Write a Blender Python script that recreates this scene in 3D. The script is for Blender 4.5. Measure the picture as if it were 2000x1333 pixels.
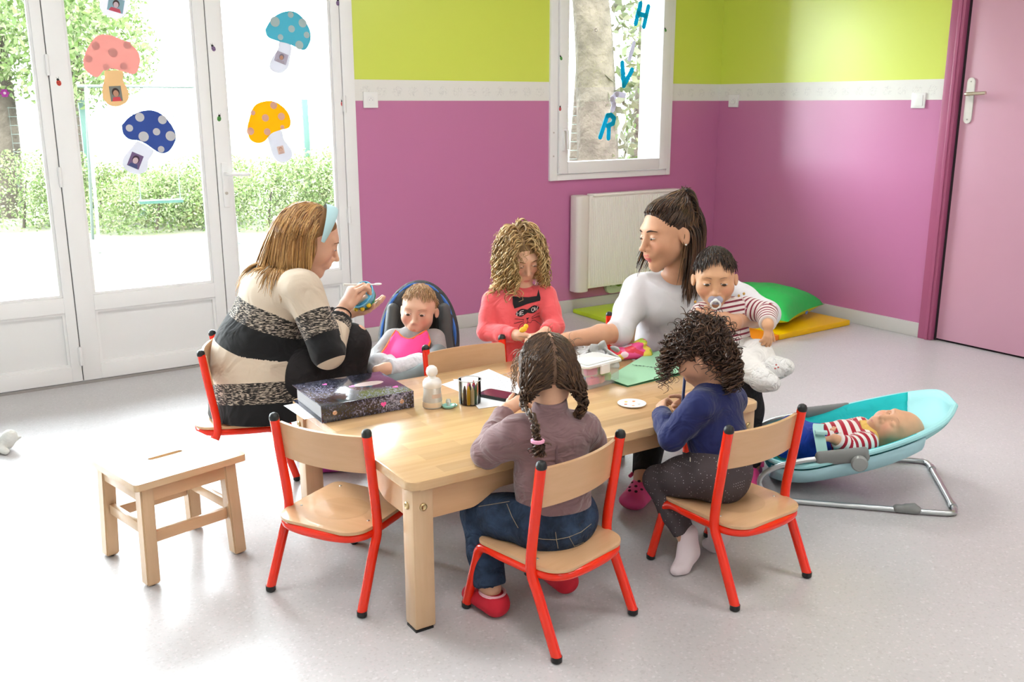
import bpy, bmesh, math, random
import numpy as np
from mathutils import Vector, Matrix

# ------------------------------------------------------------------ scene, camera, light
for o in list(bpy.data.objects): bpy.data.objects.remove(o, do_unlink=True)
scene = bpy.context.scene
COL = scene.collection
random.seed(7); rng = np.random.default_rng(7)

CAM_POS = np.array([0.0, 0.0, 1.30])
PITCH, ROLL, YAW, FPX = math.radians(13.98), math.radians(-0.099), math.radians(56.437), 1862.33
def _axes():
    f0 = np.array([math.cos(YAW), math.sin(YAW), 0]); r0 = np.array([math.sin(YAW), -math.cos(YAW), 0]); u0 = np.array([0, 0, 1.0])
    f = math.cos(PITCH) * f0 - math.sin(PITCH) * u0; u = math.sin(PITCH) * f0 + math.cos(PITCH) * u0
    return math.cos(ROLL) * r0 + math.sin(ROLL) * u, -math.sin(ROLL) * r0 + math.cos(ROLL) * u, f
CR, CU, CF = _axes()
cam_data = bpy.data.cameras.new('camera'); cam = bpy.data.objects.new('camera', cam_data); COL.objects.link(cam)
cam_data.sensor_width = 36; cam_data.lens = FPX / 2000 * 36; cam_data.clip_start = 0.05; cam_data.clip_end = 300
cam.matrix_world = Matrix(((CR[0], CU[0], -CF[0], CAM_POS[0]), (CR[1], CU[1], -CF[1], CAM_POS[1]), (CR[2], CU[2], -CF[2], CAM_POS[2]), (0, 0, 0, 1)))
scene.camera = cam
def at(px, py, depth):
    """point of the room seen at a photo pixel, `depth` metres along the view axis"""
    return CAM_POS + depth * (CF + CR * (px - 1000) / FPX - CU * (py - 666.5) / FPX)

vs = scene.view_settings
vs.view_transform = 'Standard'; vs.look = 'None'; vs.gamma = 1.0; vs.use_curve_mapping = False
EXPOSURE = 1.1
vs.exposure = EXPOSURE
SKY = 15.0
FILL = 9.0  # strength of the added ceiling fill panels
world = bpy.data.worlds.new('overcast_sky'); scene.world = world; world.use_nodes = True
wn = world.node_tree.nodes; wn.clear()
wo = wn.new('ShaderNodeOutputWorld'); wb = wn.new('ShaderNodeBackground')
wb.inputs[0].default_value = (0.87, 0.945, 1.0, 1); wb.inputs[1].default_value = SKY
world.node_tree.links.new(wb.outputs[0], wo.inputs[0])
scene.cycles.max_bounces = 5; scene.cycles.diffuse_bounces = 3; scene.cycles.glossy_bounces = 2; scene.cycles.use_adaptive_sampling = True; scene.cycles.adaptive_threshold = 0.12
scene.cycles.transmission_bounces = 4; scene.cycles.transparent_max_bounces = 10
scene.cycles.use_denoising = True; scene.cycles.caustics_reflective = False; scene.cycles.caustics_refractive = False
def portal(loc, sx, sz, toward):
    d = bpy.data.lights.new('daylight_portal', 'AREA'); d.shape = 'RECTANGLE'; d.size = sx; d.size_y = sz; d.cycles.is_portal = True
    o = bpy.data.objects.new('daylight_portal', d); COL.objects.link(o); o.location = loc
    o.rotation_euler = Vector(toward).to_track_quat('-Z', 'Z').to_euler()
portal((0.34, 5.0, 1.1), 3.75, 2.3, (0, -1, 0))
portal((3.93, 5.0, 1.48), 1.1, 1.4, (0, -1, 0))

# ------------------------------------------------------------------ materials
MATS = {}
def mat(name, col=(0.8, 0.8, 0.8), rough=0.5, spec=0.5, metal=0.0, bump=0.0, bscale=200.0, bdist=0.002, var=0.0, vscale=8.0, coat=0.0,
        trans=0.0, sheen=0.0, sub=0.0, attr=None, alpha=1.0, emit=None, stretch=None, ior=1.45):
    if name in MATS: return MATS[name]
    m = bpy.data.materials.new(name); m.use_nodes = True; MATS[name] = m
    nt = m.node_tree; N = nt.nodes; L = nt.links
    b = N['Principled BSDF']
    b.inputs['Base Color'].default_value = (*col, 1); b.inputs['Roughness'].default_value = rough; b.inputs['Metallic'].default_value = metal
    b.inputs['Specular IOR Level'].default_value = spec; b.inputs['Coat Weight'].default_value = coat; b.inputs['Coat Roughness'].default_value = 0.08
    b.inputs['Transmission Weight'].default_value = trans; b.inputs['IOR'].default_value = ior; b.inputs['Alpha'].default_value = alpha
    b.inputs['Sheen Weight'].default_value = sheen
    if sub > 0:
        b.inputs['Subsurface Weight'].default_value = sub; b.inputs['Subsurface Radius'].default_value = (0.012, 0.005, 0.003); b.inputs['Subsurface Scale'].default_value = 1.0
    if emit: b.inputs['Emission Color'].default_value = (*emit[:3], 1); b.inputs['Emission Strength'].default_value = emit[3]
    tc = N.new('ShaderNodeTexCoord'); src = tc.outputs['Object']
    if stretch:
        mp = N.new('ShaderNodeMapping'); mp.inputs['Scale'].default_value = stretch; L.new(src, mp.inputs['Vector']); src = mp.outputs[0]
    base = None
    if attr:
        a = N.new('ShaderNodeAttribute'); a.attribute_name = attr; base = a.outputs['Color']
    if var > 0:
        n = N.new('ShaderNodeTexNoise'); n.inputs['Scale'].default_value = vscale; n.inputs['Detail'].default_value = 3; L.new(src, n.inputs['Vector'])
        mr = N.new('ShaderNodeMapRange'); mr.inputs[1].default_value = 0.25; mr.inputs[2].default_value = 0.75; mr.inputs[3].default_value = 1 - var; mr.inputs[4].default_value = 1 + var
        L.new(n.outputs['Fac'], mr.inputs[0])
        mx = N.new('ShaderNodeMix'); mx.data_type = 'RGBA'; mx.blend_type = 'MULTIPLY'; mx.inputs[0].default_value = 1
        if base is not None: L.new(base, mx.inputs[6])
        else: mx.inputs[6].default_value = (*col, 1)
        L.new(mr.outputs[0], mx.inputs[7]); base = mx.outputs[2]
    if base is not None: L.new(base, b.inputs['Base Color'])
    if bump > 0:
        n2 = N.new('ShaderNodeTexNoise'); n2.inputs['Scale'].default_value = bscale; n2.inputs['Detail'].default_value = 4; L.new(src, n2.inputs['Vector'])
        bp = N.new('ShaderNodeBump'); bp.inputs['Strength'].default_value = bump; bp.inputs['Distance'].default_value = bdist
        L.new(n2.outputs['Fac'], bp.inputs['Height']); L.new(bp.outputs[0], b.inputs['Normal'])
    return m

# ------------------------------------------------------------------ mesh helpers
class MB:
    """collects shapes and links them as one mesh object"""
    def __init__(s): s.v = []; s.f = []; s.m = []; s.c = []; s.cur = 0; s.col = None
    def add(s, verts, faces, M=None):
        n = len(s.v)
        for p in verts:
            p = Vector(p)
            if M is not None: p = M @ p
            s.v.append(tuple(p))
            s.c.append(s.col or (1, 1, 1))
        for f in faces: s.f.append(tuple(i + n for i in f)); s.m.append(s.cur)
        return s
    def box(s, x0, x1, y0, y1, z0, z1, M=None, b=0.0):
        if b <= 0:
            V = [(x0,y0,z0),(x1,y0,z0),(x1,y1,z0),(x0,y1,z0),(x0,y0,z1),(x1,y0,z1),(x1,y1,z1),(x0,y1,z1)]
            F = [(0,3,2,1),(4,5,6,7),(0,1,5,4),(1,2,6,5),(2,3,7,6),(3,0,4,7)]
            return s.add(V, F, M)
        bm = bmesh.new(); bmesh.ops.create_cube(bm, size=1)
        for v in bm.verts: v.co = Vector(((x0+x1)/2 + v.co.x*(x1-x0), (y0+y1)/2 + v.co.y*(y1-y0), (z0+z1)/2 + v.co.z*(z1-z0)))
        bmesh.ops.bevel(bm, geom=bm.edges[:], offset=b, segments=2, profile=0.6, affect='EDGES')
        s.bm(bm, M); return s
    def bm(s, bm, M=None):
        bm.verts.index_update(); s.add([v.co.copy() for v in bm.verts], [[v.index for v in f.verts] for f in bm.faces], M); bm.free(); return s
    def tube(s, pts, r, n=8, cap=True, M=None, closed=False):
        pts = [Vector(p) for p in pts]; k = len(pts)
        rs = r if isinstance(r, (list, tuple, np.ndarray)) else [r] * k
        V = []; F = []; up = None
        for i, p in enumerate(pts):
            t = (pts[(i+1) % k] - pts[i-1]) if closed else (pts[min(i+1, k-1)] - pts[max(i-1, 0)])
            if t.length < 1e-9: t = Vector((0, 0, 1))
            t.normalize()
            if up is None:
                up = Vector((0, 0, 1)) if abs(t.z) < 0.9 else Vector((1, 0, 0))
            up = (up - t * up.dot(t))
            if up.length < 1e-6: up = t.orthogonal()
            up.normalize(); sd = t.cross(up)
            for j in range(n):
                a = 2 * math.pi * j / n; V.append(p + (up * math.cos(a) + sd * math.sin(a)) * rs[i])
        for i in range(k if closed else k - 1):
            for j in range(n):
                a, b2 = i * n + j, i * n + (j + 1) % n; c, d = ((i+1) % k) * n + (j+1) % n, ((i+1) % k) * n + j
                F.append((a, b2, c, d))
        if cap and not closed: F.append(tuple(range(n - 1, -1, -1))); F.append(tuple(range((k-1)*n, k*n)))
        return s.add(V, F, M)
    def lathe(s, prof, n=20, M=None):
        V = []; F = []; k = len(prof)
        for (r, z) in prof:
            for j in range(n): a = 2*math.pi*j/n; V.append((r*math.cos(a), r*math.sin(a), z))
        for i in range(k-1):
            for j in range(n): F.append((i*n+j, i*n+(j+1) % n, (i+1)*n+(j+1) % n, (i+1)*n+j))
        F.append(tuple(range(n-1, -1, -1))); F.append(tuple(range((k-1)*n, k*n)))
        return s.add(V, F, M)
    def ell(s, c, r, n=12, m=8, M=None):
        prof = [(math.sin(math.pi*i/m), -math.cos(math.pi*i/m)) for i in range(m+1)]
        V = []; F = []
        for (q, z) in prof:
            q = max(q, 1e-4)
            for j in range(n): a = 2*math.pi*j/n; V.append((c[0]+r[0]*q*math.cos(a), c[1]+r[1]*q*math.sin(a), c[2]+r[2]*z))
        for i in range(m):
            for j in range(n): F.append((i*n+j, i*n+(j+1) % n, (i+1)*n+(j+1) % n, (i+1)*n+j))
        return s.add(V, F, M)
    def prism(s, out, z0, z1, M=None):
        k = len(out); V = [(x, y, z0) for x, y in out] + [(x, y, z1) for x, y in out]
        F = [tuple(range(k-1, -1, -1)), tuple(range(k, 2*k))] + [(i, (i+1) % k, k+(i+1) % k, k+i) for i in range(k)]
        return s.add(V, F, M)
    def grid(s, fn, nu, nv, M=None, thick=None):
        """open sheet fn(u,v); with thick a closed slab along the surface normal"""
        P = np.array([[fn(i/nu, j/nv) for j in range(nv+1)] for i in range(nu+1)], float)
        W = nv + 1
        F = [(i*W+j, (i+1)*W+j, (i+1)*W+j+1, i*W+j+1) for i in range(nu) for j in range(nv)]
        if thick is None: return s.add([tuple(p) for p in P.reshape(-1, 3)], F, M)
        du = np.gradient(P, axis=0); dv = np.gradient(P, axis=1); nn = np.cross(du, dv); nn /= np.maximum(np.linalg.norm(nn, axis=2, keepdims=True), 1e-9)
        Q = P - nn * thick; o = (nu+1)*W
        F2 = [tuple(o + q for q in reversed(f)) for f in F]; E = []
        for i in range(nu): E += [(i*W+W*0, o+i*W, o+(i+1)*W, (i+1)*W), ((i+1)*W+nv, o+(i+1)*W+nv, o+i*W+nv, i*W+nv)]
        for j in range(nv): E += [(j+1, o+j+1, o+j, j), (nu*W+j, o+nu*W+j, o+nu*W+j+1, nu*W+j+1)]
        return s.add([tuple(p) for p in P.reshape(-1, 3)] + [tuple(p) for p in Q.reshape(-1, 3)], F + F2 + E, M)
    def build(s, name, mats, parent=None, smooth=True, angle=40, attr=False):
        me = bpy.data.meshes.new(name); me.from_pydata(s.v, [], s.f)
        if not isinstance(mats, (list, tuple)): mats = [mats]
        for m in mats: me.materials.append(m)
        if len(mats) > 1: me.polygons.foreach_set('material_index', s.m)
        if attr:
            ca = me.color_attributes.new('Col', 'FLOAT_COLOR', 'POINT')
            ca.data.foreach_set('color', np.c_[np.array(s.c, float), np.ones(len(s.c))].astype(np.float32).ravel())
        return finish(me, name, parent, smooth, angle)
def finish(me, name, parent=None, smooth=True, angle=40):
    me.update()
    if smooth:
        me.polygons.foreach_set('use_smooth', [True] * len(me.polygons))
        if angle < 180: me.set_sharp_from_angle(angle=math.radians(angle))
    o = bpy.data.objects.new(name, me); COL.objects.link(o)
    if parent is not None: o.parent = parent
    return o
def tag(o, label=None, cat=None, group=None, kind=None):
    if label: o['label'] = label
    if cat: o['category'] = cat
    if group: o['group'] = group
    if kind: o['kind'] = kind
    return o
def thing(name, label, cat, loc=(0, 0, 0), rz=0.0, group=None):
    o = bpy.data.objects.new(name, None); o.empty_display_size = 0.05; COL.objects.link(o); o.location = loc; o.rotation_euler = (0, 0, rz)
    return tag(o, label, cat, group)
def copy_tree(o, parent=None):
    c = o.copy(); COL.objects.link(c); c.parent = parent
    for ch in list(o.children): copy_tree(ch, c)
    return c
def rot_z(a): return Matrix.Rotation(a, 4, 'Z')
def T(x, y, z): return Matrix.Translation((x, y, z))
def smooth_path(pts, n=6):
    """Catmull-Rom through points"""
    P = [np.array(p, float) for p in pts]; out = []
    for i in range(len(P) - 1):
        a, b, c, d = P[max(i-1, 0)], P[i], P[i+1], P[min(i+2, len(P)-1)]
        for k in range(n):
            t = k / n; out.append(0.5*((2*b) + (-a+c)*t + (2*a-5*b+4*c-d)*t*t + (-a+3*b-3*c+d)*t**3))
    out.append(P[-1]); return out
def round_rect(w, d, r, n=5, cx=0, cy=0):
    out = []
    for (sx, sy, a0) in ((1, 1, 0), (-1, 1, 90), (-1, -1, 180), (1, -1, 270)):
        for k in range(n + 1):
            a = math.radians(a0 + 90*k/n); out.append((cx + sx*(w/2-r) + r*math.cos(a), cy + sy*(d/2-r) + r*math.sin(a)))
    return out
def slab(out, z0, z1, b):
    """bevelled prism from outline"""
    bm = bmesh.new(); lo = [bm.verts.new((x, y, z0)) for x, y in out]; hi = [bm.verts.new((x, y, z1)) for x, y in out]; k = len(out)
    bm.faces.new(list(reversed(lo))); bm.faces.new(hi)
    for i in range(k): bm.faces.new((lo[i], lo[(i+1) % k], hi[(i+1) % k], hi[i]))
    e = [e for e in bm.edges if abs(e.verts[0].co.z - e.verts[1].co.z) < 1e-6]
    if b > 0: bmesh.ops.bevel(bm, geom=e, offset=b, segments=2, profile=0.6, affect='EDGES')
    return bm
# ------------------------------------------------------------------ the room
WY, WX = 4.786, 4.87            # inner faces of the back and right walls
LX, FY, CEIL = -1.75, -2.6, 2.62
def wall_paint():
    m = mat('two_tone_wall_paint', rough=0.36, spec=1.0, bump=0.06, bscale=140, bdist=0.001)
    nt = m.node_tree; N = nt.nodes; L = nt.links; b = N['Principled BSDF']
    g = N.new('ShaderNodeNewGeometry'); sx = N.new('ShaderNodeSeparateXYZ'); L.new(g.outputs['Position'], sx.inputs[0])
    gt = N.new('ShaderNodeMath'); gt.operation = 'GREATER_THAN'; gt.inputs[1].default_value = 1.37; L.new(sx.outputs['Z'], gt.inputs[0])
    mx = N.new('ShaderNodeMix'); mx.data_type = 'RGBA'; L.new(gt.outputs[0], mx.inputs[0])
    mx.inputs[6].default_value = (0.53, 0.172, 0.350, 1); mx.inputs[7].default_value = (0.64, 0.74, 0.09, 1)
    L.new(mx.outputs[2], b.inputs['Base Color']); return m
PAINT = wall_paint()
M_PVC = mat('white_pvc', (0.86, 0.86, 0.85), 0.32, 0.5)
M_PVC2 = mat('white_pvc_shade', (0.82, 0.82, 0.81), 0.35, 0.5)
M_GREY = mat('seal_grey', (0.12, 0.12, 0.12), 0.6)
M_WHITE = mat('white_plastic', (0.84, 0.84, 0.82), 0.3)
M_CEIL = mat('ceiling_white', (0.82, 0.82, 0.80), 0.8)
M_SKIRT = mat('skirting_grey', (0.60, 0.58, 0.55), 0.4)
M_STEEL = mat('brushed_steel', (0.62, 0.60, 0.56), 0.28, metal=1.0)
M_BLACK = mat('black_plastic', (0.012, 0.012, 0.013), 0.35)

def glass_mat():
    m = bpy.data.materials.new('window_glass'); m.use_nodes = True; nt = m.node_tree; N = nt.nodes; N.clear(); L = nt.links
    o = N.new('ShaderNodeOutputMaterial'); mx = N.new('ShaderNodeMixShader'); tr = N.new('ShaderNodeBsdfTransparent'); gl = N.new('ShaderNodeBsdfGlossy')
    fr = N.new('ShaderNodeFresnel'); fr.inputs[0].default_value = 1.35; gl.inputs['Roughness'].default_value = 0.02; tr.inputs[0].default_value = (0.97, 0.985, 0.975, 1)
    L.new(fr.outputs[0], mx.inputs[0]); L.new(tr.outputs[0], mx.inputs[1]); L.new(gl.outputs[0], mx.inputs[2]); L.new(mx.outputs[0], o.inputs[0]); return m
M_GLASS = glass_mat()

def floor_mat():
    m = mat('speckled_lino', rough=0.27, spec=0.5)
    nt = m.node_tree; N = nt.nodes; L = nt.links; b = N['Principled BSDF']
    tc = N.new('ShaderNodeTexCoord')
    def noise(s, d=2):
        n = N.new('ShaderNodeTexNoise'); n.inputs['Scale'].default_value = s; n.inputs['Detail'].default_value = d; L.new(tc.outputs['Object'], n.inputs['Vector']); return n.outputs['Fac']
    v = N.new('ShaderNodeTexVoronoi'); v.inputs['Scale'].default_value = 170; L.new(tc.outputs['Object'], v.inputs['Vector'])
    hs = N.new('ShaderNodeSeparateColor'); L.new(v.outputs['Color'], hs.inputs[0])
    cr = N.new('ShaderNodeValToRGB'); e = cr.color_ramp.elements
    e[0].position = 0.0; e[0].color = (0.50, 0.475, 0.48, 1); e[1].position = 1.0; e[1].color = (0.64, 0.62, 0.63, 1)
    for p, c in ((0.10, (0.525, 0.505, 0.51, 1)), (0.16, (0.545, 0.525, 0.53, 1)), (0.86, (0.56, 0.54, 0.545, 1)), (0.92, (0.58, 0.53, 0.54, 1))):
        q = e.new(p); q.color = c
    L.new(hs.outputs[0], cr.inputs[0])
    mr = N.new('ShaderNodeMapRange'); mr.inputs[1].default_value = 0.3; mr.inputs[2].default_value = 0.7; mr.inputs[3].default_value = 0.98; mr.inputs[4].default_value = 1.02
    L.new(noise(3.0, 4), mr.inputs[0])
    mx = N.new('ShaderNodeMix'); mx.data_type = 'RGBA'; mx.blend_type = 'MULTIPLY'; mx.inputs[0].default_value = 1; L.new(cr.outputs[0], mx.inputs[6]); L.new(mr.outputs[0], mx.inputs[7])
    L.new(mx.outputs[2], b.inputs['Base Color'])
    mr2 = N.new('ShaderNodeMapRange'); mr2.inputs[3].default_value = 0.26; mr2.inputs[4].default_value = 0.32; L.new(noise(2.0, 2), mr2.inputs[0]); L.new(mr2.outputs[0], b.inputs['Roughness'])
    bp = N.new('ShaderNodeBump'); bp.inputs['Strength'].default_value = 0.10; bp.inputs['Distance'].default_value = 0.0015; L.new(noise(90, 3), bp.inputs['Height']); L.new(bp.outputs[0], b.inputs['Normal'])
    return m
tag(MB().box(LX-0.2, WX+0.2, FY-0.2, WY+0.12, -0.12, 0).build('floor', floor_mat(), smooth=False), kind='structure')
tag(MB().box(LX-0.2, WX+0.2, FY-0.2, WY+0.3, CEIL, CEIL+0.25).build('ceiling', M_CEIL, smooth=False), kind='structure')
# back wall with the openings of the glazed doors and the window
FD0, FD1, FDT = -1.48, 2.182, 2.22
W0, W1, WZ0, WZ1 = 3.47, 4.40, 0.865, 2.12
b = MB(); TH = 0.28
b.box(LX-0.2, FD0, WY, WY+TH, -0.1, CEIL); b.box(FD0, FD1, WY, WY+TH, FDT, CEIL); b.box(FD1, W0, WY, WY+TH, -0.1, CEIL)
b.box(W0, W1, WY, WY+TH, -0.1, WZ0); b.box(W0, W1, WY, WY+TH, WZ1, CEIL); b.box(W1, WX+0.2, WY, WY+TH, -0.1, CEIL)
wbk = tag(b.build('wall_back', [PAINT, mat('outside_render', (0.80, 0.79, 0.75), 0.9)], smooth=False), kind='structure')
wbk.data.polygons.foreach_set('material_index', [0 if q.normal.y < -0.5 else 1 for q in wbk.data.polygons])
# right wall with the door opening
D0, D1, DT = 2.12, 3.075, 2.08
b = MB(); b.box(WX, WX+0.2, FY-0.2, D0, -0.1, CEIL); b.box(WX, WX+0.2, D1, WY, -0.1, CEIL); b.box(WX, WX+0.2, D0, D1, DT, CEIL)
tag(b.build('wall_right', PAINT, smooth=False), kind='structure')
# left wall and the wall behind the camera
tag(MB().box(LX-0.2, LX, FY-0.2, WY, -0.1, CEIL).build('wall_left', mat('white_wall', (0.78, 0.78, 0.75), 0.5), smooth=False), kind='structure')
tag(MB().box(LX-0.2, WX+0.2, FY-0.2, FY, -0.1, CEIL).build('wall_front', mat('white_wall'), smooth=False), kind='structure')

# wallpaper border
def border_mat():
    m = mat('wallpaper_border', (0.78, 0.77, 0.73), 0.5)
    nt = m.node_tree; N = nt.nodes; L = nt.links; b = N['Principled BSDF']
    g = N.new('ShaderNodeNewGeometry'); sp = N.new('ShaderNodeSeparateXYZ'); L.new(g.outputs['Position'], sp.inputs[0])
    ad = N.new('ShaderNodeMath'); ad.operation = 'ADD'; L.new(sp.outputs['X'], ad.inputs[0]); L.new(sp.outputs['Y'], ad.inputs[1])
    cb = N.new('ShaderNodeCombineXYZ'); L.new(ad.outputs[0], cb.inputs['X']); L.new(sp.outputs['Z'], cb.inputs['Y'])
    n = N.new('ShaderNodeTexNoise'); n.inputs['Scale'].default_value = 60; n.inputs['Detail'].default_value = 2; L.new(cb.outputs[0], n.inputs['Vector'])
    ab = N.new('ShaderNodeMath'); ab.operation = 'SUBTRACT'; ab.inputs[1].default_value = 0.52; L.new(n.outputs['Fac'], ab.inputs[0])
    a2 = N.new('ShaderNodeMath'); a2.operation = 'ABSOLUTE'; L.new(ab.outputs[0], a2.inputs[0])
    ln = N.new('ShaderNodeMapRange'); ln.inputs[1].default_value = 0.0; ln.inputs[2].default_value = 0.035; ln.inputs[3].default_value = 1; ln.inputs[4].default_value = 0; L.new(a2.outputs[0], ln.inputs[0])
    # drawings sit in a row of rounds, a third of the border high
    ml = N.new('ShaderNodeMath'); ml.operation = 'MULTIPLY'; ml.inputs[1].default_value = 10.6; L.new(ad.outputs[0], ml.inputs[0])
    fr = N.new('ShaderNodeMath'); fr.operation = 'FRACT'; L.new(ml.outputs[0], fr.inputs[0])
    s1 = N.new('ShaderNodeMath'); s1.operation = 'SUBTRACT'; s1.inputs[1].default_value = 0.5; L.new(fr.outputs[0], s1.inputs[0])
    dx = N.new('ShaderNodeMath'); dx.operation = 'MULTIPLY'; dx.inputs[1].default_value = 0.085; L.new(s1.outputs[0], dx.inputs[0])
    dz = N.new('ShaderNodeMath'); dz.operation = 'SUBTRACT'; dz.inputs[1].default_value = 1.368; L.new(sp.outputs['Z'], dz.inputs[0])
    c2 = N.new('ShaderNodeCombineXYZ'); L.new(dx.outputs[0], c2.inputs['X']); L.new(dz.outputs[0], c2.inputs['Y'])
    le = N.new('ShaderNodeVectorMath'); le.operation = 'LENGTH'; L.new(c2.outputs[0], le.inputs[0])
    ins = N.new('ShaderNodeMapRange'); ins.inputs[1].default_value = 0.022; ins.inputs[2].default_value = 0.032; ins.inputs[3].default_value = 0.5; ins.inputs[4].default_value = 0; L.new(le.outputs['Value'], ins.inputs[0])
    pr = N.new('ShaderNodeMath'); pr.operation = 'MULTIPLY'; L.new(ins.outputs[0], pr.inputs[0]); L.new(ln.outputs[0], pr.inputs[1])
    mx = N.new('ShaderNodeMix'); mx.data_type = 'RGBA'; L.new(pr.outputs[0], mx.inputs[0]); mx.inputs[6].default_value = (0.78, 0.77, 0.73, 1); mx.inputs[7].default_value = (0.45, 0.44, 0.44, 1)
    L.new(mx.outputs[2], b.inputs['Base Color']); return m
M_BORDER = border_mat()
Z0, Z1 = 1.317, 1.426
tag(MB().box(FD1, 3.444, WY-0.002, WY+0.001, Z0, Z1).box(4.425, WX, WY-0.002, WY+0.001, Z0, Z1).build('trim_1', M_BORDER, smooth=False), kind='structure')
tag(MB().box(WX-0.002, WX+0.001, 3.13, WY-0.002, Z0, Z1).box(WX-0.002, WX+0.001, FY, 2.06, Z0, Z1).build('trim_2', M_BORDER, smooth=False), kind='structure')
def skirt_prof(b, x0, x1):
    b.box(x0, x1, -0.014, 0.001, 0, 0.082, b=0.004)
    return b
b = MB(); b.box(FD1+0.002, WX, WY-0.014, WY+0.001, 0, 0.082, b=0.004); tag(b.build('baseboard_back', M_SKIRT), kind='structure')
b = MB(); b.box(WX-0.014, WX+0.001, 3.125, WY-0.014, 0, 0.082, b=0.004); b.box(WX-0.014, WX+0.001, FY, 2.06, 0, 0.082, b=0.004); tag(b.build('baseboard_right', M_SKIRT), kind='structure')

# glazed doors
tag(MB().box(FD0-0.05, FD0+0.045, WY-0.006, WY+0.07, 0, FDT+0.05, b=0.003).box(2.115, FD1+0.001, WY-0.006, WY+0.07, 0, FDT+0.05, b=0.003)
    .box(FD0+0.045, 2.115, WY-0.006, WY+0.07, FDT-0.045, FDT+0.05, b=0.003).build('trim_3', M_PVC), kind='structure')
tag(MB().box(FD0, FD1, WY-0.002, WY+0.14, 0.0, 0.012).build('trim_4', mat('threshold_alu', (0.35, 0.33, 0.31), 0.5), smooth=False), kind='structure')
GB = 0.425
def leaf(n, x0, x1, g0, g1, side):
    zt = FDT - 0.05; y0, y1 = WY-0.002, WY+0.055
    d = bpy.data.objects.new('door_%d' % n, None); COL.objects.link(d); d.location = ((x0+x1)/2, WY, 0); tag(d, kind='structure')
    M = T(-(x0+x1)/2, -WY, 0)
    f = MB(); zb = 0.016
    f.box(x0, g0, y0, y1, zb, zt, M, 0.004); f.box(g1, x1, y0, y1, zb, zt, M, 0.004)
    f.box(g0-0.001, g1+0.001, y0, y1, zb, 0.09, M, 0.003); f.box(g0-0.001, g1+0.001, y0, y1, 0.352, GB, M, 0.003); f.box(g0-0.001, g1+0.001, y0, y1, 2.08, zt, M, 0.003)
    f.build('leaf_frame', M_PVC, d)
    MB().box(g0, g1, WY+0.018, WY+0.045, 0.09, 0.352, M).build('panel', M_PVC2, d, smooth=False)
    q = 0.012; bd = MB()
    for (a, c, e, h) in ((g0, g0+q, 0.09, 0.352), (g1-q, g1, 0.09, 0.352), (g0+q, g1-q, 0.09, 0.102), (g0+q, g1-q, 0.34, 0.352)): bd.box(a, c, WY+0.006, WY+0.02, e, h, M)
    for (a, c, e, h) in ((g0, g0+q, GB, 2.08), (g1-q, g1, GB, 2.08), (g0+q, g1-q, GB, GB+q), (g0+q, g1-q, 2.08-q, 2.08)): bd.box(a, c, WY+0.01, WY+0.03, e, h, M)
    bd.build('glazing_bead', M_PVC, d, smooth=False)
    MB().box(g0+0.002, g1-0.002, WY+0.032, WY+0.038, GB, 2.08, M).build('pane', M_GLASS, d, smooth=False)
    return d, M
dl, Ml = leaf(1, 0.002, 0.713, 0.09, 0.667, 1)
leaf(5, -0.713, -0.002, -0.66, -0.09, 1); leaf(6, -1.424, -0.717, -1.34, -0.80, 1)
dm, Mm = leaf(2, 0.717, 1.423, 0.80, 1.369, 1)
dr, Mr = leaf(3, 1.427, 2.112, 1.497, 2.064, -1)
# dark seals in the gaps
tag(MB().box(0.713, 0.717, WY+0.004, WY+0.04, 0.02, FDT-0.05).box(1.423, 1.427, WY+0.004, WY+0.04, 0.02, FDT-0.05).build('trim_5', M_GREY, smooth=False), kind='structure')
for (x, zs, d, M) in ((0.713, (0.14, 0.98, 1.47, 2.0), dl, Ml), (2.118, (0.16, 0.72, 1.3, 1.9), dr, Mr)):
    for z in zs:
        MB().tube([(x, WY-0.010, z-0.045), (x, WY-0.010, z+0.045)], 0.008, 10, M=M).box(x-0.011, x+0.011, WY-0.006, WY, z-0.04, z+0.04, M).build('hinge', M_PVC, d)
h = MB().box(1.448, 1.478, WY-0.012, WY-0.001, 0.80, 1.02, Mr, 0.004).build('handle_plate', M_PVC, dr)
MB().tube([(1.463, WY-0.01, 0.965), (1.463, WY-0.045, 0.965), (1.47, WY-0.052, 0.964), (1.575, WY-0.052, 0.96)], 0.008, 10, M=Mr).build('lever', M_PVC, dr)
MB().lathe([(0.008, 0), (0.008, 0.003), (0.004, 0.004)], 12, M=Mr @ T(1.463, WY-0.012, 0.87) @ Matrix.Rotation(math.pi/2, 4, 'X')).build('keyhole', M_STEEL, dr)

# window
wnd = bpy.data.objects.new('window_1', None); COL.objects.link(wnd); wnd.location = ((W0+W1)/2, WY, WZ0); tag(wnd, kind='structure')
Mw = T(-(W0+W1)/2, -WY, -WZ0)
f = MB(); a0, a1, az0, az1 = 3.444, 4.427, 0.841, 2.15
f.box(a0, 3.50, WY-0.016, WY+0.05, az0, az1, Mw, 0.003); f.box(4.392, a1, WY-0.016, WY+0.05, az0, az1, Mw, 0.003)
f.box(3.50, 4.392, WY-0.016, WY+0.05, az0, 0.878, Mw, 0.003); f.box(3.50, 4.392, WY-0.016, WY+0.05, 2.11, az1, Mw, 0.003)
f.build('window_frame', M_PVC, wnd)
f = MB(); s0, s1, sz0, sz1 = 3.503, 4.389, 0.881, 2.107
f.box(s0, 3.572, WY-0.028, WY+0.03, sz0, sz1, Mw, 0.005); f.box(4.318, s1, WY-0.028, WY+0.03, sz0, sz1, Mw, 0.005)
f.box(3.572, 4.318, WY-0.028, WY+0.03, sz0, 0.953, Mw, 0.005); f.box(3.572, 4.318, WY-0.028, WY+0.03, 2.03, sz1, Mw, 0.005)
f.build('sash', M_PVC, wnd)
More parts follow.
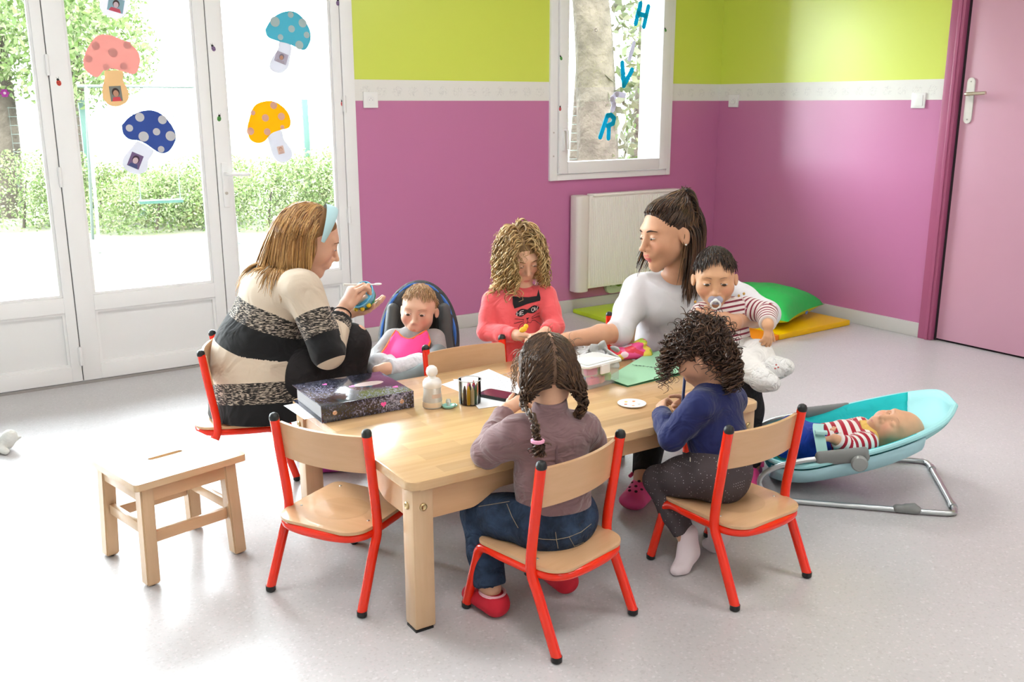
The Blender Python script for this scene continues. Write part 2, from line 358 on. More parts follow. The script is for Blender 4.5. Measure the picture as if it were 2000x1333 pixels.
MB().box(3.574, 4.316, WY+0.006, WY+0.012, 0.955, 2.03, Mw).build('pane', M_GLASS, wnd, smooth=False)
MB().box(3.528, 3.548, WY-0.036, WY-0.026, 1.02, 1.16, Mw, 0.003).tube([(3.538, WY-0.035, 1.145), (3.538, WY-0.06, 1.145), (3.54, WY-0.064, 1.135), (3.545, WY-0.064, 1.03)], 0.008, 8, M=Mw).build('window_handle', M_PVC, wnd)
for z in (0.99, 1.13): MB().lathe([(0.005, 0), (0.005, 0.003), (0.002, 0.003)], 10, M=Mw @ T(3.47, WY-0.016, z) @ Matrix.Rotation(math.pi/2, 4, 'X')).build('screw_cap', M_STEEL, wnd)
MB().box(W0, W1, WY+0.06, WY+0.34, WZ0-0.05, WZ0-0.01, Mw).build('outer_sill', M_WHITE, wnd, smooth=False)

# door in the right wall
M_DOOR = mat('door_mauve_gloss', (0.62, 0.33, 0.43), 0.34, 0.9, var=0.03, vscale=1.5)
M_DFRAME = mat('door_frame_purple', (0.40, 0.10, 0.20), 0.35, 0.5)
tag(MB().box(WX-0.022, WX+0.08, 3.045, 3.125, 0, DT+0.05, b=0.004).box(WX-0.03, WX+0.0, 3.06, 3.08, 0, DT+0.02, b=0.004).box(WX-0.022, WX+0.08, 2.07, 2.14, 0, DT+0.05, b=0.004).box(WX-0.022, WX+0.08, 2.14, 3.045, DT, DT+0.05, b=0.004).build('trim_6', M_DFRAME), kind='structure')
dd = bpy.data.objects.new('door_4', None); COL.objects.link(dd); dd.location = (WX, 2.58, 0); tag(dd, kind='structure'); Md = T(-WX, -2.58, 0)
MB().box(WX+0.012, WX+0.052, 2.142, 3.03, 0.012, DT-0.003, Md, 0.003).build('leaf', M_DOOR, dd)
MB().box(WX+0.014, WX+0.05, 3.03, 3.045, 0.0, DT, Md).box(WX+0.03, WX+0.1, 2.142, 3.045, 0.0, 0.012, Md).build('gap_seal', mat('gap_dark', (0.02, 0.01, 0.015), 0.8), dd, smooth=False)
M_BRASS = mat('champagne_metal', (0.80, 0.74, 0.62), 0.3, metal=1.0)
pl = MB(); pl.bm(slab(round_rect(0.044, 0.235, 0.0215, 6), 0, 0.008, 0.002), Md @ T(WX+0.012, 2.985, 1.312) @ Matrix.Rotation(-math.pi/2, 4, 'Y') @ rot_z(math.pi/2))
plate = pl.build('handle_plate', mat('handle_ivory', (0.80, 0.78, 0.72), 0.35), dd)
MB().tube(smooth_path([(WX+0.012, 2.985, 1.345), (WX-0.03, 2.985, 1.345), (WX-0.045, 2.975, 1.345), (WX-0.046, 2.94, 1.347), (WX-0.042, 2.87, 1.35)], 5), 0.009, 10, M=Md).build('lever', M_BRASS, dd)
for z in (1.215, 1.41): MB().lathe([(0.004, 0), (0.004, 0.002), (0.001, 0.002)], 8, M=Md @ T(WX+0.0045, 2.985, z) @ Matrix.Rotation(-math.pi/2, 4, 'Y')).build('screw', M_STEEL, dd)

# sockets, switch
def socket(name, label, M, kind):
    t = thing(name, label, 'socket' if kind else 'switch'); t.matrix_world = M
    MB().box(-0.042, 0.042, -0.011, 0.0, -0.041, 0.041, b=0.003).build('cover_plate', M_WHITE, t)
    if kind:
        MB().lathe([(0.021, 0), (0.021, 0.002), (0.019, 0.002), (0.017, 0.0012)], 20, M=T(0, -0.0105, 0) @ Matrix.Rotation(math.pi/2, 4, 'X')).build('well', M_PVC2, t)
        for (x, z) in ((-0.009, 0), (0.009, 0), (0, 0.009)): MB().lathe([(0.0018, 0), (0.0018, 0.001)], 8, M=T(x, -0.0118, z) @ Matrix.Rotation(math.pi/2, 4, 'X')).build('pin_hole', mat('pin_grey', (0.30, 0.30, 0.30), 0.6), t)
    else: MB().box(-0.03, 0.03, -0.015, -0.01, -0.03, 0.03, b=0.002).build('rocker', M_WHITE, t)
socket('wall_socket', 'white wall socket on the border beside the glazed door frame', T(2.27, WY, 1.321), True)
socket('wall_socket', 'small white wall socket near the corner on the right wall', T(WX, 4.65, 1.316) @ rot_z(-math.pi/2), True)
socket('light_switch', 'white light switch on the border next to the purple door', T(WX, 3.275, 1.314) @ rot_z(-math.pi/2), False)

# added ceiling panels, unseen above the frame, giving the room fill light
for i, (x, y) in enumerate(((0.6, 0.9), (2.9, 0.9), (0.6, 3.1), (2.9, 3.1), (0.6, -1.3), (2.9, -1.3))):
    t = thing('ceiling_fill_panel', 'added flat ceiling fill light panel ' + ['above the stool side of the room, nearer the camera', 'nearer the camera on the door side', 'above the striped woman by the glazed doors', 'above the mat corner of the room', 'behind the camera on the glazed side', 'behind the camera on the door side'][i], 'lamp', (x, y, CEIL), group='added ceiling fill light panels')
    MB().box(-0.31, 0.31, -0.31, 0.31, -0.03, 0.0).build('housing', M_WHITE, t, smooth=False)
    MB().box(-0.295, 0.295, -0.295, 0.295, -0.034, -0.03).build('diffuser', mat('fill_diffuser', (0.9, 0.9, 0.9), 0.5, emit=(1.0, 0.98, 0.96, FILL)), t, smooth=False)
# ------------------------------------------------------------------ furniture
def beech(name, col, col2, axis=0, plank=None, rough=0.32, coat=0.25):
    m = mat(name, col, rough, 0.5, coat=coat)
    nt = m.node_tree; N = nt.nodes; L = nt.links; b = N['Principled BSDF']; tc = N.new('ShaderNodeTexCoord')
    sc = [38, 38, 38]; sc[axis] = 3.0
    mp = N.new('ShaderNodeMapping'); mp.inputs['Scale'].default_value = sc; L.new(tc.outputs['Object'], mp.inputs[0])
    n = N.new('ShaderNodeTexNoise'); n.inputs['Scale'].default_value = 1; n.inputs['Detail'].default_value = 5; n.inputs['Roughness'].default_value = 0.65; L.new(mp.outputs[0], n.inputs['Vector'])
    cr = N.new('ShaderNodeValToRGB'); cr.color_ramp.elements[0].position = 0.3; cr.color_ramp.elements[0].color = (*col2, 1); cr.color_ramp.elements[1].position = 0.72; cr.color_ramp.elements[1].color = (*col, 1)
    L.new(n.outputs['Fac'], cr.inputs[0]); out = cr.outputs[0]
    if plank:
        br = N.new('ShaderNodeTexBrick'); br.inputs['Scale'].default_value = 1; br.inputs['Brick Width'].default_value = plank[0]; br.inputs['Row Height'].default_value = plank[1]; br.inputs['Mortar Size'].default_value = 0.0
        br.inputs['Color1'].default_value = (0.82, 0.80, 0.78, 1); br.inputs['Color2'].default_value = (1.08, 1.06, 1.04, 1); br.inputs['Bias'].default_value = 0.1; br.offset = 0.37
        L.new(tc.outputs['Object'], br.inputs['Vector'])
        mx = N.new('ShaderNodeMix'); mx.data_type = 'RGBA'; mx.blend_type = 'MULTIPLY'; mx.inputs[0].default_value = 1; L.new(out, mx.inputs[6]); L.new(br.outputs['Color'], mx.inputs[7]); out = mx.outputs[2]
    L.new(out, b.inputs['Base Color']); return m
M_BEECH = beech('beech_ply', (0.66, 0.405, 0.225), (0.60, 0.355, 0.185), axis=0)
M_BEECHZ = beech('beech_leg', (0.66, 0.45, 0.27), (0.59, 0.385, 0.22), axis=2)
M_TOP = beech('beech_tabletop', (0.65, 0.435, 0.235), (0.58, 0.365, 0.18), axis=0, plank=(0.36, 0.048), rough=0.22, coat=0.4)
M_RED = mat('red_lacquer', (0.84, 0.024, 0.005), 0.22, 0.4, coat=0.3)
M_CAP = mat('black_rubber_cap', (0.012, 0.013, 0.013), 0.4)
M_SCREW = M_STEEL

# table
TX0, TX1, TY0, TY1, TZ = 0.985, 2.19, 1.915, 2.735, 0.41
tcx, tcy = (TX0+TX1)/2, (TY0+TY1)/2
tbl = thing('play_table', 'low rectangular beech nursery table with rounded corners that the children sit around', 'table', (tcx, tcy, 0), math.radians(-0.8))
MB().bm(slab(round_rect(TX1-TX0, TY1-TY0, 0.03, 6), TZ-0.024, TZ, 0.005)).build('tabletop', M_TOP, tbl)
hw, hd = (TX1-TX0)/2 - 0.012, (TY1-TY0)/2 - 0.012
for sx in (-1, 1):
    for sy in (-1, 1):
        lg = MB().box(min(sx*hw, sx*(hw-0.058)), max(sx*hw, sx*(hw-0.058)), min(sy*hd, sy*(hd-0.058)), max(sy*hd, sy*(hd-0.058)), 0.006, TZ-0.024, b=0.006)
        L_ = lg.build('leg', M_BEECHZ, tbl)
        MB().box(min(sx*hw, sx*(hw-0.05)), max(sx*hw, sx*(hw-0.05)), min(sy*hd, sy*(hd-0.05)), max(sy*hd, sy*(hd-0.05)), 0.0, 0.006).build('glide', M_CAP, L_, smooth=False)
        for k in (0, 1):
            Mb = T(sx*(hw-0.029), sy*hd, TZ-0.072) @ Matrix.Rotation(-sy*math.pi/2, 4, 'X') if k == 0 else T(sx*hw, sy*(hd-0.029), TZ-0.072) @ Matrix.Rotation(sx*math.pi/2, 4, 'Y')
            MB().lathe([(0.010, -0.002), (0.010, 0.003), (0.007, 0.005), (0.003, 0.003)], 14, M=Mb).build('bolt', mat('bolt_brass', (0.55, 0.42, 0.22), 0.3, metal=1.0), L_)
def apron(length):
    """board with an arched lower edge: outline in x (along) and z"""
    h0, h1 = 0.088, 0.05; out = [(-length/2, -h0), (-length/2+0.11, -h0)]
    for k in range(1, 9): t = k/8; out.append((-length/2+0.11+0.10*t, -h0+(h0-h1)*(t*t*(3-2*t))))
    mir = [(-x, z) for x, z in reversed(out)]
    return out + mir + [(length/2, 0), (-length/2, 0)]
for sy in (-1, 1):
    MB().prism(apron(2*hw-0.116), -0.011, 0.011, T(0, sy*(hd-0.02), TZ-0.024) @ Matrix.Rotation(math.pi/2, 4, 'X')).build('apron', M_BEECH, tbl, smooth=False)
for sx in (-1, 1):
    MB().prism(apron(2*hd-0.116), -0.011, 0.011, T(sx*(hw-0.02), 0, TZ-0.024) @ rot_z(math.pi/2) @ Matrix.Rotation(math.pi/2, 4, 'X')).build('apron', M_BEECH, tbl, smooth=False)

# children's chair: origin between the back feet, +y forward
SEAT = 0.222
def make_chair():
    t = thing('nursery_chair', 'x', 'chair')
    R = 0.0132
    for s in (-1, 1):
        p = smooth_path([(s*0.152, 0.0, 0.012), (s*0.149, 0.062, 0.15), (s*0.1475, 0.086, 0.198), (s*0.1475, 0.088, 0.25), (s*0.149, 0.073, 0.36), (s*0.150, 0.056, 0.483)], 5)
        po = MB().tube(p, R, 14).build('back_post', M_RED, t)
        MB().lathe([(R*0.96, -0.006), (R*1.03, -0.004), (R*1.03, 0.004), (R*0.8, 0.011), (R*0.35, 0.0145)], 14, M=T(s*0.150, 0.055, 0.485)).build('cap', M_CAP, po)
        MB().lathe([(R*0.7, -0.0), (R*1.03, 0.004), (R*1.05, 0.017)], 14, M=T(s*0.152, 0.0, 0.0)).build('foot_cap', M_CAP, po)
    fr = [(-0.122, 0.343, 0.012), (-0.125, 0.30, 0.155), (-0.126, 0.287, 0.188), (-0.127, 0.262, 0.2005), (-0.131, 0.20, 0.2005), (-0.132, 0.10, 0.2005), (-0.126, 0.055, 0.2005), (-0.10, 0.025, 0.2005), (-0.05, 0.012, 0.2005), (0, 0.010, 0.2005)]
    fr = fr + [(-x, y, z) for x, y, z in reversed(fr[:-1])]
    fo = MB().tube(smooth_path(fr, 5), R*0.96, 14).build('seat_frame', M_RED, t)
    for s in (-1, 1): MB().lathe([(R*0.7, 0), (R*1.0, 0.004), (R*1.02, 0.017)], 14, M=T(s*0.122, 0.343, 0)).build('foot_cap', M_CAP, fo)
    out = [(0.135, 0.287)]; out = []
    def arc(cx, cy, r, a0, a1, n=7):
        for k in range(n+1): a = math.radians(a0 + (a1-a0)*k/n); out.append((cx+r*math.cos(a), cy+r*math.sin(a)))
    arc(0.115, 0.268, 0.022, 0, 90); arc(-0.115, 0.268, 0.022, 90, 180); out.append((-0.141, 0.12)); arc(-0.078, 0.068, 0.062, 180, 262); arc(0.078, 0.068, 0.062, 278, 360); out.append((0.141, 0.12))
    so = MB().bm(slab(out, SEAT-0.0095, SEAT, 0.002)).build('seat', M_BEECH, t)
    # shading of the shallow seat hollow, painted as a darker disc on top
    def hollow(u, v):
        a = 2*math.pi*v; r = u; x = 0.078*r*math.cos(a); y = 0.135+0.072*r*math.sin(a); return (x, y, SEAT + 0.0007*(1-0.6*r))
    MB().grid(lambda u, v: hollow(1-u, v), 4, 24).build('seat_hollow_shade', beech('beech_hollow_shade', (0.61, 0.37, 0.20), (0.55, 0.32, 0.165), axis=0), so)
    for (x, y) in ((-0.1, 0.262), (0.1, 0.262), (-0.112, 0.10), (0.112, 0.10)): MB().lathe([(0.004, 0), (0.003, 0.0015), (0.001, 0.0015)], 8, M=T(x, y, SEAT)).build('screw', M_SCREW, so)
    def back(u, v):
        x = -0.150 + 0.30*u; c = 1-(2*u-1)**2; z = 0.370 + 0.104*v; y = 0.0715 + 0.017 - 0.036*c*0.75 - 0.137*(z-0.37)
        e = min(u, 1-u)*0.30
        if e < 0.012: z = 0.422 + (z-0.422)*(0.86+0.14*math.sqrt(max(0, 1-((0.012-e)/0.012)**2)))
        return (x, y, z)
    MB().grid(lambda u, v: back(u, v), 26, 8, thick=-0.0085).build('backrest', M_BEECH, t)
    for s in (-1, 1): MB().box(s*0.085-0.009, s*0.085+0.009, 0.25, 0.268, SEAT-0.042, SEAT-0.012, b=0.003).build('stacking_bumper', M_CAP, t)
    return t
chair0 = make_chair()
def place(o, x, y, fwd, label, group):
    o.location = (x, y, 0); o.rotation_euler = (0, 0, math.atan2(-fwd[0], fwd[1])); o['label'] = label; o['group'] = group; return o
CG = 'red tube nursery chairs with beech seats'
def pf(a): return (-math.sin(math.radians(a)), math.cos(math.radians(a)))
c_empty = place(chair0, 0.8375, 2.218, (0.87, 0.495), 'empty red tube chair with beech seat and back in front of the black binder', CG)
c_braid = place(copy_tree(chair0), 1.359, 1.6675, pf(12.8), 'red tube beech chair on which the girl with braids sits', CG)
c_navy = place(copy_tree(chair0), 1.8965, 1.576, pf(3.0), 'red tube beech chair on which the girl in navy top sits', CG)
c_striped = place(copy_tree(chair0), 0.851, 3.317, (0.917, -0.40), 'red tube beech chair under the woman in the striped jumper', CG)
c_far = place(copy_tree(chair0), 1.655, 2.845, (-0.06, -1.0), 'red tube beech chair at the far table side next to the standing girl', CG)
c_white = place(copy_tree(chair0), 2.52, 2.83, (-0.55, -0.84), 'red tube beech chair under the woman in the white top', CG)

# stool
st = thing('step_stool', 'small square beech stool with a hand slot in its top', 'stool', (0.602, 2.728, 0), math.radians(12.5))
SZ = 0.312
top = bmesh.new()
def slot_top():
    """board with a slot: ring of quads between outer outline and slot outline"""
    o = MB(); outer = round_rect(0.335, 0.325, 0.012, 5); inner = round_rect(0.105, 0.02, 0.0099, 5)
    for z, flip in ((SZ, False), (SZ-0.02, True)):
        n = len(outer); V = [(x, y, z) for x, y in outer] + [(x, y, z) for x, y in inner]
        F = [(i, (i+1) % n, n+(i+1) % n, n+i) for i in range(n)]; o.add(V, [tuple(reversed(f)) if flip else f for f in F])
    for ol, flip in ((outer, False), (inner, True)):
        n = len(ol); V = [(x, y, SZ-0.02) for x, y in ol] + [(x, y, SZ) for x, y in ol]
        F = [(i, (i+1) % n, n+(i+1) % n, n+i) for i in range(n)]; o.add(V, [tuple(reversed(f)) if flip else f for f in F])
    return o
top.free()
slot_top().build('stool_top', beech('beech_stool_top', (0.66, 0.45, 0.26), (0.60, 0.395, 0.215), axis=0, rough=0.2, coat=0.5), st, angle=30)
for sx in (-1, 1):
    for sy in (-1, 1):
        bm = bmesh.new(); bmesh.ops.create_cube(bm, size=1)
        for v in bm.verts:
            k = 0.0 if v.co.z > 0 else 1.0
            v.co = Vector((sx*(0.125+0.010*k) + v.co.x*0.038, sy*(0.120+0.010*k) + v.co.y*0.038, (v.co.z+0.5)*(SZ-0.024)+0.004))
        bmesh.ops.bevel(bm, geom=bm.edges[:], offset=0.004, segments=2, affect='EDGES')
        lg = MB().bm(bm).build('leg', M_BEECHZ, st)
        MB().lathe([(0.011, 0), (0.011, 0.005)], 10, M=T(sx*0.135, sy*0.13, 0)).build('glide', M_CAP, lg)
for s in (-1, 1):
    MB().box(-0.108, 0.108, s*0.128-0.008, s*0.128+0.008, SZ-0.068, SZ-0.02, b=0.002).build('apron', M_BEECH, st)
    MB().box(s*0.133-0.008, s*0.133+0.008, -0.103, 0.103, SZ-0.068, SZ-0.02, b=0.002).build('apron', M_BEECHZ, st)
    MB().box(-0.11, 0.11, s*0.122-0.008, s*0.122+0.008, 0.118, 0.150, b=0.002).build('stretcher', M_BEECH, st)
    MB().box(s*0.126-0.008, s*0.126+0.008, -0.105, 0.105, 0.138, 0.168, b=0.002).build('stretcher', M_BEECHZ, st)

# radiator
rad = thing('radiator', 'white ribbed electric wall radiator below the window', 'radiator', (4.03, WY, 0.155))
MB().box(-0.425, 0.425, -0.075, -0.02, 0.0, 0.585, b=0.006).build('body', mat('radiator_cream', (0.90, 0.88, 0.82), 0.4), rad)
rb = MB()
for k in range(46): x = -0.30 + 0.695*k/45; rb.box(x-0.004, x+0.004, -0.0785, -0.074, 0.015, 0.57)
rb.build('rib', mat('radiator_cream'), rad, smooth=False)['kind'] = 'stuff'
MB().bm(slab([(-0.432 + q[0], q[1]) for q in round_rect(0.10, 0.10, 0.03, 6, cx=0.05, cy=-0.055)], -0.012, 0.592, 0.004)).build('control_column', mat('radiator_side', (0.74, 0.70, 0.64), 0.4), rad)
MB().box(-0.30, 0.428, -0.083, -0.018, 0.582, 0.596, b=0.003).build('top_cap', mat('radiator_cream'), rad)
for x in (-0.32, 0.32): MB().box(x-0.02, x+0.02, -0.03, -0.001, 0.1, 0.5).build('bracket', M_STEEL, rad, smooth=False)
thb = thing('wall_sign', 'small rounded white wall box with a green print below the radiator', 'box', (3.972, WY, 0.135))
MB().bm(slab(round_rect(0.15, 0.085, 0.04, 7), 0, 0.03, 0.006), Matrix.Rotation(math.pi/2, 4, 'X')).build('cover', mat('box_pale', (0.62, 0.70, 0.58), 0.4), thb)
g = MB()
for k in range(9): a = k*0.7; g.ell((-0.04+0.01*k, -0.031, 0.012+0.008*math.sin(a)), (0.006, 0.002, 0.008), 6, 4)
g.build('leaf_print', mat('print_green', (0.12, 0.22, 0.03), 0.5), thb)

# floor mat and cushion in the corner
def mat_piece(name, pts, z0, z1, m, parent):
    return MB().bm(slab(pts, z0, z1, 0.008)).build(name, m, parent)
fm = thing('play_mat', 'folding play mat of lime, orange and yellow vinyl panels on the floor in the corner', 'mat', (4.2, 4.1, 0))
def q(*p): return [(x-4.2, y-4.1) for x, y in p]
mat_piece('panel', q((3.60, 4.16), (4.78, 4.05), (4.80, 4.74), (3.62, 4.75)), 0.0, 0.028, mat('vinyl_lime', (0.50, 0.70, 0.02), 0.35), fm)
mat_piece('panel', q((3.57, 3.52), (4.14, 3.520), (4.15, 4.105), (3.60, 4.155)), 0.0, 0.034, mat('vinyl_orange', (0.90, 0.26, 0.01), 0.35), fm)
mat_piece('panel', q((4.145, 3.520), (4.79, 3.54), (4.78, 4.045), (4.155, 4.105)), 0.0, 0.034, mat('vinyl_yellow', (0.92, 0.56, 0.0), 0.35), fm)
def pillow(nx, ny, w, d, h0, h1):
    def f(sgn, hh):
        def g(u, v):
            a, c = 2*u-1, 2*v-1
            e = (1-abs(a)**2.6)*(1-abs(c)**2.6); k = 1 - 0.10*(1-abs(c)**2)*abs(a)**3; k2 = 1-0.10*(1-abs(a)**2)*abs(c)**3
            wob = 0.006*math.sin(9*a+3*c)*math.sin(7*c-2*a)*e
            return (a*w/2*k, c*d/2*k2, sgn*hh*e**0.45 + wob)
        return g
    return f(1, h1), f(-1, h0)
ft, fb = pillow(20, 20, 0.62, 0.62, 0.055, 0.13)
cu = thing('floor_cushion', 'plump green and lime floor cushion lying on the play mat', 'cushion', (4.40, 3.92, 0.098), math.radians(20))
MB().grid(ft, 26, 26).build('upper_cover', mat('cushion_green', (0.02, 0.55, 0.10), 0.45, bump=0.4, bscale=18, bdist=0.01), cu, angle=180)
MB().grid(lambda u, v: fb(v, u), 26, 26).build('lower_cover', mat('cushion_lime', (0.55, 0.72, 0.03), 0.5), cu, angle=180)
MB().box(0.0, 0.035, -0.302, -0.298, -0.012, 0.004).build('care_tag', mat('tag_blue', (0.05, 0.15, 0.5), 0.5), cu, smooth=False)
# ------------------------------------------------------------------ soft bodies: blended tapered volumes turned into one continuous surface
def nrm(v): v = np.asarray(v, float); return v / max(np.linalg.norm(v), 1e-9)
def V3(*a): return np.array(a, float)
class Soft:
    def __init__(s): s.p = []
    def cone(s, a, b, ra, rb, k=0.02, cid=0, flat=False, sub=False):
        a, b = V3(*a), V3(*b); r = max(ra, rb); lo = np.minimum(a, b) - r; hi = np.maximum(a, b) + r
        s.p.append(('c', (a, b, ra, rb, flat), k, cid, lo, hi, sub)); return s
    def ecap(s, a, b, ra, rb, side, k=0.02, cid=0, sub=False, flat=False):
        """elliptic tapered capsule; ra, rb = (radius along side, radius across)"""
        a, b = V3(*a), V3(*b); w = b - a; L = np.linalg.norm(w); w = w / max(L, 1e-9)
        u = V3(*side); u = nrm(u - w * (u @ w)); v = np.cross(w, u); r = max(*ra, *rb)
        s.p.append(('e', (a, w, u, v, L, ra, rb, flat), k, cid, np.minimum(a, b) - r, np.maximum(a, b) + r, sub)); return s
    def ell(s, c, r, fr, k=0.02, cid=0, sub=False):
        """ellipsoid, fr = 3 axes as rows"""
        c = V3(*c); m = max(r); s.p.append(('l', (c, np.array(fr, float), np.array(r, float)), k, cid, c - m, c + m, sub)); return s
    def clip(s, point, normal, k=0.004):
        """removes everything on the side the normal points to, from all shapes so far"""
        s.p.append(('p', (V3(*point), nrm(normal)), k, -1, None, None, True)); return s
    def one(s, q, P):
        t, a = q[0], q[1]
        if t == 'c':
            A, B, ra, rb, flat = a; ab = B - A; L2 = max(ab @ ab, 1e-12); x = P - A; tt = (x @ ab) / L2; tc = np.clip(tt, 0, 1)
            d = np.linalg.norm(x - tc[:, None] * ab, axis=1) - (ra + (rb - ra) * tc)
            if flat: d = np.maximum(d, (tt - 1) * math.sqrt(L2))
            return d
        if t == 'e':
            A, w, u, v, L, ra, rb, flat = a; x = P - A; tw = x @ w; tc = np.clip(tw, 0, L); f = tc / max(L, 1e-9); rx = ra[0] + (rb[0]-ra[0])*f; ry = ra[1] + (rb[1]-ra[1])*f; rm = np.minimum(rx, ry)
            pu, pv, pw = x @ u, x @ v, tw - tc
            k0 = np.sqrt((pu/rx)**2 + (pv/ry)**2 + (pw/rm)**2); k1 = np.sqrt((pu/rx**2)**2 + (pv/ry**2)**2 + (pw/rm**2)**2)
            d = np.where(k1 > 1e-6, k0*(k0-1)/np.maximum(k1, 1e-6), -rm)
            if flat: d = np.maximum(d, tw - L)
            return d
        if t == 'l':
            c, fr, r = a; y = (P - c) @ fr.T; k0 = np.linalg.norm(y / r, axis=1); k1 = np.linalg.norm(y / r**2, axis=1)
            return np.where(k1 > 1e-6, k0*(k0-1)/np.maximum(k1, 1e-6), -r.min())
        if t == 'p': return (P - a[0]) @ a[1]
    def ev(s, P, margin, ids=False):
        n = len(P); od = np.argsort(P[:, 0], kind='stable') if n > 1 and (np.diff(P[:, 0]) < 0).any() else None
        if od is not None: P = P[od]
        X, Y, Z = (np.ascontiguousarray(P[:, i]) for i in range(3))
        d = np.full(n, 1.0); best = np.full(n, 9.0); cid = np.zeros(n, int)
        for q in s.p:
            k = q[2]
            if q[0] == 'p':
                e = s.one(q, P); h = np.clip(0.5 + 0.5*(e - d)/k, 0, 1); d = d + (e - d)*h + k*h*(1-h); continue
            lo, hi = q[4] - margin - k, q[5] + margin + k
            i0, i1 = np.searchsorted(X, lo[0]), np.searchsorted(X, hi[0])
            if i1 <= i0: continue
            y, z = Y[i0:i1], Z[i0:i1]; ix = np.nonzero((y > lo[1]) & (y < hi[1]) & (z > lo[2]) & (z < hi[2]))[0]
            if len(ix) == 0: continue
            ix += i0; e = s.one(q, P[ix]); d0 = d[ix]
            if q[6]:
                h = np.clip(0.5 - 0.5*(d0 + e)/k, 0, 1); d[ix] = d0 + (-e - d0)*h + k*h*(1-h)
            else:
                h = np.clip(0.5 + 0.5*(e - d0)/k, 0, 1); d[ix] = e + (d0 - e)*h - k*h*(1-h)
                if ids:
                    w = e < best[ix]; j = ix[w]; best[j] = e[w]; cid[j] = q[3]
        if od is not None:
            d2 = np.empty_like(d); d2[od] = d; c2 = np.empty_like(cid); c2[od] = cid; d, cid = d2, c2
        return (d, cid) if ids else d
    def mesh(s, cell):
        bx = [q for q in s.p if q[0] != 'p' and not q[6]]
        lo = np.min([q[4] for q in bx], axis=0) - 4*cell; hi = np.max([q[5] for q in bx], axis=0) + 4*cell
        S = 4; nb = np.ceil((hi - lo) / (cell*S)).astype(int) + 1; n = nb*S + 1
        g = np.stack(np.meshgrid(*[np.arange(m) for m in nb], indexing='ij'), -1).reshape(-1, 3)
        cc = lo + (g + 0.5)*cell*S; dc = s.ev(cc, cell*S*2.5)
        D = np.full(tuple(n), 1.0, np.float32); act = np.abs(dc) < cell*S*1.25
        ins = g[(dc < 0) & ~act]; off = np.stack(np.meshgrid(*[np.arange(S+1)]*3, indexing='ij'), -1).reshape(-1, 3)
        if len(ins):
            ii = (ins[:, None, :]*S + off[None]).reshape(-1, 3); D[ii[:, 0], ii[:, 1], ii[:, 2]] = -1.0
        ii = (g[act][:, None, :]*S + off[None]).reshape(-1, 3); fl = np.unique(np.ravel_multi_index(ii.T, tuple(n))); del ii
        idx = np.stack(np.unravel_index(fl, tuple(n)), -1); D.ravel()[fl] = s.ev(lo + idx*cell, cell*3)
        I = D < 0
        c8 = [(i, j, k) for i in (0, 1) for j in (0, 1) for k in (0, 1)]; m = n - 1
        cnt = np.zeros(tuple(m), np.int8)
        for (i, j, k) in c8: cnt += I[i:m[0]+i, j:m[1]+j, k:m[2]+k]
        cells = np.stack(np.nonzero((cnt > 0) & (cnt < 8)), -1)
        vid = np.full(tuple(m), -1, np.int32); vid[cells[:, 0], cells[:, 1], cells[:, 2]] = np.arange(len(cells))
        val = np.stack([D[cells[:, 0]+i, cells[:, 1]+j, cells[:, 2]+k] for (i, j, k) in c8], 1).astype(float); cs = np.array(c8, float)
        acc = np.zeros((len(cells), 3)); w = np.zeros(len(cells))
        for a in range(8):
            for b_ in range(a+1, 8):
                if np.abs(cs[a]-cs[b_]).sum() != 1: continue
                va, vb = val[:, a], val[:, b_]; x = (va < 0) != (vb < 0)
                t = np.where(x, va/np.where(x, va-vb, 1), 0); acc += np.where(x[:, None], cs[a] + t[:, None]*(cs[b_]-cs[a]), 0); w += x
        P = lo + (cells + acc/np.maximum(w, 1)[:, None])*cell
        Q = []
        for ax in range(3):
            sl0 = [slice(None)]*3; sl1 = [slice(None)]*3; sl0[ax] = slice(0, n[ax]-1); sl1[ax] = slice(1, n[ax])
            A, B = I[tuple(sl0)], I[tuple(sl1)]; e = np.stack(np.nonzero(A != B), -1); u, v = [(1, 2), (2, 0), (0, 1)][ax]
            e = e[(e[:, u] > 0) & (e[:, v] > 0) & (e[:, u] < m[u]) & (e[:, v] < m[v])]
            fwd = A[e[:, 0], e[:, 1], e[:, 2]]
            def cv(du, dv): f = e.copy(); f[:, u] -= du; f[:, v] -= dv; return vid[f[:, 0], f[:, 1], f[:, 2]]
            q = np.stack([cv(1, 1), cv(0, 1), cv(0, 0), cv(1, 0)], 1); q[~fwd] = q[~fwd][:, ::-1]; Q.append(q)
        Q = np.concatenate(Q); Q = Q[(Q >= 0).all(1)]
        # settle the vertices on the surface
        h = cell*0.15; E = np.eye(3)*h
        for it in range(1):
            d = s.ev(P, cell*3); gr = np.stack([s.ev(P+E[i], cell*3) - d for i in range(3)], 1)/h
            gl = np.linalg.norm(gr, axis=1); P = P - np.clip(d/np.maximum(gl, 0.3), -cell, cell)[:, None]*gr/np.maximum(gl, 0.3)[:, None]
        return P, Q
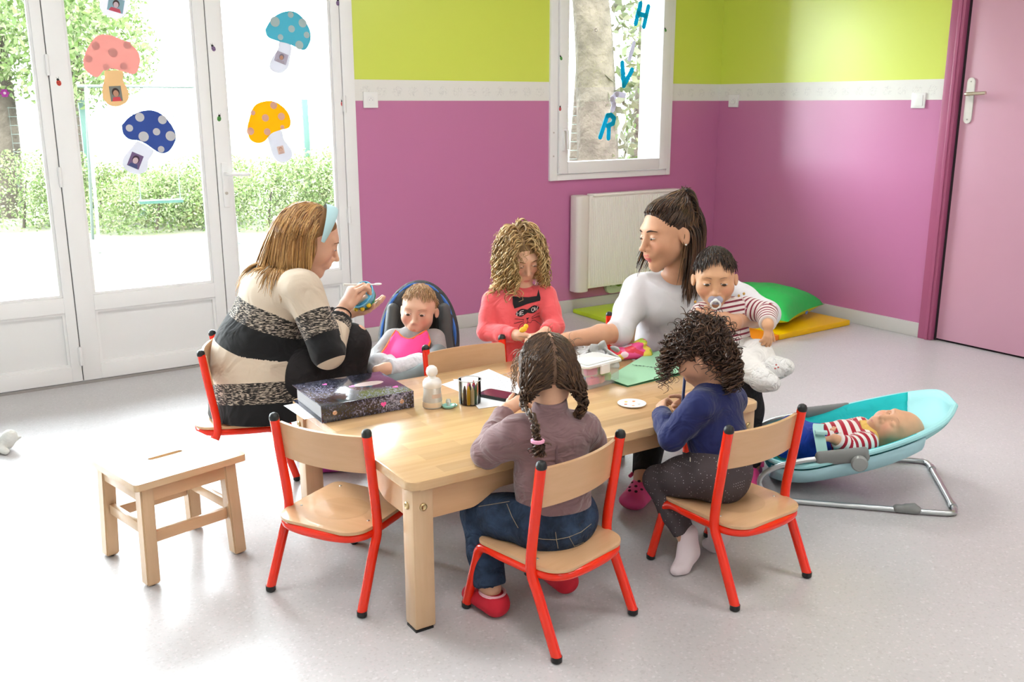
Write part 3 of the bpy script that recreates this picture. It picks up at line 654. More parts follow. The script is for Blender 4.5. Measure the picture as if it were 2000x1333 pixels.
def np_mesh(name, P, Q, mats, parent=None, attrs=None, midx=None, loc=None):
    me = bpy.data.meshes.new(name); n, k = len(P), len(Q); P0 = P if loc is None else P - np.asarray(loc)
    me.vertices.add(n); me.vertices.foreach_set('co', P0.astype(np.float32).ravel())
    me.loops.add(4*k); me.loops.foreach_set('vertex_index', Q.astype(np.int32).ravel())
    me.polygons.add(k); me.polygons.foreach_set('loop_start', np.arange(0, 4*k, 4, dtype=np.int32)); me.polygons.foreach_set('loop_total', np.full(k, 4, np.int32))
    for m in (mats if isinstance(mats, (list, tuple)) else [mats]): me.materials.append(m)
    if midx is not None: me.polygons.foreach_set('material_index', midx.astype(np.int32))
    me.update(calc_edges=True)
    for an, arr in (attrs or {}).items():
        ca = me.color_attributes.new(an, 'FLOAT_COLOR', 'POINT'); ca.data.foreach_set('color', np.c_[arr, np.ones(n)].astype(np.float32).ravel())
    return finish(me, name, parent, True, 180)

# -- body pieces -------------------------------------------------------------
def frame(fwd, up):
    """rows: right, forward, up"""
    f = nrm(fwd); u = np.asarray(up, float); u = nrm(u - f*(u @ f)); return np.array([np.cross(f, u), f, u])
class Head:
    def __init__(s, c, fwd, up, size=1.0, child=0.0):
        s.c = V3(*c); s.f = frame(fwd, up); s.s = size; s.ch = child
    def w(s, x, y, z): return s.c + s.s*(x*s.f[0] + y*s.f[1] + z*s.f[2])
    def local(s, P): return ((P - s.c) @ s.f.T)/s.s
    def build(s, b, ears=True):
        z = s.s; c = s.ch; W = s.w; F = s.f
        def el(p, r, k=0.012, cid=0, sub=False): b.ell(W(*p), [q*z for q in r], F, k*z, cid, sub)
        el((0, -0.014, 0.034), (0.073, 0.093, 0.078+0.004*c), 0.01)
        el((0, 0.028, -0.016+0.006*c), (0.060+0.006*c, 0.062-0.002*c, 0.084-0.012*c), 0.03)
        ch = -0.099+0.022*c
        b.cone(W(-0.037, 0.006, -0.050), W(0, 0.064-0.006*c, ch), 0.022*z, 0.017*z, 0.03*z); b.cone(W(0.037, 0.006, -0.050), W(0, 0.064-0.006*c, ch), 0.022*z, 0.017*z, 0.03*z)
        for sx in (-1, 1): el((sx*0.036, 0.052, -0.030+0.002*c), (0.026+0.005*c, 0.028, 0.028), 0.025)
        el((0, 0.070, 0.026), (0.048, 0.020, 0.014), 0.02)
        for sx in (-1, 1): el((sx*0.031, 0.101, 0.0), (0.017, 0.018, 0.012), 0.012, sub=True)
        for sx in (-1, 1): el((sx*0.031, 0.0765, 0.0), (0.0145, 0.0135, 0.0115), 0.005)
        nl = 0.1125-0.0105*c; b.cone(W(0, 0.085, 0.012), W(0, nl-0.005, -0.031), 0.0065*z, 0.0095*z, 0.012*z); el((0, nl, -0.0345), (0.0088, 0.0080, 0.0072), 0.007)
        for sx in (-1, 1): el((sx*0.0115, 0.094-0.004*c, -0.038), (0.0075, 0.0085, 0.0065), 0.008)
        el((0, 0.084-0.004*c, -0.060), (0.028, 0.016, 0.016), 0.02)
        el((0, 0.0920-0.004*c, -0.0590+0.002*c), (0.0205-0.0025*c, 0.0085-0.001*c, 0.0058-0.001*c), 0.005, 1); el((0, 0.0900-0.004*c, -0.0685+0.002*c), (0.0185-0.0025*c, 0.0095-0.001*c, 0.0070-0.001*c), 0.005, 1)
        if ears:
            for sx in (-1, 1):
                fr = np.array([F[0]*math.cos(sx*0.45) + F[1]*math.sin(sx*0.45), -F[0]*math.sin(sx*0.45) + F[1]*math.cos(sx*0.45), F[2]])
                b.ell(W(sx*(0.0765+0.004*c), -0.014, -0.012), [0.0065*z, (0.018-0.003*c)*z, (0.030-0.006*c)*z], fr, 0.008*z); b.ell(W(sx*(0.0835+0.004*c), -0.010, -0.008), [0.006*z, 0.009*z, 0.016*z], fr, 0.005*z, 0, True)
    def colors(s, P, cid, skin, lip, blush=(0.75, 0.25, 0.18), cheek=0.35):
        C = np.tile(np.array(skin), (len(P), 1)); L = s.local(P); nearh = np.linalg.norm(L, axis=1) < 0.16
        C[(cid == 1) & nearh] = lip
        for sx in (-1, 1):
            g = np.exp(-(((L[:, 0]-sx*0.040)/0.020)**2 + ((L[:, 2]+0.03)/0.018)**2))*(L[:, 1] > 0.02)*cheek; C = C*(1-g[:, None]) + np.array(blush)*g[:, None]
        return C
def hand(b, wrist, d, n, s=1.0, thumb=1, curl=(0.35, 0.35, 0.35, 0.35), thumb_dir=None, spread=0.06, k=0.008):
    """d fingers' direction, n palm normal, thumb=+1: thumb on the d x n side"""
    w = V3(*wrist); d = nrm(d); n = nrm(np.asarray(n, float) - d*(np.asarray(n, float) @ d)); t = np.cross(d, n)*thumb; mr = 0.0048
    b.ecap(w - d*0.01*s, w + d*0.03*s, (0.026*s, 0.019*s), (0.033*s, 0.017*s), t, k*1.5*s, 2); b.ecap(w + d*0.025*s, w + d*0.082*s, (0.034*s, 0.016*s), (0.038*s, 0.0125*s), t, k*1.5*s, 2)
    for i, (L, r) in enumerate(((0.070, 0.0090), (0.078, 0.0092), (0.072, 0.0088), (0.056, 0.0078))):
        p = w + d*(0.088 - 0.004*abs(i-1))*s + t*(0.0285 - 0.019*i)*s; fd = nrm(d + t*(spread*(1.5-i))); fn = n; c = curl[i]
        for j, f in enumerate((0.45, 0.30, 0.25)):
            a = c*(0.8 if j == 0 else 1.0); fd2 = fd*math.cos(a) + fn*math.sin(a); fn = fn*math.cos(a) - fd*math.sin(a); fd = fd2
            e = p + fd*L*f*s; rr = max(r*s*(1-0.09*j), mr); b.cone(p, e, rr, max(rr*0.93, mr*0.95), 0.003, 2); p = e
    p = w + d*0.028*s + t*0.026*s + n*0.004*s; td = nrm(d*0.62 + t*0.66 + n*0.35) if thumb_dir is None else nrm(thumb_dir)
    for j, (L, r) in enumerate(((0.040, 0.0135), (0.033, 0.0105), (0.026, 0.0090))):
        e = p + td*L*s; b.cone(p, e, max(r*s, mr), max(r*0.86*s, mr), 0.006*s if j == 0 else 0.003, 2); p = e; td = nrm(td + d*0.25)
def limb(b, pts, rs, k=0.02, cid=0, flat_end=False):
    for i in range(len(pts)-1): b.cone(pts[i], pts[i+1], rs[i], rs[i+1], k, cid, flat_end and i == len(pts)-2)
SKIN_BUMP = dict(rough=0.48, spec=0.35)
M_SKIN = mat('skin', rough=0.47, spec=0.4, attr='Col', var=0.04, vscale=40, sheen=0.08)
def make_person(label, soft, head, skin, lip, cell, cheek=0.3, base=None, cat='person'):
    P, Q = soft.mesh(cell); _, cid = soft.ev(P, 0.03, True)
    lo = P.min(0); ctr = V3((P[:, 0].min()+P[:, 0].max())/2, (P[:, 1].min()+P[:, 1].max())/2, lo[2]) if base is None else V3(*base)
    o = np_mesh('person', P, Q, M_SKIN, None, {'Col': head.colors(P, cid, skin, lip, cheek=cheek)}, loc=ctr); o.location = ctr; tag(o, label, cat)
    o['n'] = len(Q); return o, ctr
def cloth(name, soft, cell, m, person, ctr, attrs=None, wrinkle=0.0):
    P, Q = soft.mesh(cell); at_ = {k: f(P) for k, f in (attrs or {}).items()}
    return np_mesh(name, P, Q, m, person, at_, loc=ctr)

# -- hair --------------------------------------------------------------------
def strands(name, paths, radii, cols, parent, ctr, m, sides=3):
    """locks of hair as thin tapering tubes in one mesh; paths list of (k,3)"""
    VV = []; FF = []; CC = []; base = 0; an = np.linspace(0, 2*np.pi, sides, endpoint=False)
    for P, r, c in zip(paths, radii, cols):
        P = np.asarray(P); k = len(P); t = np.gradient(P, axis=0); t /= np.maximum(np.linalg.norm(t, axis=1, keepdims=True), 1e-9)
        u = np.cross(t, np.array([0.3, 0.2, 1.0])); u /= np.maximum(np.linalg.norm(u, axis=1, keepdims=True), 1e-6); v = np.cross(t, u)
        rr = np.asarray(r)[:, None, None]
        ring = P[:, None, :] + rr*(np.cos(an)[None, :, None]*u[:, None, :] + np.sin(an)[None, :, None]*v[:, None, :])
        VV.append(ring.reshape(-1, 3)); i = np.arange(k-1)[:, None]*sides; j = np.arange(sides)[None]; j2 = (j+1) % sides
        FF.append(np.stack([i+j, i+j2, i+sides+j2, i+sides+j], -1).reshape(-1, 4)+base); base += k*sides
        cc = np.asarray(c); cc = np.tile(cc, (k, 1)) if cc.ndim == 1 else cc
        CC.append(np.repeat(cc, sides, axis=0))
    return np_mesh(name, np.concatenate(VV), np.concatenate(FF), m, parent, {'Col': np.concatenate(CC)}, loc=ctr)
def grow(root, d0, n, ds, g, avoid, wave=0.0, wl=0.05, ph=0.0, down=(0, 0, -1), stiff=0.75, fade=0.3, target=None, fix=None):
    """one lock: leaves the scalp along d0, falls along down, slides over the avoid ellipsoids [(c, frame, r)]"""
    p = np.array(root, float); d = nrm(d0); dn = nrm(down); out = [p]; sq = math.sqrt; AV = [(c, fr/np.asarray(r)[:, None], fr.T*np.asarray(r)) for (c, fr, r) in avoid]
    for i in range(n):
        if target is None: tgt = dn
        else: tgt = target - p; tgt = tgt/max(sq(tgt @ tgt), 1e-9)
        d = d*stiff + tgt*g; d = d/max(sq(d @ d), 1e-9); p = p + d*ds
        for (c, A, B) in AV:
            y = A @ (p - c); q = y @ y
            if q < 1: p = c + B @ (y/sq(max(q, 1e-9)))
        if fix is not None: p = fix(p)
        out.append(p)
    P = np.array(out)
    if wave > 0:
        t = np.empty_like(P); t[1:-1] = P[2:]-P[:-2]; t[0] = P[1]-P[0]; t[-1] = P[-1]-P[-2]
        u = np.stack([t[:, 1]*0.1 - t[:, 2]*0.9, t[:, 2]*0.2 - t[:, 0]*0.1, t[:, 0]*0.9 - t[:, 1]*0.2], 1); u /= np.maximum(np.sqrt((u*u).sum(1)), 1e-9)[:, None]
        v = np.stack([t[:, 1]*u[:, 2]-t[:, 2]*u[:, 1], t[:, 2]*u[:, 0]-t[:, 0]*u[:, 2], t[:, 0]*u[:, 1]-t[:, 1]*u[:, 0]], 1); v /= np.maximum(np.sqrt((v*v).sum(1)), 1e-9)[:, None]
        sarc = np.arange(len(P))*ds; a = 2*np.pi*sarc/wl + ph; am = wave*np.clip(sarc/(fade*sarc[-1]+1e-6), 0, 1)
        P = P + am[:, None]*(np.cos(a)[:, None]*u + np.sin(a)[:, None]*v)
    return P
def hairline(y0, z0, a, b):
    """scalp mask: keeps roots behind the line through (y0, z0) with normal (a, -b) in the head's side view"""
    return lambda u: (u[1]*0.093-0.014-y0)*a - (u[2]*0.08+0.034-z0)*b < 0
def keep_face_clear(hd, ymax=0.03, zmax=0.2, side=None):
    """pushes locks back behind the face (ymax) or out to its sides (side)"""
    def f(p):
        L = (hd.f @ (p - hd.c))/hd.s
        if L[2] > zmax: return p
        if side is not None:
            if L[1] > ymax and abs(L[0]) < side: return p + hd.f[0]*hd.s*((side if L[0] > 0.004 else -side) - L[0])*0.5
            return p
        if L[1] > ymax: return p - hd.f[1]*hd.s*(L[1]-ymax)*0.6
        return p
    return f
def taper(n, r0, r1=0.25): x = np.linspace(0, 1, n); return r0*(np.minimum(1, 0.55+4*x)*(1-(1-r1)*x**2.5))
def scalp(head, n, mask, scale=1.0, seed=1):
    """points on the cranium ellipsoid (world), outward normals, local unit coords; mask(unit xyz)->bool"""
    rg = np.random.default_rng(seed); out = []
    i = np.arange(n*3) + 0.5; phi = np.arccos(1-2*i/(n*3)); th = np.pi*(1+5**0.5)*i
    U = np.stack([np.cos(th)*np.sin(phi), np.sin(th)*np.sin(phi), np.cos(phi)], 1); U += rg.normal(0, 0.02, U.shape); U /= np.linalg.norm(U, axis=1, keepdims=True)
    U = U[np.array([mask(u) for u in U])]; r = np.array([0.073, 0.093, 0.080])*scale
    return [(head.w(0, -0.014, 0.034) + head.s*((u*r) @ head.f), nrm((u/r) @ head.f), u) for u in U]
def cap(head, scale=1.0, dz=0.0):
    return (head.w(0, -0.014, 0.034+dz), head.f, head.s*np.array([0.073, 0.093, 0.080])*scale)
M_HAIR = mat('hair', rough=0.42, spec=0.45, attr='Col')
def hcol(rg, palette, jit=0.12):
    c = np.array(palette[rg.integers(len(palette))]); return c*(1 + rg.normal(0, jit))
def on(px, py, z):
    """point of the room seen at a photo pixel at height z"""
    d = CF + CR*(px-1000)/FPX - CU*(py-666.5)/FPX; return CAM_POS + d*(z - CAM_POS[2])/d[2]
J = at
IR = nrm([CR[0], CR[1], 0]); IA = nrm([CF[0], CF[1], 0]); UP = V3(0, 0, 1)      # across the view, away from the camera, up
def dirv(r, a, u): return nrm(IR*r + IA*a + UP*u)
def stripe_mat(name, c1, c2, freq, duty=0.5, rough=0.85, bump=0.25):
    """bands along the cloth's own length coordinate"""
    m = mat(name, c1, rough, 0.2, bump=bump, bscale=260, bdist=0.001, sheen=0.2); nt = m.node_tree; N = nt.nodes; L = nt.links
    a = N.new('ShaderNodeAttribute'); a.attribute_name = 'Par'; s = N.new('ShaderNodeSeparateColor'); L.new(a.outputs['Color'], s.inputs[0])
    mu = N.new('ShaderNodeMath'); mu.operation = 'MULTIPLY'; mu.inputs[1].default_value = freq; L.new(s.outputs[0], mu.inputs[0])
    fr = N.new('ShaderNodeMath'); fr.operation = 'FRACT'; L.new(mu.outputs[0], fr.inputs[0]); gt = N.new('ShaderNodeMath'); gt.operation = 'GREATER_THAN'; gt.inputs[1].default_value = duty; L.new(fr.outputs[0], gt.inputs[0])
    mx = N.new('ShaderNodeMix'); mx.data_type = 'RGBA'; L.new(gt.outputs[0], mx.inputs[0]); mx.inputs[6].default_value = (*c1, 1); mx.inputs[7].default_value = (*c2, 1); L.new(mx.outputs[2], N['Principled BSDF'].inputs['Base Color']); return m
def length_par(soft, segs):
    """per-vertex length coordinate: segs {cid: (a, b, t0, t1)} measured along the segment of the nearest shape"""
    def f(P):
        _, cid = soft.ev(P, 0.03, True); out = np.zeros((len(P), 3))
        for c, (a, b, t0, t1) in segs.items():
            mk = cid == c; a_, b_ = V3(*a), V3(*b); ab = b_-a_; t = ((P[mk]-a_) @ ab)/(ab @ ab); out[mk, 0] = t0 + (t1-t0)*t; out[mk, 1] = c/20.0
        return out
    return f
def folds(m, scale=22, strength=0.5, dist=0.012, stretch=None):
    """soft creases for cloth: adds a second, broad bump"""
    nt = m.node_tree; N = nt.nodes; L = nt.links; b = N['Principled BSDF']
    tc = N.new('ShaderNodeTexCoord'); src = tc.outputs['Object']
    if stretch: mp = N.new('ShaderNodeMapping'); mp.inputs['Scale'].default_value = stretch; L.new(src, mp.inputs[0]); src = mp.outputs[0]
    n = N.new('ShaderNodeTexNoise'); n.inputs['Scale'].default_value = scale; n.inputs['Detail'].default_value = 2; n.inputs['Distortion'].default_value = 1.2; L.new(src, n.inputs['Vector'])
    bp = N.new('ShaderNodeBump'); bp.inputs['Strength'].default_value = strength; bp.inputs['Distance'].default_value = dist; L.new(n.outputs['Fac'], bp.inputs['Height'])
    if b.inputs['Normal'].links: L.new(b.inputs['Normal'].links[0].from_socket, bp.inputs['Normal'])
    L.new(bp.outputs[0], b.inputs['Normal']); return m
def lerp(a, b, t): return np.asarray(a) + (np.asarray(b)-np.asarray(a))*t
# ------------------------------------------------------------------ the girl with braids (back to the camera)
def girl_braids():
    pel, waist, chest, neck = J(1082, 998, 2.43), J(1080, 930, 2.42), J(1075, 862, 2.40), J(1076, 818, 2.385)
    hd = Head(J(1068, 731, 2.375), dirv(-0.18, 0.95, -0.20), dirv(-0.02, 0.22, 1), 0.89, 0.8)
    sL, sR = J(1008, 846, 2.34), J(1140, 838, 2.45); eL, wL = J(952, 884, 2.42), J(988, 802, 2.56); eR, wR = J(1158, 884, 2.56), J(1085, 830, 2.70)
    hL, hR = J(1045, 1015, 2.41), J(1120, 1005, 2.48); kL, kR = J(937, 1003, 2.50), J(1050, 985, 2.68); aL, aR = on(958, 1152, 0.065), on(1095, 1108, 0.065)
    side = nrm(sR-sL)
    b = Soft()
    b.ecap(pel, chest, (0.088, 0.072), (0.088, 0.068), side, 0.03); b.ecap(lerp(sL, sR, 0.22), lerp(sL, sR, 0.78), (0.04, 0.045), (0.04, 0.045), UP, 0.03)
    b.cone(chest, hd.w(0, -0.022, -0.055), 0.042, 0.033, 0.02); b.cone(neck, hd.w(0, -0.02, -0.02), 0.034, 0.034, 0.02)
    hd.build(b)
    for s, e, w in ((sL, eL, wL), (sR, eR, wR)): limb(b, [s, e, w], [0.032, 0.028, 0.021], 0.015)
    hand(b, wL, dirv(0.75, 0.45, 0.35), dirv(0.3, 0.6, -0.75), 0.60, 1, (0.5, 0.55, 0.6, 0.65)); hand(b, wR, dirv(-0.6, 0.7, 0.1), dirv(-0.3, 0.2, -0.9), 0.60, -1, (0.5, 0.5, 0.5, 0.5))
    for h, k, a in ((hL, kL, aL), (hR, kR, aR)): limb(b, [h, k, a], [0.052, 0.038, 0.026], 0.02)
    for a, d in ((aL, dirv(-0.55, 0.8, 0)), (aR, dirv(-0.5, 0.85, 0))): b.cone(a, a + d*0.075 - UP*0.035, 0.024, 0.018, 0.015)
    p, c = make_person('girl with two braids, mauve top and jeans seen from behind at the table', b, hd, (0.62, 0.345, 0.22), (0.55, 0.20, 0.16), 0.0040)
    t = Soft()
    t.ecap(lerp(pel, waist, 0.25), waist, (0.100, 0.088), (0.097, 0.082), side, 0.02); t.ecap(waist, chest, (0.097, 0.082), (0.096, 0.076), side, 0.03)
    t.ecap(lerp(sL, sR, 0.15), lerp(sL, sR, 0.85), (0.043, 0.050), (0.043, 0.050), UP, 0.045); t.cone(chest, lerp(neck, hd.w(0, -0.034, -0.04), 0.66), 0.058, 0.0415, 0.018, flat=True)
    for q, (s, e, w) in enumerate(((sL, eL, wL), (sR, eR, wR))):
        m1 = lerp(e, w, 0.45); limb(t, [s, lerp(s, e, 0.5), e], [0.046, 0.044, 0.041], 0.02); limb(t, [e, m1], [0.041, 0.035], 0.012); limb(t, [m1, lerp(e, w, 0.9)], [0.035, 0.030], 0.012, flat_end=True)
    t.clip(lerp(pel, waist, 0.12), pel-waist)
    m = folds(mat('mauve_jersey', (0.205, 0.118, 0.122), 0.85, 0.2, bump=0.15, bscale=300, bdist=0.0008, sheen=0.3), 14, 0.75, 0.02, (1, 1, 1.8))
    tp = cloth('jersey_top', t, 0.0048, m, p, c)
    # placket and seam at the back
    nb = neck - IA*0.062
    pk = MB(); sp = [lerp(neck, chest, f) - IA*(0.056+0.026*f) + IR*0.012 for f in (0.1, 0.4, 0.8, 1.2, 1.5)]
    pk.tube([tuple(x - c) for x in smooth_path(sp, 4)], 0.0035, 5); pk.build('placket', mat('mauve_dark', (0.12, 0.065, 0.07), 0.9), p)
    j = Soft()
    j.ecap(pel - UP*0.035, lerp(pel, waist, 0.42), (0.108, 0.088), (0.096, 0.080), side, 0.03)
    for h, k, a in ((hL, kL, aL), (hR, kR, aR)): limb(j, [h, lerp(h, k, 0.5), k], [0.064, 0.058, 0.049], 0.03); limb(j, [k, lerp(k, a, 0.5), lerp(k, a, 0.93)], [0.049, 0.046, 0.043], 0.015, flat_end=True)
    j.clip(lerp(pel, waist, 0.42), waist-pel)
    mj = folds(mat('blue_denim', (0.024, 0.042, 0.078), 0.8, 0.25, bump=0.3, bscale=420, bdist=0.0008, var=0.55, vscale=22), 26, 0.8, 0.02)
    cloth('jeans', j, 0.0046, mj, p, c)
    # stitching of the jeans: yoke, centre seam and pockets
    st_m = mat('stitch_tan', (0.30, 0.24, 0.17), 0.8)
    def seam(pts, nm_='stitching'):
        out = []
        for (x, y) in pts:
            q0 = J(x, y, 2.15); dd = nrm(q0 - CAM_POS); qs = q0 + dd*np.linspace(0, 0.5, 126)[:, None]; e = j.ev(qs, 0.08)
            if (e < 0).any(): i = max(1, int(np.argmax(e < 0))); out.append(tuple(qs[i-1] - c))
        if len(out) > 1: MB().tube(out, 0.0009, 4).build(nm_, st_m, p)
    seam([(1040, 1050), (1060, 1054), (1085, 1055), (1110, 1050), (1135, 1040), (1155, 1024)]); seam([(1085, 1040), (1087, 1055), (1090, 1072)]); seam([(1112, 1050), (1122, 1068), (1140, 1060)]); seam([(990, 985), (1000, 1010), (1012, 1032)]); seam([(935, 990), (965, 985), (995, 980)])
    for a, d, nm in ((aL, nrm([kL[0]-hL[0], kL[1]-hL[1], 0]), 'l'), (aR, nrm([kR[0]-hR[0], kR[1]-hR[1], 0]), 'r')):
        d = dirv(-0.62, 0.78, 0) if nm == 'l' else dirv(-0.5, 0.86, 0)
        f = Soft(); g = V3(a[0], a[1], 0.028); sd = np.cross(d, UP)
        f.ecap(g - d*0.03, g + d*0.075, (0.034, 0.026), (0.036, 0.024), sd, 0.01); f.cone(g - d*0.025 + UP*0.02, g + UP*0.022 + d*0.015, 0.030, 0.030, 0.02)
        f.clip((0, 0, 0.001), (0, 0, -1)); f.clip(g + UP*0.034, (0, 0, 1))
        sh = cloth('slipper', f, 0.004, mat('slipper_red', (0.60, 0.015, 0.035), 0.8, bump=0.3, bscale=200, bdist=0.001), p, c)
        tr = MB(); tr.tube([tuple(g + UP*0.034 + (math.cos(x)*d*0.036 + math.sin(x)*sd*0.031) - d*0.008 - c) for x in np.linspace(0, 2*math.pi, 20)[:-1]], 0.0042, 6, closed=True)
        tr.build('slipper_trim', mat('trim_pink', (0.85, 0.45, 0.50), 0.9), sh)
        if nm == 'l':
            hp = []
            for x in np.linspace(0, 2*math.pi, 24)[:-1]: hp.append((0.011*math.sin(x)**3*1.0, 0.0007*(13*math.cos(x)-5*math.cos(2*x)-2*math.cos(3*x)-math.cos(4*x))))
            hc = g + dirv(0.72, -0.7, 0)*0.0405 + UP*0.002; fr_ = frame(dirv(0.72, -0.7, 0), UP)
            hm = MB().prism(hp, 0, 0.003, Matrix(((fr_[0][0], UP[0], fr_[1][0], hc[0]-c[0]), (fr_[0][1], UP[1], fr_[1][1], hc[1]-c[1]), (fr_[0][2], UP[2], fr_[1][2], hc[2]-c[2]), (0, 0, 0, 1))))
            hm.build('heart_patch', mat('patch_white', (0.9, 0.85, 0.85), 0.8), sh, smooth=False)
    # hair: parted down the middle, combed to both sides into braids
    rg = np.random.default_rng(3); pal = [(0.080, 0.040, 0.020), (0.055, 0.027, 0.014), (0.12, 0.062, 0.030), (0.045, 0.022, 0.012)]
    av = [cap(hd, 1.035)]; paths = []; rad = []; cols = []
    tieL, tieR = hd.w(-0.070, -0.060, -0.048), hd.w(0.078, -0.052, -0.042)
    for (r0, n0, u) in scalp(hd, 1000, lambda u: (u[2] > 0.25 or u[1] < -0.05) and u[2] > -0.78 and u[1] < 0.78 and abs(u[0]) > 0.025, 1.02, 5):
        tg = tieL if u[0] < 0 else tieR
        tg = tg + rg.normal(0, 0.006, 3); dist = np.linalg.norm(tg - r0); n = max(4, int(dist/0.009)+3)
        P = grow(r0 + n0*0.002, n0*0.15 + nrm(tg-r0), n, dist*1.12/n, 0.55, av, 0.0022, 0.05, rg.uniform(0, 6), target=tg, stiff=0.55)
        paths.append(P); rad.append(taper(len(P), 0.0028, 0.8)); cols.append(hcol(rg, pal, 0.2))
    for k in range(90):     # flyaway wisps on the crown and temple
        u = nrm(rg.normal(0, 1, 3)); 
        if u[2] < 0.1 or u[1] > 0.6: continue
        r0 = hd.w(0, -0.014, 0.034) + hd.s*((u*np.array([0.074, 0.094, 0.081])) @ hd.f); n0 = nrm(u @ hd.f)
        P = grow(r0, n0 + rg.normal(0, 0.7, 3), 7, 0.006, 0.15, av, 0.004, 0.05, rg.uniform(0, 6)); paths.append(P); rad.append(taper(len(P), 0.0008, 0.4)); cols.append(np.array((0.22, 0.13, 0.07)))
    def braid(pts, r, n=3, turns=7.0):
        C = np.array(smooth_path(pts, 10)); t = np.gradient(C, axis=0); t /= np.linalg.norm(t, axis=1, keepdims=True)
        u = np.cross(t, np.array([0.5, 0.5, 0.1])); u /= np.linalg.norm(u, axis=1, keepdims=True); v = np.cross(t, u); q = np.linspace(0, 1, len(C)); env = r*(1-0.35*q)
        for k in range(3):
            a = 2*np.pi*(turns*q + k/3); ctr_ = C + env[:, None]*0.55*(np.cos(a)[:, None]*u*1.15 + np.sin(2*a)[:, None]*v*0.55)
            for z in range(9):
                o = rg.normal(0, 1, 2)*0.24*r; paths.append(ctr_ + o[0]*u + o[1]*v); rad.append(np.full(len(C), r*0.24)*(1-0.25*q)); cols.append(hcol(rg, pal + [(0.16, 0.085, 0.04)], 0.2))
    braid([tieL, hd.w(-0.082, -0.070, -0.075), J(1043, 822, 2.25), J(1046, 850, 2.245), J(1052, 862, 2.245)], 0.0112, turns=5.0)
    braid([hd.w(0.070, -0.055, 0.0), tieR, hd.w(0.094, -0.038, -0.085), hd.w(0.082, -0.012, -0.12), hd.w(0.058, 0.012, -0.135)], 0.0150, turns=3.5)
    for k in range(40):
        P = grow(J(1052, 866, 2.245), rg.normal(0, 1, 3)*0.5 + UP*-0.6, 8, 0.0045, 0.25, [], 0.006, 0.03, rg.uniform(0, 6)); paths.append(P); rad.append(taper(len(P), 0.0022, 0.4)); cols.append(hcol(rg, pal, 0.2))
    for k in range(26):    # loose front wisps left of the face
        r0 = hd.w(-0.066, 0.02 + rg.uniform(-0.02, 0.03), 0.04 + rg.uniform(-0.04, 0.03)); P = grow(r0, -hd.f[0] + hd.f[1]*0.5, 9, 0.0075, 0.35, av, 0.004, 0.05, rg.uniform(0, 6)); paths.append(P); rad.append(taper(len(P), 0.0011, 0.4)); cols.append(np.array((0.24, 0.14, 0.075)))
    ha = strands('hair', paths, rad, cols, p, c, M_HAIR)
    b2 = Soft(); b2.ell(hd.w(0, -0.014, 0.034), [q*hd.s*1.012 for q in (0.073, 0.093, 0.080)], hd.f, 0.01); b2.clip(hd.w(0, 0.052, 0.03), hd.f[1]*0.8 - hd.f[2]*0.7, 0.01); b2.clip(hd.w(0, 0, -0.032), -hd.f[2], 0.01)
    cloth('hair_base', b2, 0.005, mat('hair_root_brown', (0.16, 0.085, 0.05), 0.6), ha, c)
    MB().tube([tuple(J(1050, 862, 2.245) + 0.0125*(math.cos(x)*IR + math.sin(x)*IA) - c) for x in np.linspace(0, 2*math.pi, 14)[:-1]], 0.005, 6, closed=True).build('hair_tie', mat('tie_pink', (0.8, 0.35, 0.5), 0.7), p)
    return p
girl_braids()
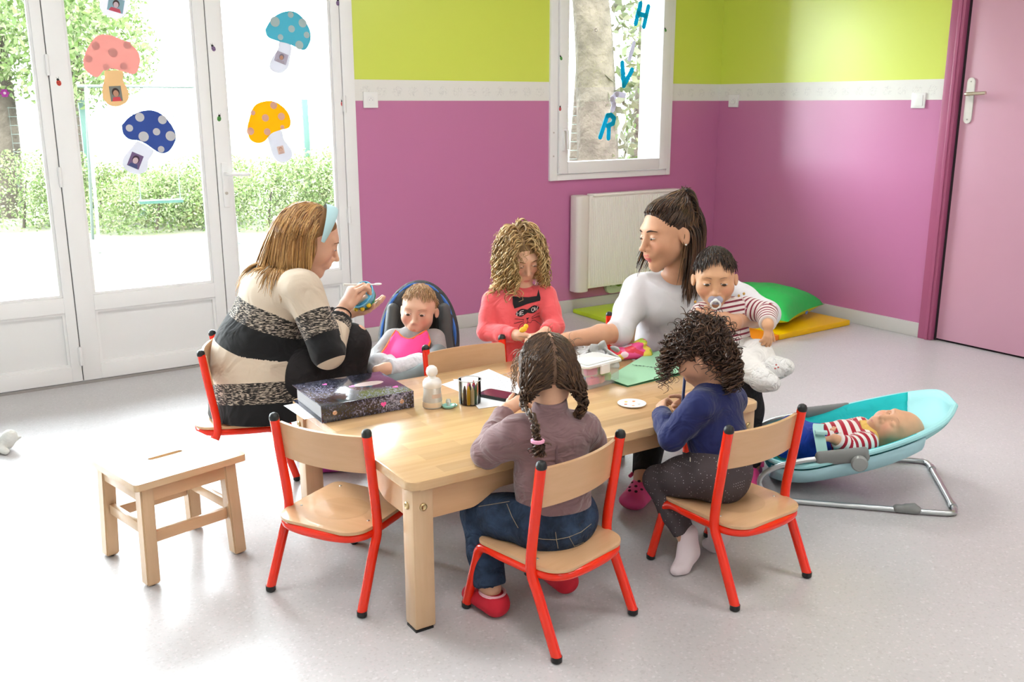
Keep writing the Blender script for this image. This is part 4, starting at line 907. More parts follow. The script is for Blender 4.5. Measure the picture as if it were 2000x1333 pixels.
# ------------------------------------------------------------------ the girl in the navy top
def girl_navy():
    pel, waist, chest, neck = J(1408, 905, 2.68), J(1400, 852, 2.68), J(1394, 796, 2.68), J(1400, 757, 2.68)
    hd = Head(J(1370, 690, 2.665), dirv(-0.72, 0.42, -0.50), dirv(-0.42, 0.18, 0.9), 0.80, 0.8)
    sL, sR = J(1366, 795, 2.60), J(1428, 782, 2.76); eL, wL = J(1312, 856, 2.63), J(1290, 806, 2.77); eR, wR = J(1385, 820, 2.88), J(1348, 778, 2.88)
    hL, hR = J(1385, 925, 2.64), J(1425, 918, 2.75); kL, kR = J(1285, 938, 2.745), J(1335, 925, 2.95); aL, aR = on(1344, 1058, 0.085), on(1398, 1028, 0.085)
    side = nrm(sR-sL); b = Soft()
    b.ecap(pel, chest, (0.080, 0.066), (0.080, 0.062), side, 0.03); b.ecap(lerp(sL, sR, 0.22), lerp(sL, sR, 0.78), (0.036, 0.040), (0.036, 0.040), UP, 0.03)
    b.cone(chest, hd.w(0, -0.030, -0.05), 0.04, 0.030, 0.02); b.cone(neck, hd.w(0, -0.03, -0.02), 0.030, 0.031, 0.014); hd.build(b)
    for s, e, w in ((sL, eL, wL), (sR, eR, wR)): limb(b, [s, e, w], [0.030, 0.026, 0.019], 0.015)
    hand(b, wL, dirv(0.15, 0.75, 0.25), dirv(0.7, 0.1, -0.6), 0.56, 1, (0.5, 0.55, 0.6, 0.65)); hand(b, wR, dirv(-0.55, -0.2, -0.35), dirv(-0.1, -0.85, 0.0), 0.56, 1, (0.75, 0.8, 0.85, 0.9))
    for h, k, a in ((hL, kL, aL), (hR, kR, aR)): limb(b, [h, k, a], [0.050, 0.036, 0.024], 0.02)
    feet = ((aL, dirv(0.05, -0.15, -1.0), dirv(-0.75, -0.6, -0.1)), (aR, dirv(0.3, -0.2, -0.75), dirv(-0.6, 0.6, -0.1)))
    for a, d, tdir in feet: b.cone(a, a + d*0.045, 0.022, 0.02, 0.015)
    p, c = make_person('curly dark-haired girl in a navy top and dotted grey leggings drawing at the table', b, hd, (0.60, 0.32, 0.20), (0.50, 0.17, 0.14), 0.0040)
    t = Soft(); t.ecap(lerp(pel, waist, 0.1), waist, (0.088, 0.076), (0.088, 0.074), side, 0.02); t.ecap(waist, chest, (0.088, 0.074), (0.088, 0.070), side, 0.03)
    t.ecap(lerp(sL, sR, 0.12), lerp(sL, sR, 0.88), (0.042, 0.046), (0.042, 0.046), UP, 0.04); t.cone(chest, neck + UP*0.002, 0.05, 0.044, 0.03, flat=True)
    for (s, e, w) in ((sL, eL, wL), (sR, eR, wR)): limb(t, [s, lerp(s, e, 0.5), e], [0.047, 0.040, 0.036], 0.015); limb(t, [e, lerp(e, w, 0.5)], [0.036, 0.033], 0.012); limb(t, [lerp(e, w, 0.5), lerp(e, w, 0.92)], [0.033, 0.029], 0.012, flat_end=True)
    t.clip(lerp(pel, waist, 0.02), pel-waist)
    cloth('long_sleeve_top', t, 0.0046, folds(mat('navy_jersey', (0.016, 0.022, 0.098), 0.8, 0.25, bump=0.15, bscale=300, bdist=0.0008, sheen=0.15), 16, 0.7, 0.02), p, c)
    MB().box(-0.004, 0.004, -0.001, 0.001, -0.005, 0.005, T(*(J(1348, 898, 2.60)-c)) @ rot_z(0.9)).build('metal_tag', M_BRASS, p, smooth=False)
    j = Soft(); j.ecap(pel - UP*0.035, lerp(pel, waist, 0.3), (0.092, 0.086), (0.086, 0.074), side, 0.03)
    for h, k, a in ((hL, kL, aL), (hR, kR, aR)): limb(j, [h, lerp(h, k, 0.5), k], [0.066, 0.054, 0.041], 0.03); limb(j, [k, lerp(k, a, 0.5), lerp(k, a, 0.86)], [0.041, 0.039, 0.031], 0.015, flat_end=True)
    m = mat('dotted_leggings', (0.075, 0.062, 0.066), 0.85, 0.2, bump=0.15, bscale=350, bdist=0.0006); nt = m.node_tree; N = nt.nodes; L = nt.links
    tc = N.new('ShaderNodeTexCoord'); v = N.new('ShaderNodeTexVoronoi'); v.inputs['Scale'].default_value = 125; v.inputs['Randomness'].default_value = 0.15; L.new(tc.outputs['Object'], v.inputs['Vector'])
    lt = N.new('ShaderNodeMath'); lt.operation = 'LESS_THAN'; lt.inputs[1].default_value = 0.13; L.new(v.outputs['Distance'], lt.inputs[0]); mx = N.new('ShaderNodeMix'); mx.data_type = 'RGBA'; L.new(lt.outputs[0], mx.inputs[0])
    mx.inputs[6].default_value = (0.075, 0.062, 0.066, 1); mx.inputs[7].default_value = (0.62, 0.58, 0.60, 1); L.new(mx.outputs[2], N['Principled BSDF'].inputs['Base Color'])
    cloth('leggings', j, 0.0046, m, p, c)
    for a, d, tdir in feet:
        f = Soft(); heel = a + d*0.03; ball = V3(*(a + d*0.06)); ball[2] = 0.022; ball = ball + nrm([tdir[0], tdir[1], 0])*0.028; toe = ball + nrm([tdir[0], tdir[1], 0])*0.026; toe[2] = 0.017
        f.cone(a - d*0.012 + UP*0.012, heel, 0.028, 0.029, 0.015); f.cone(heel, ball, 0.028, 0.023, 0.02); f.cone(ball, toe, 0.022, 0.0165, 0.015); f.clip((0, 0, 0.001), (0, 0, -1))
        cloth('sock', f, 0.004, mat('sock_pink_white', (0.78, 0.68, 0.70), 0.9, bump=0.3, bscale=300, bdist=0.001), p, c)
    rg = np.random.default_rng(11); pal = [(0.045, 0.021, 0.012), (0.070, 0.034, 0.019), (0.030, 0.014, 0.009), (0.11, 0.055, 0.030)]
    av = [cap(hd, 1.02)]; paths = []; rad = []; cols = []; tie = J(1424, 692, 2.585)
    for (r0, n0, u) in scalp(hd, 700, lambda u: (u[2] > 0.05 or (u[1] < -0.25 and abs(u[0]) < 0.85)) and u[2] > -0.72 and u[1] < 0.86, 1.0, 5):
        if rg.random() < 0.72:       # combed loosely back to the bunch
            tg = tie + rg.normal(0, 0.010, 3); dist = np.linalg.norm(tg-r0); n = max(8, int(dist/0.0034)+4); P = grow(r0, n0*0.5 + nrm(tg-r0), n, dist*1.1/n, 0.30, [cap(hd, 1.0 + rg.uniform(0.03, 0.13))], rg.uniform(0.004, 0.008), rg.uniform(0.025, 0.04), rg.uniform(0, 6), target=tg, stiff=0.6)
        else:
            n = int(rg.uniform(12, 26)); P = grow(r0, n0*0.35 + rg.normal(0, 0.45, 3), n, 0.0032, 0.12, av, rg.uniform(0.006, 0.011), rg.uniform(0.022, 0.04), rg.uniform(0, 6), down=-UP + IR*rg.normal(0, 0.4), stiff=0.9, fade=0.15)
        paths.append(P); rad.append(taper(len(P), rg.uniform(0.0012, 0.0024), 0.45)); cols.append(hcol(rg, pal, 0.25))
    for k in range(150):     # curls hanging in front of the face
        r0 = hd.w(rg.uniform(-0.06, 0.05), rg.uniform(0.035, 0.085), rg.uniform(0.045, 0.085)); n = int(rg.uniform(16, 40))
        P = grow(r0, hd.f[1]*0.9 + hd.f[0]*rg.normal(0, 0.5) + UP*rg.uniform(-0.2, 0.5), n, 0.0034, 0.12, av, rg.uniform(0.006, 0.012), rg.uniform(0.024, 0.04), rg.uniform(0, 6), stiff=0.85, fade=0.15); paths.append(P); rad.append(taper(len(P), rg.uniform(0.0009, 0.0022), 0.35)); cols.append(hcol(rg, pal + [(0.12, 0.06, 0.03)], 0.25))
    for k in range(170):     # curly bunch at the nape
        P = grow(tie + rg.normal(0, 0.010, 3), dirv(0.45, -0.25, -0.6) + rg.normal(0, 0.35, 3), int(rg.uniform(18, 34)), 0.0032, 0.18, [], rg.uniform(0.007, 0.012), rg.uniform(0.022, 0.032), rg.uniform(0, 6), fade=0.1); paths.append(P); rad.append(taper(len(P), rg.uniform(0.002, 0.0032), 0.45)); cols.append(hcol(rg, pal, 0.25))
    for k in range(50):     # thin halo
        u = nrm(rg.normal(0, 1, 3))
        if u[2] < 0.0: continue
        r0 = hd.w(0, -0.014, 0.034) + hd.s*((u*np.array([0.080, 0.100, 0.088])) @ hd.f); P = grow(r0, nrm(u @ hd.f) + rg.normal(0, 0.6, 3), 8, 0.005, 0.12, av, 0.006, 0.03, rg.uniform(0, 6)); paths.append(P); rad.append(taper(len(P), 0.0007, 0.4)); cols.append(np.array((0.10, 0.05, 0.025)))
    ha = strands('hair', paths, rad, cols, p, c, M_HAIR)
    b2 = Soft(); b2.ell(hd.w(0, -0.014, 0.036), [q*hd.s*1.03 for q in (0.073, 0.093, 0.080)], hd.f, 0.01); b2.clip(hd.w(0, 0.060, 0.03), hd.f[1]*0.8 - hd.f[2]*0.6, 0.01); b2.clip(hd.w(0, 0, -0.01), -hd.f[2] + hd.f[1]*0.3, 0.01)
    cloth('hair_base', b2, 0.005, mat('hair_root_dark', (0.026, 0.013, 0.009), 0.6), ha, c)
    MB().tube([tuple(tie + 0.018*(math.cos(x)*hd.f[0] + math.sin(x)*hd.f[2]) - c) for x in np.linspace(0, 2*math.pi, 14)[:-1]], 0.006, 6, closed=True).build('hair_tie', mat('tie_white', (0.85, 0.80, 0.76), 0.7), p)
    return p, wR
girl_navy()

# ------------------------------------------------------------------ the girl in the pink cat top, standing
def girl_pink():
    pel, waist, chest, neck = J(1012, 722, 3.56), J(1012, 670, 3.55), J(1014, 605, 3.53), J(1022, 556, 3.51)
    hd = Head(J(1018, 498, 3.485), dirv(0.30, -0.80, -0.42), dirv(0.06, -0.40, 0.9), 0.84, 0.8)
    sL, sR = J(962, 588, 3.55), J(1066, 578, 3.50); eL, wL = J(950, 648, 3.52), J(1016, 656, 3.40); eR, wR = J(1084, 638, 3.46), J(1064, 650, 3.38)
    gx = V3(pel[0], pel[1], 0); side = nrm(sR-sL); fwd = dirv(0.12, -1, 0); b = Soft()
    hL, hR = pel - side*0.045 - UP*0.01, pel + side*0.045 - UP*0.01; kL, kR = V3(*hL) - UP*0.17, V3(*hR) - UP*0.17; aL, aR = V3(hL[0], hL[1], 0.05), V3(hR[0], hR[1], 0.05)
    b.ecap(pel, chest, (0.082, 0.066), (0.082, 0.062), side, 0.03); b.ecap(lerp(sL, sR, 0.22), lerp(sL, sR, 0.78), (0.036, 0.040), (0.036, 0.040), UP, 0.03)
    b.cone(chest, hd.w(0, -0.03, -0.05), 0.04, 0.034, 0.02); b.cone(neck, hd.w(0, -0.02, -0.02), 0.034, 0.036, 0.02); hd.build(b)
    for s, e, w in ((sL, eL, wL), (sR, eR, wR)): limb(b, [s, e, w], [0.030, 0.026, 0.020], 0.015)
    hand(b, wL, dirv(0.85, -0.3, 0.05), dirv(0.1, -0.3, -0.9), 0.60, 1, (0.6, 0.6, 0.6, 0.6)); hand(b, wR, dirv(-0.75, -0.3, -0.15), dirv(-0.1, -0.2, -0.9), 0.60, -1, (0.6, 0.6, 0.6, 0.6))
    for h, k, a in ((hL, kL, aL), (hR, kR, aR)): limb(b, [h, k, a], [0.050, 0.036, 0.026], 0.02); b.cone(a - UP*0.02, a + fwd*0.08 - UP*0.03, 0.022, 0.018, 0.015)
    p, c = make_person('curly blonde girl in a pink cat top standing at the far side of the table', b, hd, (0.74, 0.44, 0.30), (0.66, 0.25, 0.20), 0.0041, 0.4)
    t = Soft(); t.ecap(pel - UP*0.01, waist, (0.098, 0.082), (0.092, 0.078), side, 0.02); t.ecap(waist, chest, (0.092, 0.078), (0.090, 0.070), side, 0.03)
    t.ecap(lerp(sL, sR, 0.12), lerp(sL, sR, 0.88), (0.040, 0.044), (0.040, 0.044), UP, 0.045); t.cone(chest, hd.w(0, -0.022, -0.075), 0.052, 0.043, 0.03, flat=True)
    for (s, e, w) in ((sL, eL, wL), (sR, eR, wR)): limb(t, [s, lerp(s, e, 0.5), e], [0.041, 0.037, 0.034], 0.015); limb(t, [e, lerp(e, w, 0.5)], [0.034, 0.031], 0.012); limb(t, [lerp(e, w, 0.5), lerp(e, w, 0.86)], [0.031, 0.027], 0.012, flat_end=True)
    t.clip(pel - UP*0.012, -UP)
    tp = cloth('cat_top', t, 0.0046, folds(mat('coral_pink_jersey', (0.82, 0.115, 0.125), 0.8, 0.2, bump=0.12, bscale=300, bdist=0.0008, sheen=0.3), 16, 0.55, 0.015), p, c)
    # printed cat: flat shapes following the chest
    def project(uv, o, lift):
        """uv in metres on the chest plane -> point on the top's surface"""
        out = []
        for (x, z) in uv:
            q = o + side*x + UP*z + fwd*0.16; lo_, hi_ = 0.0, 0.2
            qs = np.array([q - fwd*s_ for s_ in np.linspace(0, 0.2, 101)]); d = t.ev(qs, 0.06); i = max(1, int(np.argmax(d < 0.0))); f_ = d[i-1]/max(d[i-1]-d[i], 1e-6); out.append(tuple(lerp(qs[i-1], qs[i], f_) + fwd*(lift+0.001) - c) if (d < 0).any() else tuple(qs[60]-c))
        return out
    o0 = lerp(chest, waist, -0.02) + side*0.022
    def patch(poly, lift, nm, m, res=None):
        bm = bmesh.new(); vs_ = [bm.verts.new((x, z, 0)) for x, z in poly]; f = bm.faces.new(vs_); bmesh.ops.triangulate(bm, faces=[f]); 
        for it in range(3): bmesh.ops.subdivide_edges(bm, edges=[e for e in bm.edges if e.calc_length() > 0.008], cuts=1, use_grid_fill=True); bmesh.ops.triangulate(bm, faces=bm.faces[:])
        bm.verts.index_update(); uv = [(v.co.x, v.co.y) for v in bm.verts]; V = project(uv, o0, lift); F = [[v.index for v in f.verts] for f in bm.faces]; bm.free()
        return MB().add(V, F).build(nm, m, tp, angle=180)
    ink = mat('print_black', (0.012, 0.011, 0.014), 0.8); wht = mat('print_white', (0.85, 0.80, 0.80), 0.8)
    patch([(-0.055, 0.036), (-0.050, 0.020), (-0.0, 0.030), (0.050, 0.034), (0.052, 0.044), (0.046, 0.073), (0.038, 0.052), (0.006, 0.052), (-0.030, 0.042), (-0.055, 0.062)], 0.0015, 'cat_ears_print', ink)
    msk = []
    for x in np.linspace(0, 2*math.pi, 33)[:-1]:
        X = 0.046*math.cos(x); msk.append((X, 0.004 + 0.10*X + math.sin(x)*(0.0055 + 0.0115*min(1, abs(X)/0.024)*math.sqrt(max(0.0, 1-(abs(X)/0.048)**6)))))
    patch(msk, 0.0015, 'cat_mask_print', ink)
    letters = {'M': [[(0, 0), (0, 1), (0.5, 0.4), (1, 1), (1, 0)]], 'E': [[(1, 1), (0, 1), (0, 0), (1, 0)], [(0, 0.5), (0.8, 0.5)]], 'O': [[(0.5+0.5*math.cos(a), 0.5+0.5*math.sin(a)) for a in np.linspace(0, 2*math.pi, 13)]], 'W': [[(0, 1), (0.25, 0), (0.5, 0.7), (0.75, 0), (1, 1)]]}
    for ch, x0 in (('M', -0.041), ('E', -0.026), ('O', 0.016), ('W', 0.029)):
        g = MB()
        for st_ in letters[ch]: g.tube(project([(x0 + 0.011*a, 0.10*x0 - 0.003 + 0.0145*b_) for a, b_ in st_], o0, 0.003), 0.0013, 5)
        g.build('print_letter', wht, tp)
    patch([(0.0, -0.028), (0.007, -0.020), (-0.006, -0.021)], 0.0015, 'cat_nose_print', ink)
    for q_ in ([(0.0, -0.028), (0.001, -0.036), (0.010, -0.041), (0.018, -0.037)], [(0.001, -0.036), (-0.008, -0.042), (-0.017, -0.041)], [(-0.014, -0.024), (-0.048, -0.018)], [(-0.014, -0.029), (-0.052, -0.034)], [(-0.014, -0.034), (-0.045, -0.050)], [(0.016, -0.022), (0.048, -0.010)], [(0.016, -0.027), (0.05, -0.024)], [(0.016, -0.032), (0.044, -0.038)]):
        MB().tube(project(smooth_path([(a, b_, 0) for a, b_ in q_], 4) if False else [(lerp(q_[i], q_[i+1], s_)[0], lerp(q_[i], q_[i+1], s_)[1]) for i in range(len(q_)-1) for s_ in (0, 0.5, 1)], o0, 0.0012), 0.0009, 4).build('whisker_print', ink, tp)
    j = Soft(); j.ecap(pel - UP*0.02, pel + UP*0.01, (0.09, 0.074), (0.088, 0.072), side, 0.03)
    for h, k, a in ((hL, kL, aL), (hR, kR, aR)): limb(j, [h, k, a], [0.058, 0.044, 0.033], 0.03, flat_end=True)
    cloth('leggings', j, 0.007, mat('dark_leggings', (0.03, 0.025, 0.03), 0.85), p, c)
    for a in (aL, aR):
        f = Soft(); f.cone(a - UP*0.02 - fwd*0.02, a + fwd*0.085 - UP*0.026, 0.032, 0.026, 0.015); f.clip((0, 0, 0.001), (0, 0, -1)); cloth('shoe', f, 0.006, mat('slipper_red'), p, c)
    rg = np.random.default_rng(21); pal = [(0.42, 0.26, 0.11), (0.30, 0.17, 0.07), (0.55, 0.36, 0.16), (0.22, 0.12, 0.05), (0.62, 0.45, 0.22)]
    fr_ = hd.f; body = [(lerp(chest, neck, 0.3), np.eye(3), np.array([0.13, 0.13, 0.085]))]; paths = []; rad = []; cols = []
    
    def kp_(p):
        L = (hd.f @ (p - hd.c))/hd.s; need = 0.062 if (L[2] < 0.066 and L[1] > 0.015) else 0.0
        if L[2] < -0.085: need = 0.100
        return p + hd.f[0]*hd.s*((need if L[0] > 0.0 else -need) - L[0])*0.55 if abs(L[0]) < need and (L[1] > -0.03) else p
    for (r0, n0, u) in scalp(hd, 560, lambda u: (u[2] > 0.12 or u[1] < 0.1) and u[2] > -0.5 and u[1] < 0.74, 1.01, 9):
        sgn = 1 if u[0] > 0.18 else -1; out = hd.f[0]*sgn*0.75*(0.4 + max(u[1], 0)) + n0*0.35 - hd.f[1]*0.30*(1 if u[1] > 0.3 else 0); n = int(rg.uniform(17, 24))
        P = grow(r0, out + UP*0.15, n, 0.0088, 0.30, [cap(hd, 1.05 + rg.uniform(0, 0.22)), (hd.w(0, 0.02, -0.02), hd.f, hd.s*np.array([0.078, 0.070, 0.085]))] + body, rg.uniform(0.006, 0.014), rg.uniform(0.045, 0.07), rg.uniform(0, 6), down=-UP + IR*sgn*0.45*rg.random(), stiff=0.72, fade=0.6, fix=kp_)
        f = np.linspace(0, 1, len(P))[:, None]; c0 = hcol(rg, pal, 0.15); c1 = np.array((0.72, 0.48, 0.20))*(1 + rg.normal(0, 0.15)); paths.append(P); rad.append(taper(len(P), rg.uniform(0.0025, 0.0042), 0.35)); cols.append(c0*(1-f**1.5*0.75) + c1*f**1.5*0.75)
    for k in range(260):
        u = nrm(rg.normal(0, 1, 3)); u[2] = abs(u[2])*0.9 - 0.55
        if u[1] > 0.45: continue
        r0 = hd.w(0, -0.014, 0.02) + hd.s*((nrm(u)*np.array([0.095, 0.105, 0.095])) @ hd.f); P = grow(r0, nrm(u @ hd.f) + rg.normal(0, 0.5, 3), 9, 0.007, 0.35, [], 0.009, 0.035, rg.uniform(0, 6)); paths.append(P); rad.append(taper(len(P), 0.0009, 0.4)); cols.append(np.array((0.70, 0.48, 0.22))*(1+rg.normal(0, 0.15)))
    ha = strands('hair', paths, rad, cols, p, c, M_HAIR)
    b2 = Soft(); b2.ell(hd.w(0, -0.016, 0.036), [q*hd.s*1.03 for q in (0.073, 0.093, 0.080)], hd.f, 0.01); b2.clip(hd.w(0, 0.052, 0.03), hd.f[1]*0.8 - hd.f[2]*0.6, 0.01)
    cloth('hair_base', b2, 0.006, mat('hair_root_blonde', (0.24, 0.14, 0.06), 0.6), ha, c)
    face_detail(hd, p, c, (0.20, 0.11, 0.05), look=0.0, open_=0.25, bt=0.8)
    return p
def face_detail(hd, p, c, brow, look=0.0, iris=(0.06, 0.035, 0.02), open_=0.6, big=1.0, bt=1.0, mouth=0.0):
    """eyes, lashes, brows, nostrils and the line of the mouth"""
    W = lambda x, y, z: tuple(hd.w(x, y, z) - c); F4 = Matrix(hd.f.T.tolist()).to_4x4(); k = hd.ch
    def el(nm, m, pos, r, par): return MB().ell((0, 0, 0), [q*hd.s for q in r], 12, 8, Matrix.Translation(hd.w(*pos) - c) @ F4).build(nm, m, par)
    for sx in (-1, 1):
        if open_ > 0.22: eo = el('eye', mat('eye_white', (0.75, 0.72, 0.70), 0.15), (sx*0.031, 0.0800, -0.001), (0.0138, 0.0118, 0.0066*open_), p)
        if open_ > 0.22: el('iris', mat('iris_brown', iris, 0.1), (sx*0.031 - 0.002*look, 0.0902, -0.001-0.0018*open_), (0.0060*big, 0.0030, 0.0056*open_*min(big, 1.1)), eo)
        MB().tube([W(sx*(0.0165+0.0300*t), 0.0895 - 0.0095*t - 0.004*(2*t-1)**2, 0.0042*math.sin(math.pi*t)*open_ + 0.0005 + 0.001*t) for t in np.linspace(0, 1, 8)], [0.0011*hd.s*q for q in (0.7, 1, 1.1, 1.2, 1.3, 1.3, 1.1, 0.5)], 5).build('eyelashes', mat('lash_dark', (0.02, 0.012, 0.01), 0.6), p)
        MB().tube([W(sx*(0.014+0.037*t), 0.0925 - 0.0185*t*t, 0.0215 + 0.0045*math.sin(math.pi*t) - 0.002*t) for t in np.linspace(0, 1, 8)], [0.0019*bt*hd.s*q for q in (0.8, 1.2, 1.3, 1.3, 1.2, 1, 0.8, 0.3)], 5).build('eyebrow', mat('brow_%d' % int(brow[0]*1000), brow, 0.7), p)
        el('nostril', mat('nostril_dark', (0.10, 0.03, 0.02), 0.8), (sx*0.0062, 0.1035-0.0095*k, -0.0425), (0.0032, 0.0028, 0.0014), p)
    if mouth > 0:
        el('mouth', mat('mouth_dark', (0.10, 0.015, 0.015), 0.5), (0, 0.0955-0.004*k, -0.0638), (0.0125, 0.0040, 0.0042*mouth), p); el('teeth', mat('teeth_white', (0.80, 0.77, 0.72), 0.3), (0, 0.0962-0.004*k, -0.0618), (0.0085, 0.0035, 0.0016*mouth), p)
    else: MB().tube([W(x, 0.0978-0.004*k - 24*x*x, -0.0636 + 0.002*k + 4*x*x) for x in np.linspace(-0.0175, 0.0175, 9)], [0.0009*hd.s*q for q in (0.5, 0.9, 1, 1, 1, 1, 1, 0.9, 0.5)], 5).build('mouth_line', mat('mouth_line', (0.22, 0.06, 0.05), 0.6), p)
girl_pink()
# ------------------------------------------------------------------ the woman in the striped jumper
def woman_striped():
    pel, waist, chest, neck = J(512, 772, 3.45), J(508, 690, 3.45), J(535, 592, 3.42), J(580, 530, 3.40)
    hd = Head(J(604, 466, 3.385), dirv(0.86, 0.30, -0.40), dirv(0.38, 0.06, 0.92), 1.06, 0.0)
    sR, sL = J(592, 566, 3.27), J(508, 552, 3.54); eR, wR = J(640, 688, 3.25), J(670, 608, 3.38); eL, wL = J(600, 655, 3.62), J(672, 612, 3.52)
    hR, hL = J(520, 778, 3.36), J(500, 772, 3.54); kR, kL = J(684, 672, 3.38), J(672, 690, 3.58); aR, aL = on(668, 880, 0.06), on(640, 890, 0.06)
    side = nrm(sR-sL); fw = nrm(np.cross(UP, side)); b = Soft()
    b.ecap(pel, waist, (0.145, 0.105), (0.12, 0.09), side, 0.05); b.ecap(waist, chest, (0.12, 0.09), (0.125, 0.088), side, 0.05); b.ecap(lerp(sL, sR, 0.2), lerp(sL, sR, 0.8), (0.055, 0.06), (0.055, 0.06), UP, 0.05)
    b.cone(chest, neck, 0.075, 0.05, 0.04); b.cone(neck, hd.w(0, -0.03, -0.03), 0.046, 0.044, 0.014); hd.build(b)
    for s, e, w in ((sR, eR, wR), (sL, eL, wL)): limb(b, [s, lerp(s, e, 0.5), e, lerp(e, w, 0.35), w], [0.05, 0.044, 0.038, 0.038, 0.026], 0.02)
    hand(b, wR, dirv(0.42, 0.25, 0.88), dirv(0.75, 0.55, -0.4), 1.0, -1, (0.85, 0.9, 0.95, 1.0), thumb_dir=dirv(0.6, 0.45, 0.6))
    hand(b, wL, dirv(0.97, -0.05, 0.18), dirv(-0.15, -0.25, 0.95), 1.0, -1, (0.22, 0.25, 0.28, 0.35), thumb_dir=dirv(0.5, -0.6, 0.55))
    for h, k, a in ((hR, kR, aR), (hL, kL, aL)): limb(b, [h, k, lerp(k, a, 0.35), a], [0.085, 0.06, 0.055, 0.036], 0.03); b.cone(a, a + dirv(0.93, 0.25, 0)*0.09 - UP*0.04, 0.030, 0.018, 0.02)
    p, c = make_person('blonde woman in a black, beige and grey striped jumper feeding a baby', b, hd, (0.72, 0.42, 0.29), (0.60, 0.22, 0.18), 0.0042, 0.25)
    t = Soft(); hem = lerp(pel, waist, -0.42)
    t.ecap(hem, lerp(pel, waist, 0.3), (0.205, 0.190), (0.195, 0.168), side, 0.05, 1); t.ecap(lerp(pel, waist, 0.3), waist, (0.195, 0.168), (0.182, 0.150), side, 0.05, 1); t.ecap(waist, chest, (0.182, 0.150), (0.160, 0.118), side, 0.06, 1)
    t.ecap(lerp(sL, sR, 0.14), lerp(sL, sR, 0.86), (0.068, 0.075), (0.068, 0.075), UP, 0.06, 1); t.cone(lerp(chest, neck, 0.2), lerp(neck, hd.c, 0.12), 0.09, 0.066, 0.05, 4, flat=True)
    seg = {1: (lerp(neck, chest, -0.05), hem, 0, 1), 4: (lerp(neck, chest, 0.9), neck, 0.2, 0.19)}
    ctrl = [neck, chest, waist, hem]
    for i, (s, e, w) in enumerate(((sR, eR, wR), (sL, eL, wL))):
        cu = lerp(e, w, 0.80); t.cone(s, e, 0.068, 0.056, 0.03, 2+5*i); t.cone(e, cu, 0.056, 0.044, 0.02, 3+5*i, flat=True); seg[2+5*i] = (s, e, 0.12, 0.62); seg[3+5*i] = (e, cu, 0.62, 1.0)
    t.clip((0, 0, 0.229), (0, 0, -1))
    def par(P):
        out = length_par(t, seg)(P); mk = np.abs(out[:, 1]*20-1) < 0.1; X = P[mk]; best = np.full(len(X), 9.0); tt = np.zeros(len(X)); L = [np.linalg.norm(ctrl[i+1]-ctrl[i]) for i in range(3)]; tot = sum(L); acc = 0
        for i in range(3):
            ab = ctrl[i+1]-ctrl[i]; q = ((X-ctrl[i]) @ ab)/(ab @ ab); qc = np.clip(q, -0.2 if i == 0 else 0, 1.2 if i == 2 else 1); d = np.linalg.norm(X-ctrl[i]-qc[:, None]*ab, axis=1); w = d < best; best[w] = d[w]; tt[w] = (acc + qc[w]*L[i])/tot; acc += L[i]
        out[mk, 0] = tt; return out
    m = mat('striped_knit', (0.6, 0.5, 0.4), 0.9, 0.15, bump=0.5, bscale=330, bdist=0.0012, sheen=0.2); nt = m.node_tree; N = nt.nodes; L_ = nt.links
    a = N.new('ShaderNodeAttribute'); a.attribute_name = 'Par'; sp = N.new('ShaderNodeSeparateColor'); L_.new(a.outputs['Color'], sp.inputs[0])
    def ramp(stops):
        r = N.new('ShaderNodeValToRGB'); r.color_ramp.interpolation = 'CONSTANT'; e = r.color_ramp.elements; e[0].position = 0; e[0].color = (*[stops[0][1]]*3, 1); e[1].position = stops[1][0]; e[1].color = (*[stops[1][1]]*3, 1)
        for q, v in stops[2:]: z = e.new(q); z.color = (v, v, v, 1)
        L_.new(sp.outputs[0], r.inputs[0]); return r
    BE, ME, BL = 0.0, 0.5, 1.0
    r1 = ramp([(0, BE), (0.055, BE), (0.27, ME), (0.40, BL), (0.585, BE), (0.79, ME), (0.925, BL)]); r2 = ramp([(0, BE), (0.31, ME), (0.49, BL), (0.69, BE), (0.88, ME), (0.95, BL)])
    sel = N.new('ShaderNodeMath'); sel.operation = 'GREATER_THAN'; sel.inputs[1].default_value = 0.075; L_.new(sp.outputs[1], sel.inputs[0])
    isn = N.new('ShaderNodeMath'); isn.operation = 'COMPARE'; isn.inputs[1].default_value = 0.2; isn.inputs[2].default_value = 0.01; L_.new(sp.outputs[1], isn.inputs[0])
    sub_ = N.new('ShaderNodeMath'); sub_.operation = 'SUBTRACT'; sub_.use_clamp = True; L_.new(sel.outputs[0], sub_.inputs[0]); L_.new(isn.outputs[0], sub_.inputs[1])
    mixr = N.new('ShaderNodeMix'); mixr.data_type = 'RGBA'; L_.new(sub_.outputs[0], mixr.inputs[0]); L_.new(r1.outputs[0], mixr.inputs[6]); L_.new(r2.outputs[0], mixr.inputs[7])
    tc = N.new('ShaderNodeTexCoord'); mp = N.new('ShaderNodeMapping'); mp.inputs['Scale'].default_value = (70, 70, 420); L_.new(tc.outputs['Object'], mp.inputs[0]); nz = N.new('ShaderNodeTexNoise'); nz.inputs['Scale'].default_value = 1; nz.inputs['Detail'].default_value = 2; L_.new(mp.outputs[0], nz.inputs['Vector'])
    mr = N.new('ShaderNodeValToRGB'); mr.color_ramp.elements[0].position = 0.50; mr.color_ramp.elements[0].color = (0.022, 0.02, 0.02, 1); mr.color_ramp.elements[1].position = 0.60; mr.color_ramp.elements[1].color = (0.50, 0.42, 0.34, 1); L_.new(nz.outputs['Fac'], mr.inputs[0])
    g1 = N.new('ShaderNodeMath'); g1.operation = 'GREATER_THAN'; g1.inputs[1].default_value = 0.2; g2 = N.new('ShaderNodeMath'); g2.operation = 'GREATER_THAN'; g2.inputs[1].default_value = 0.7
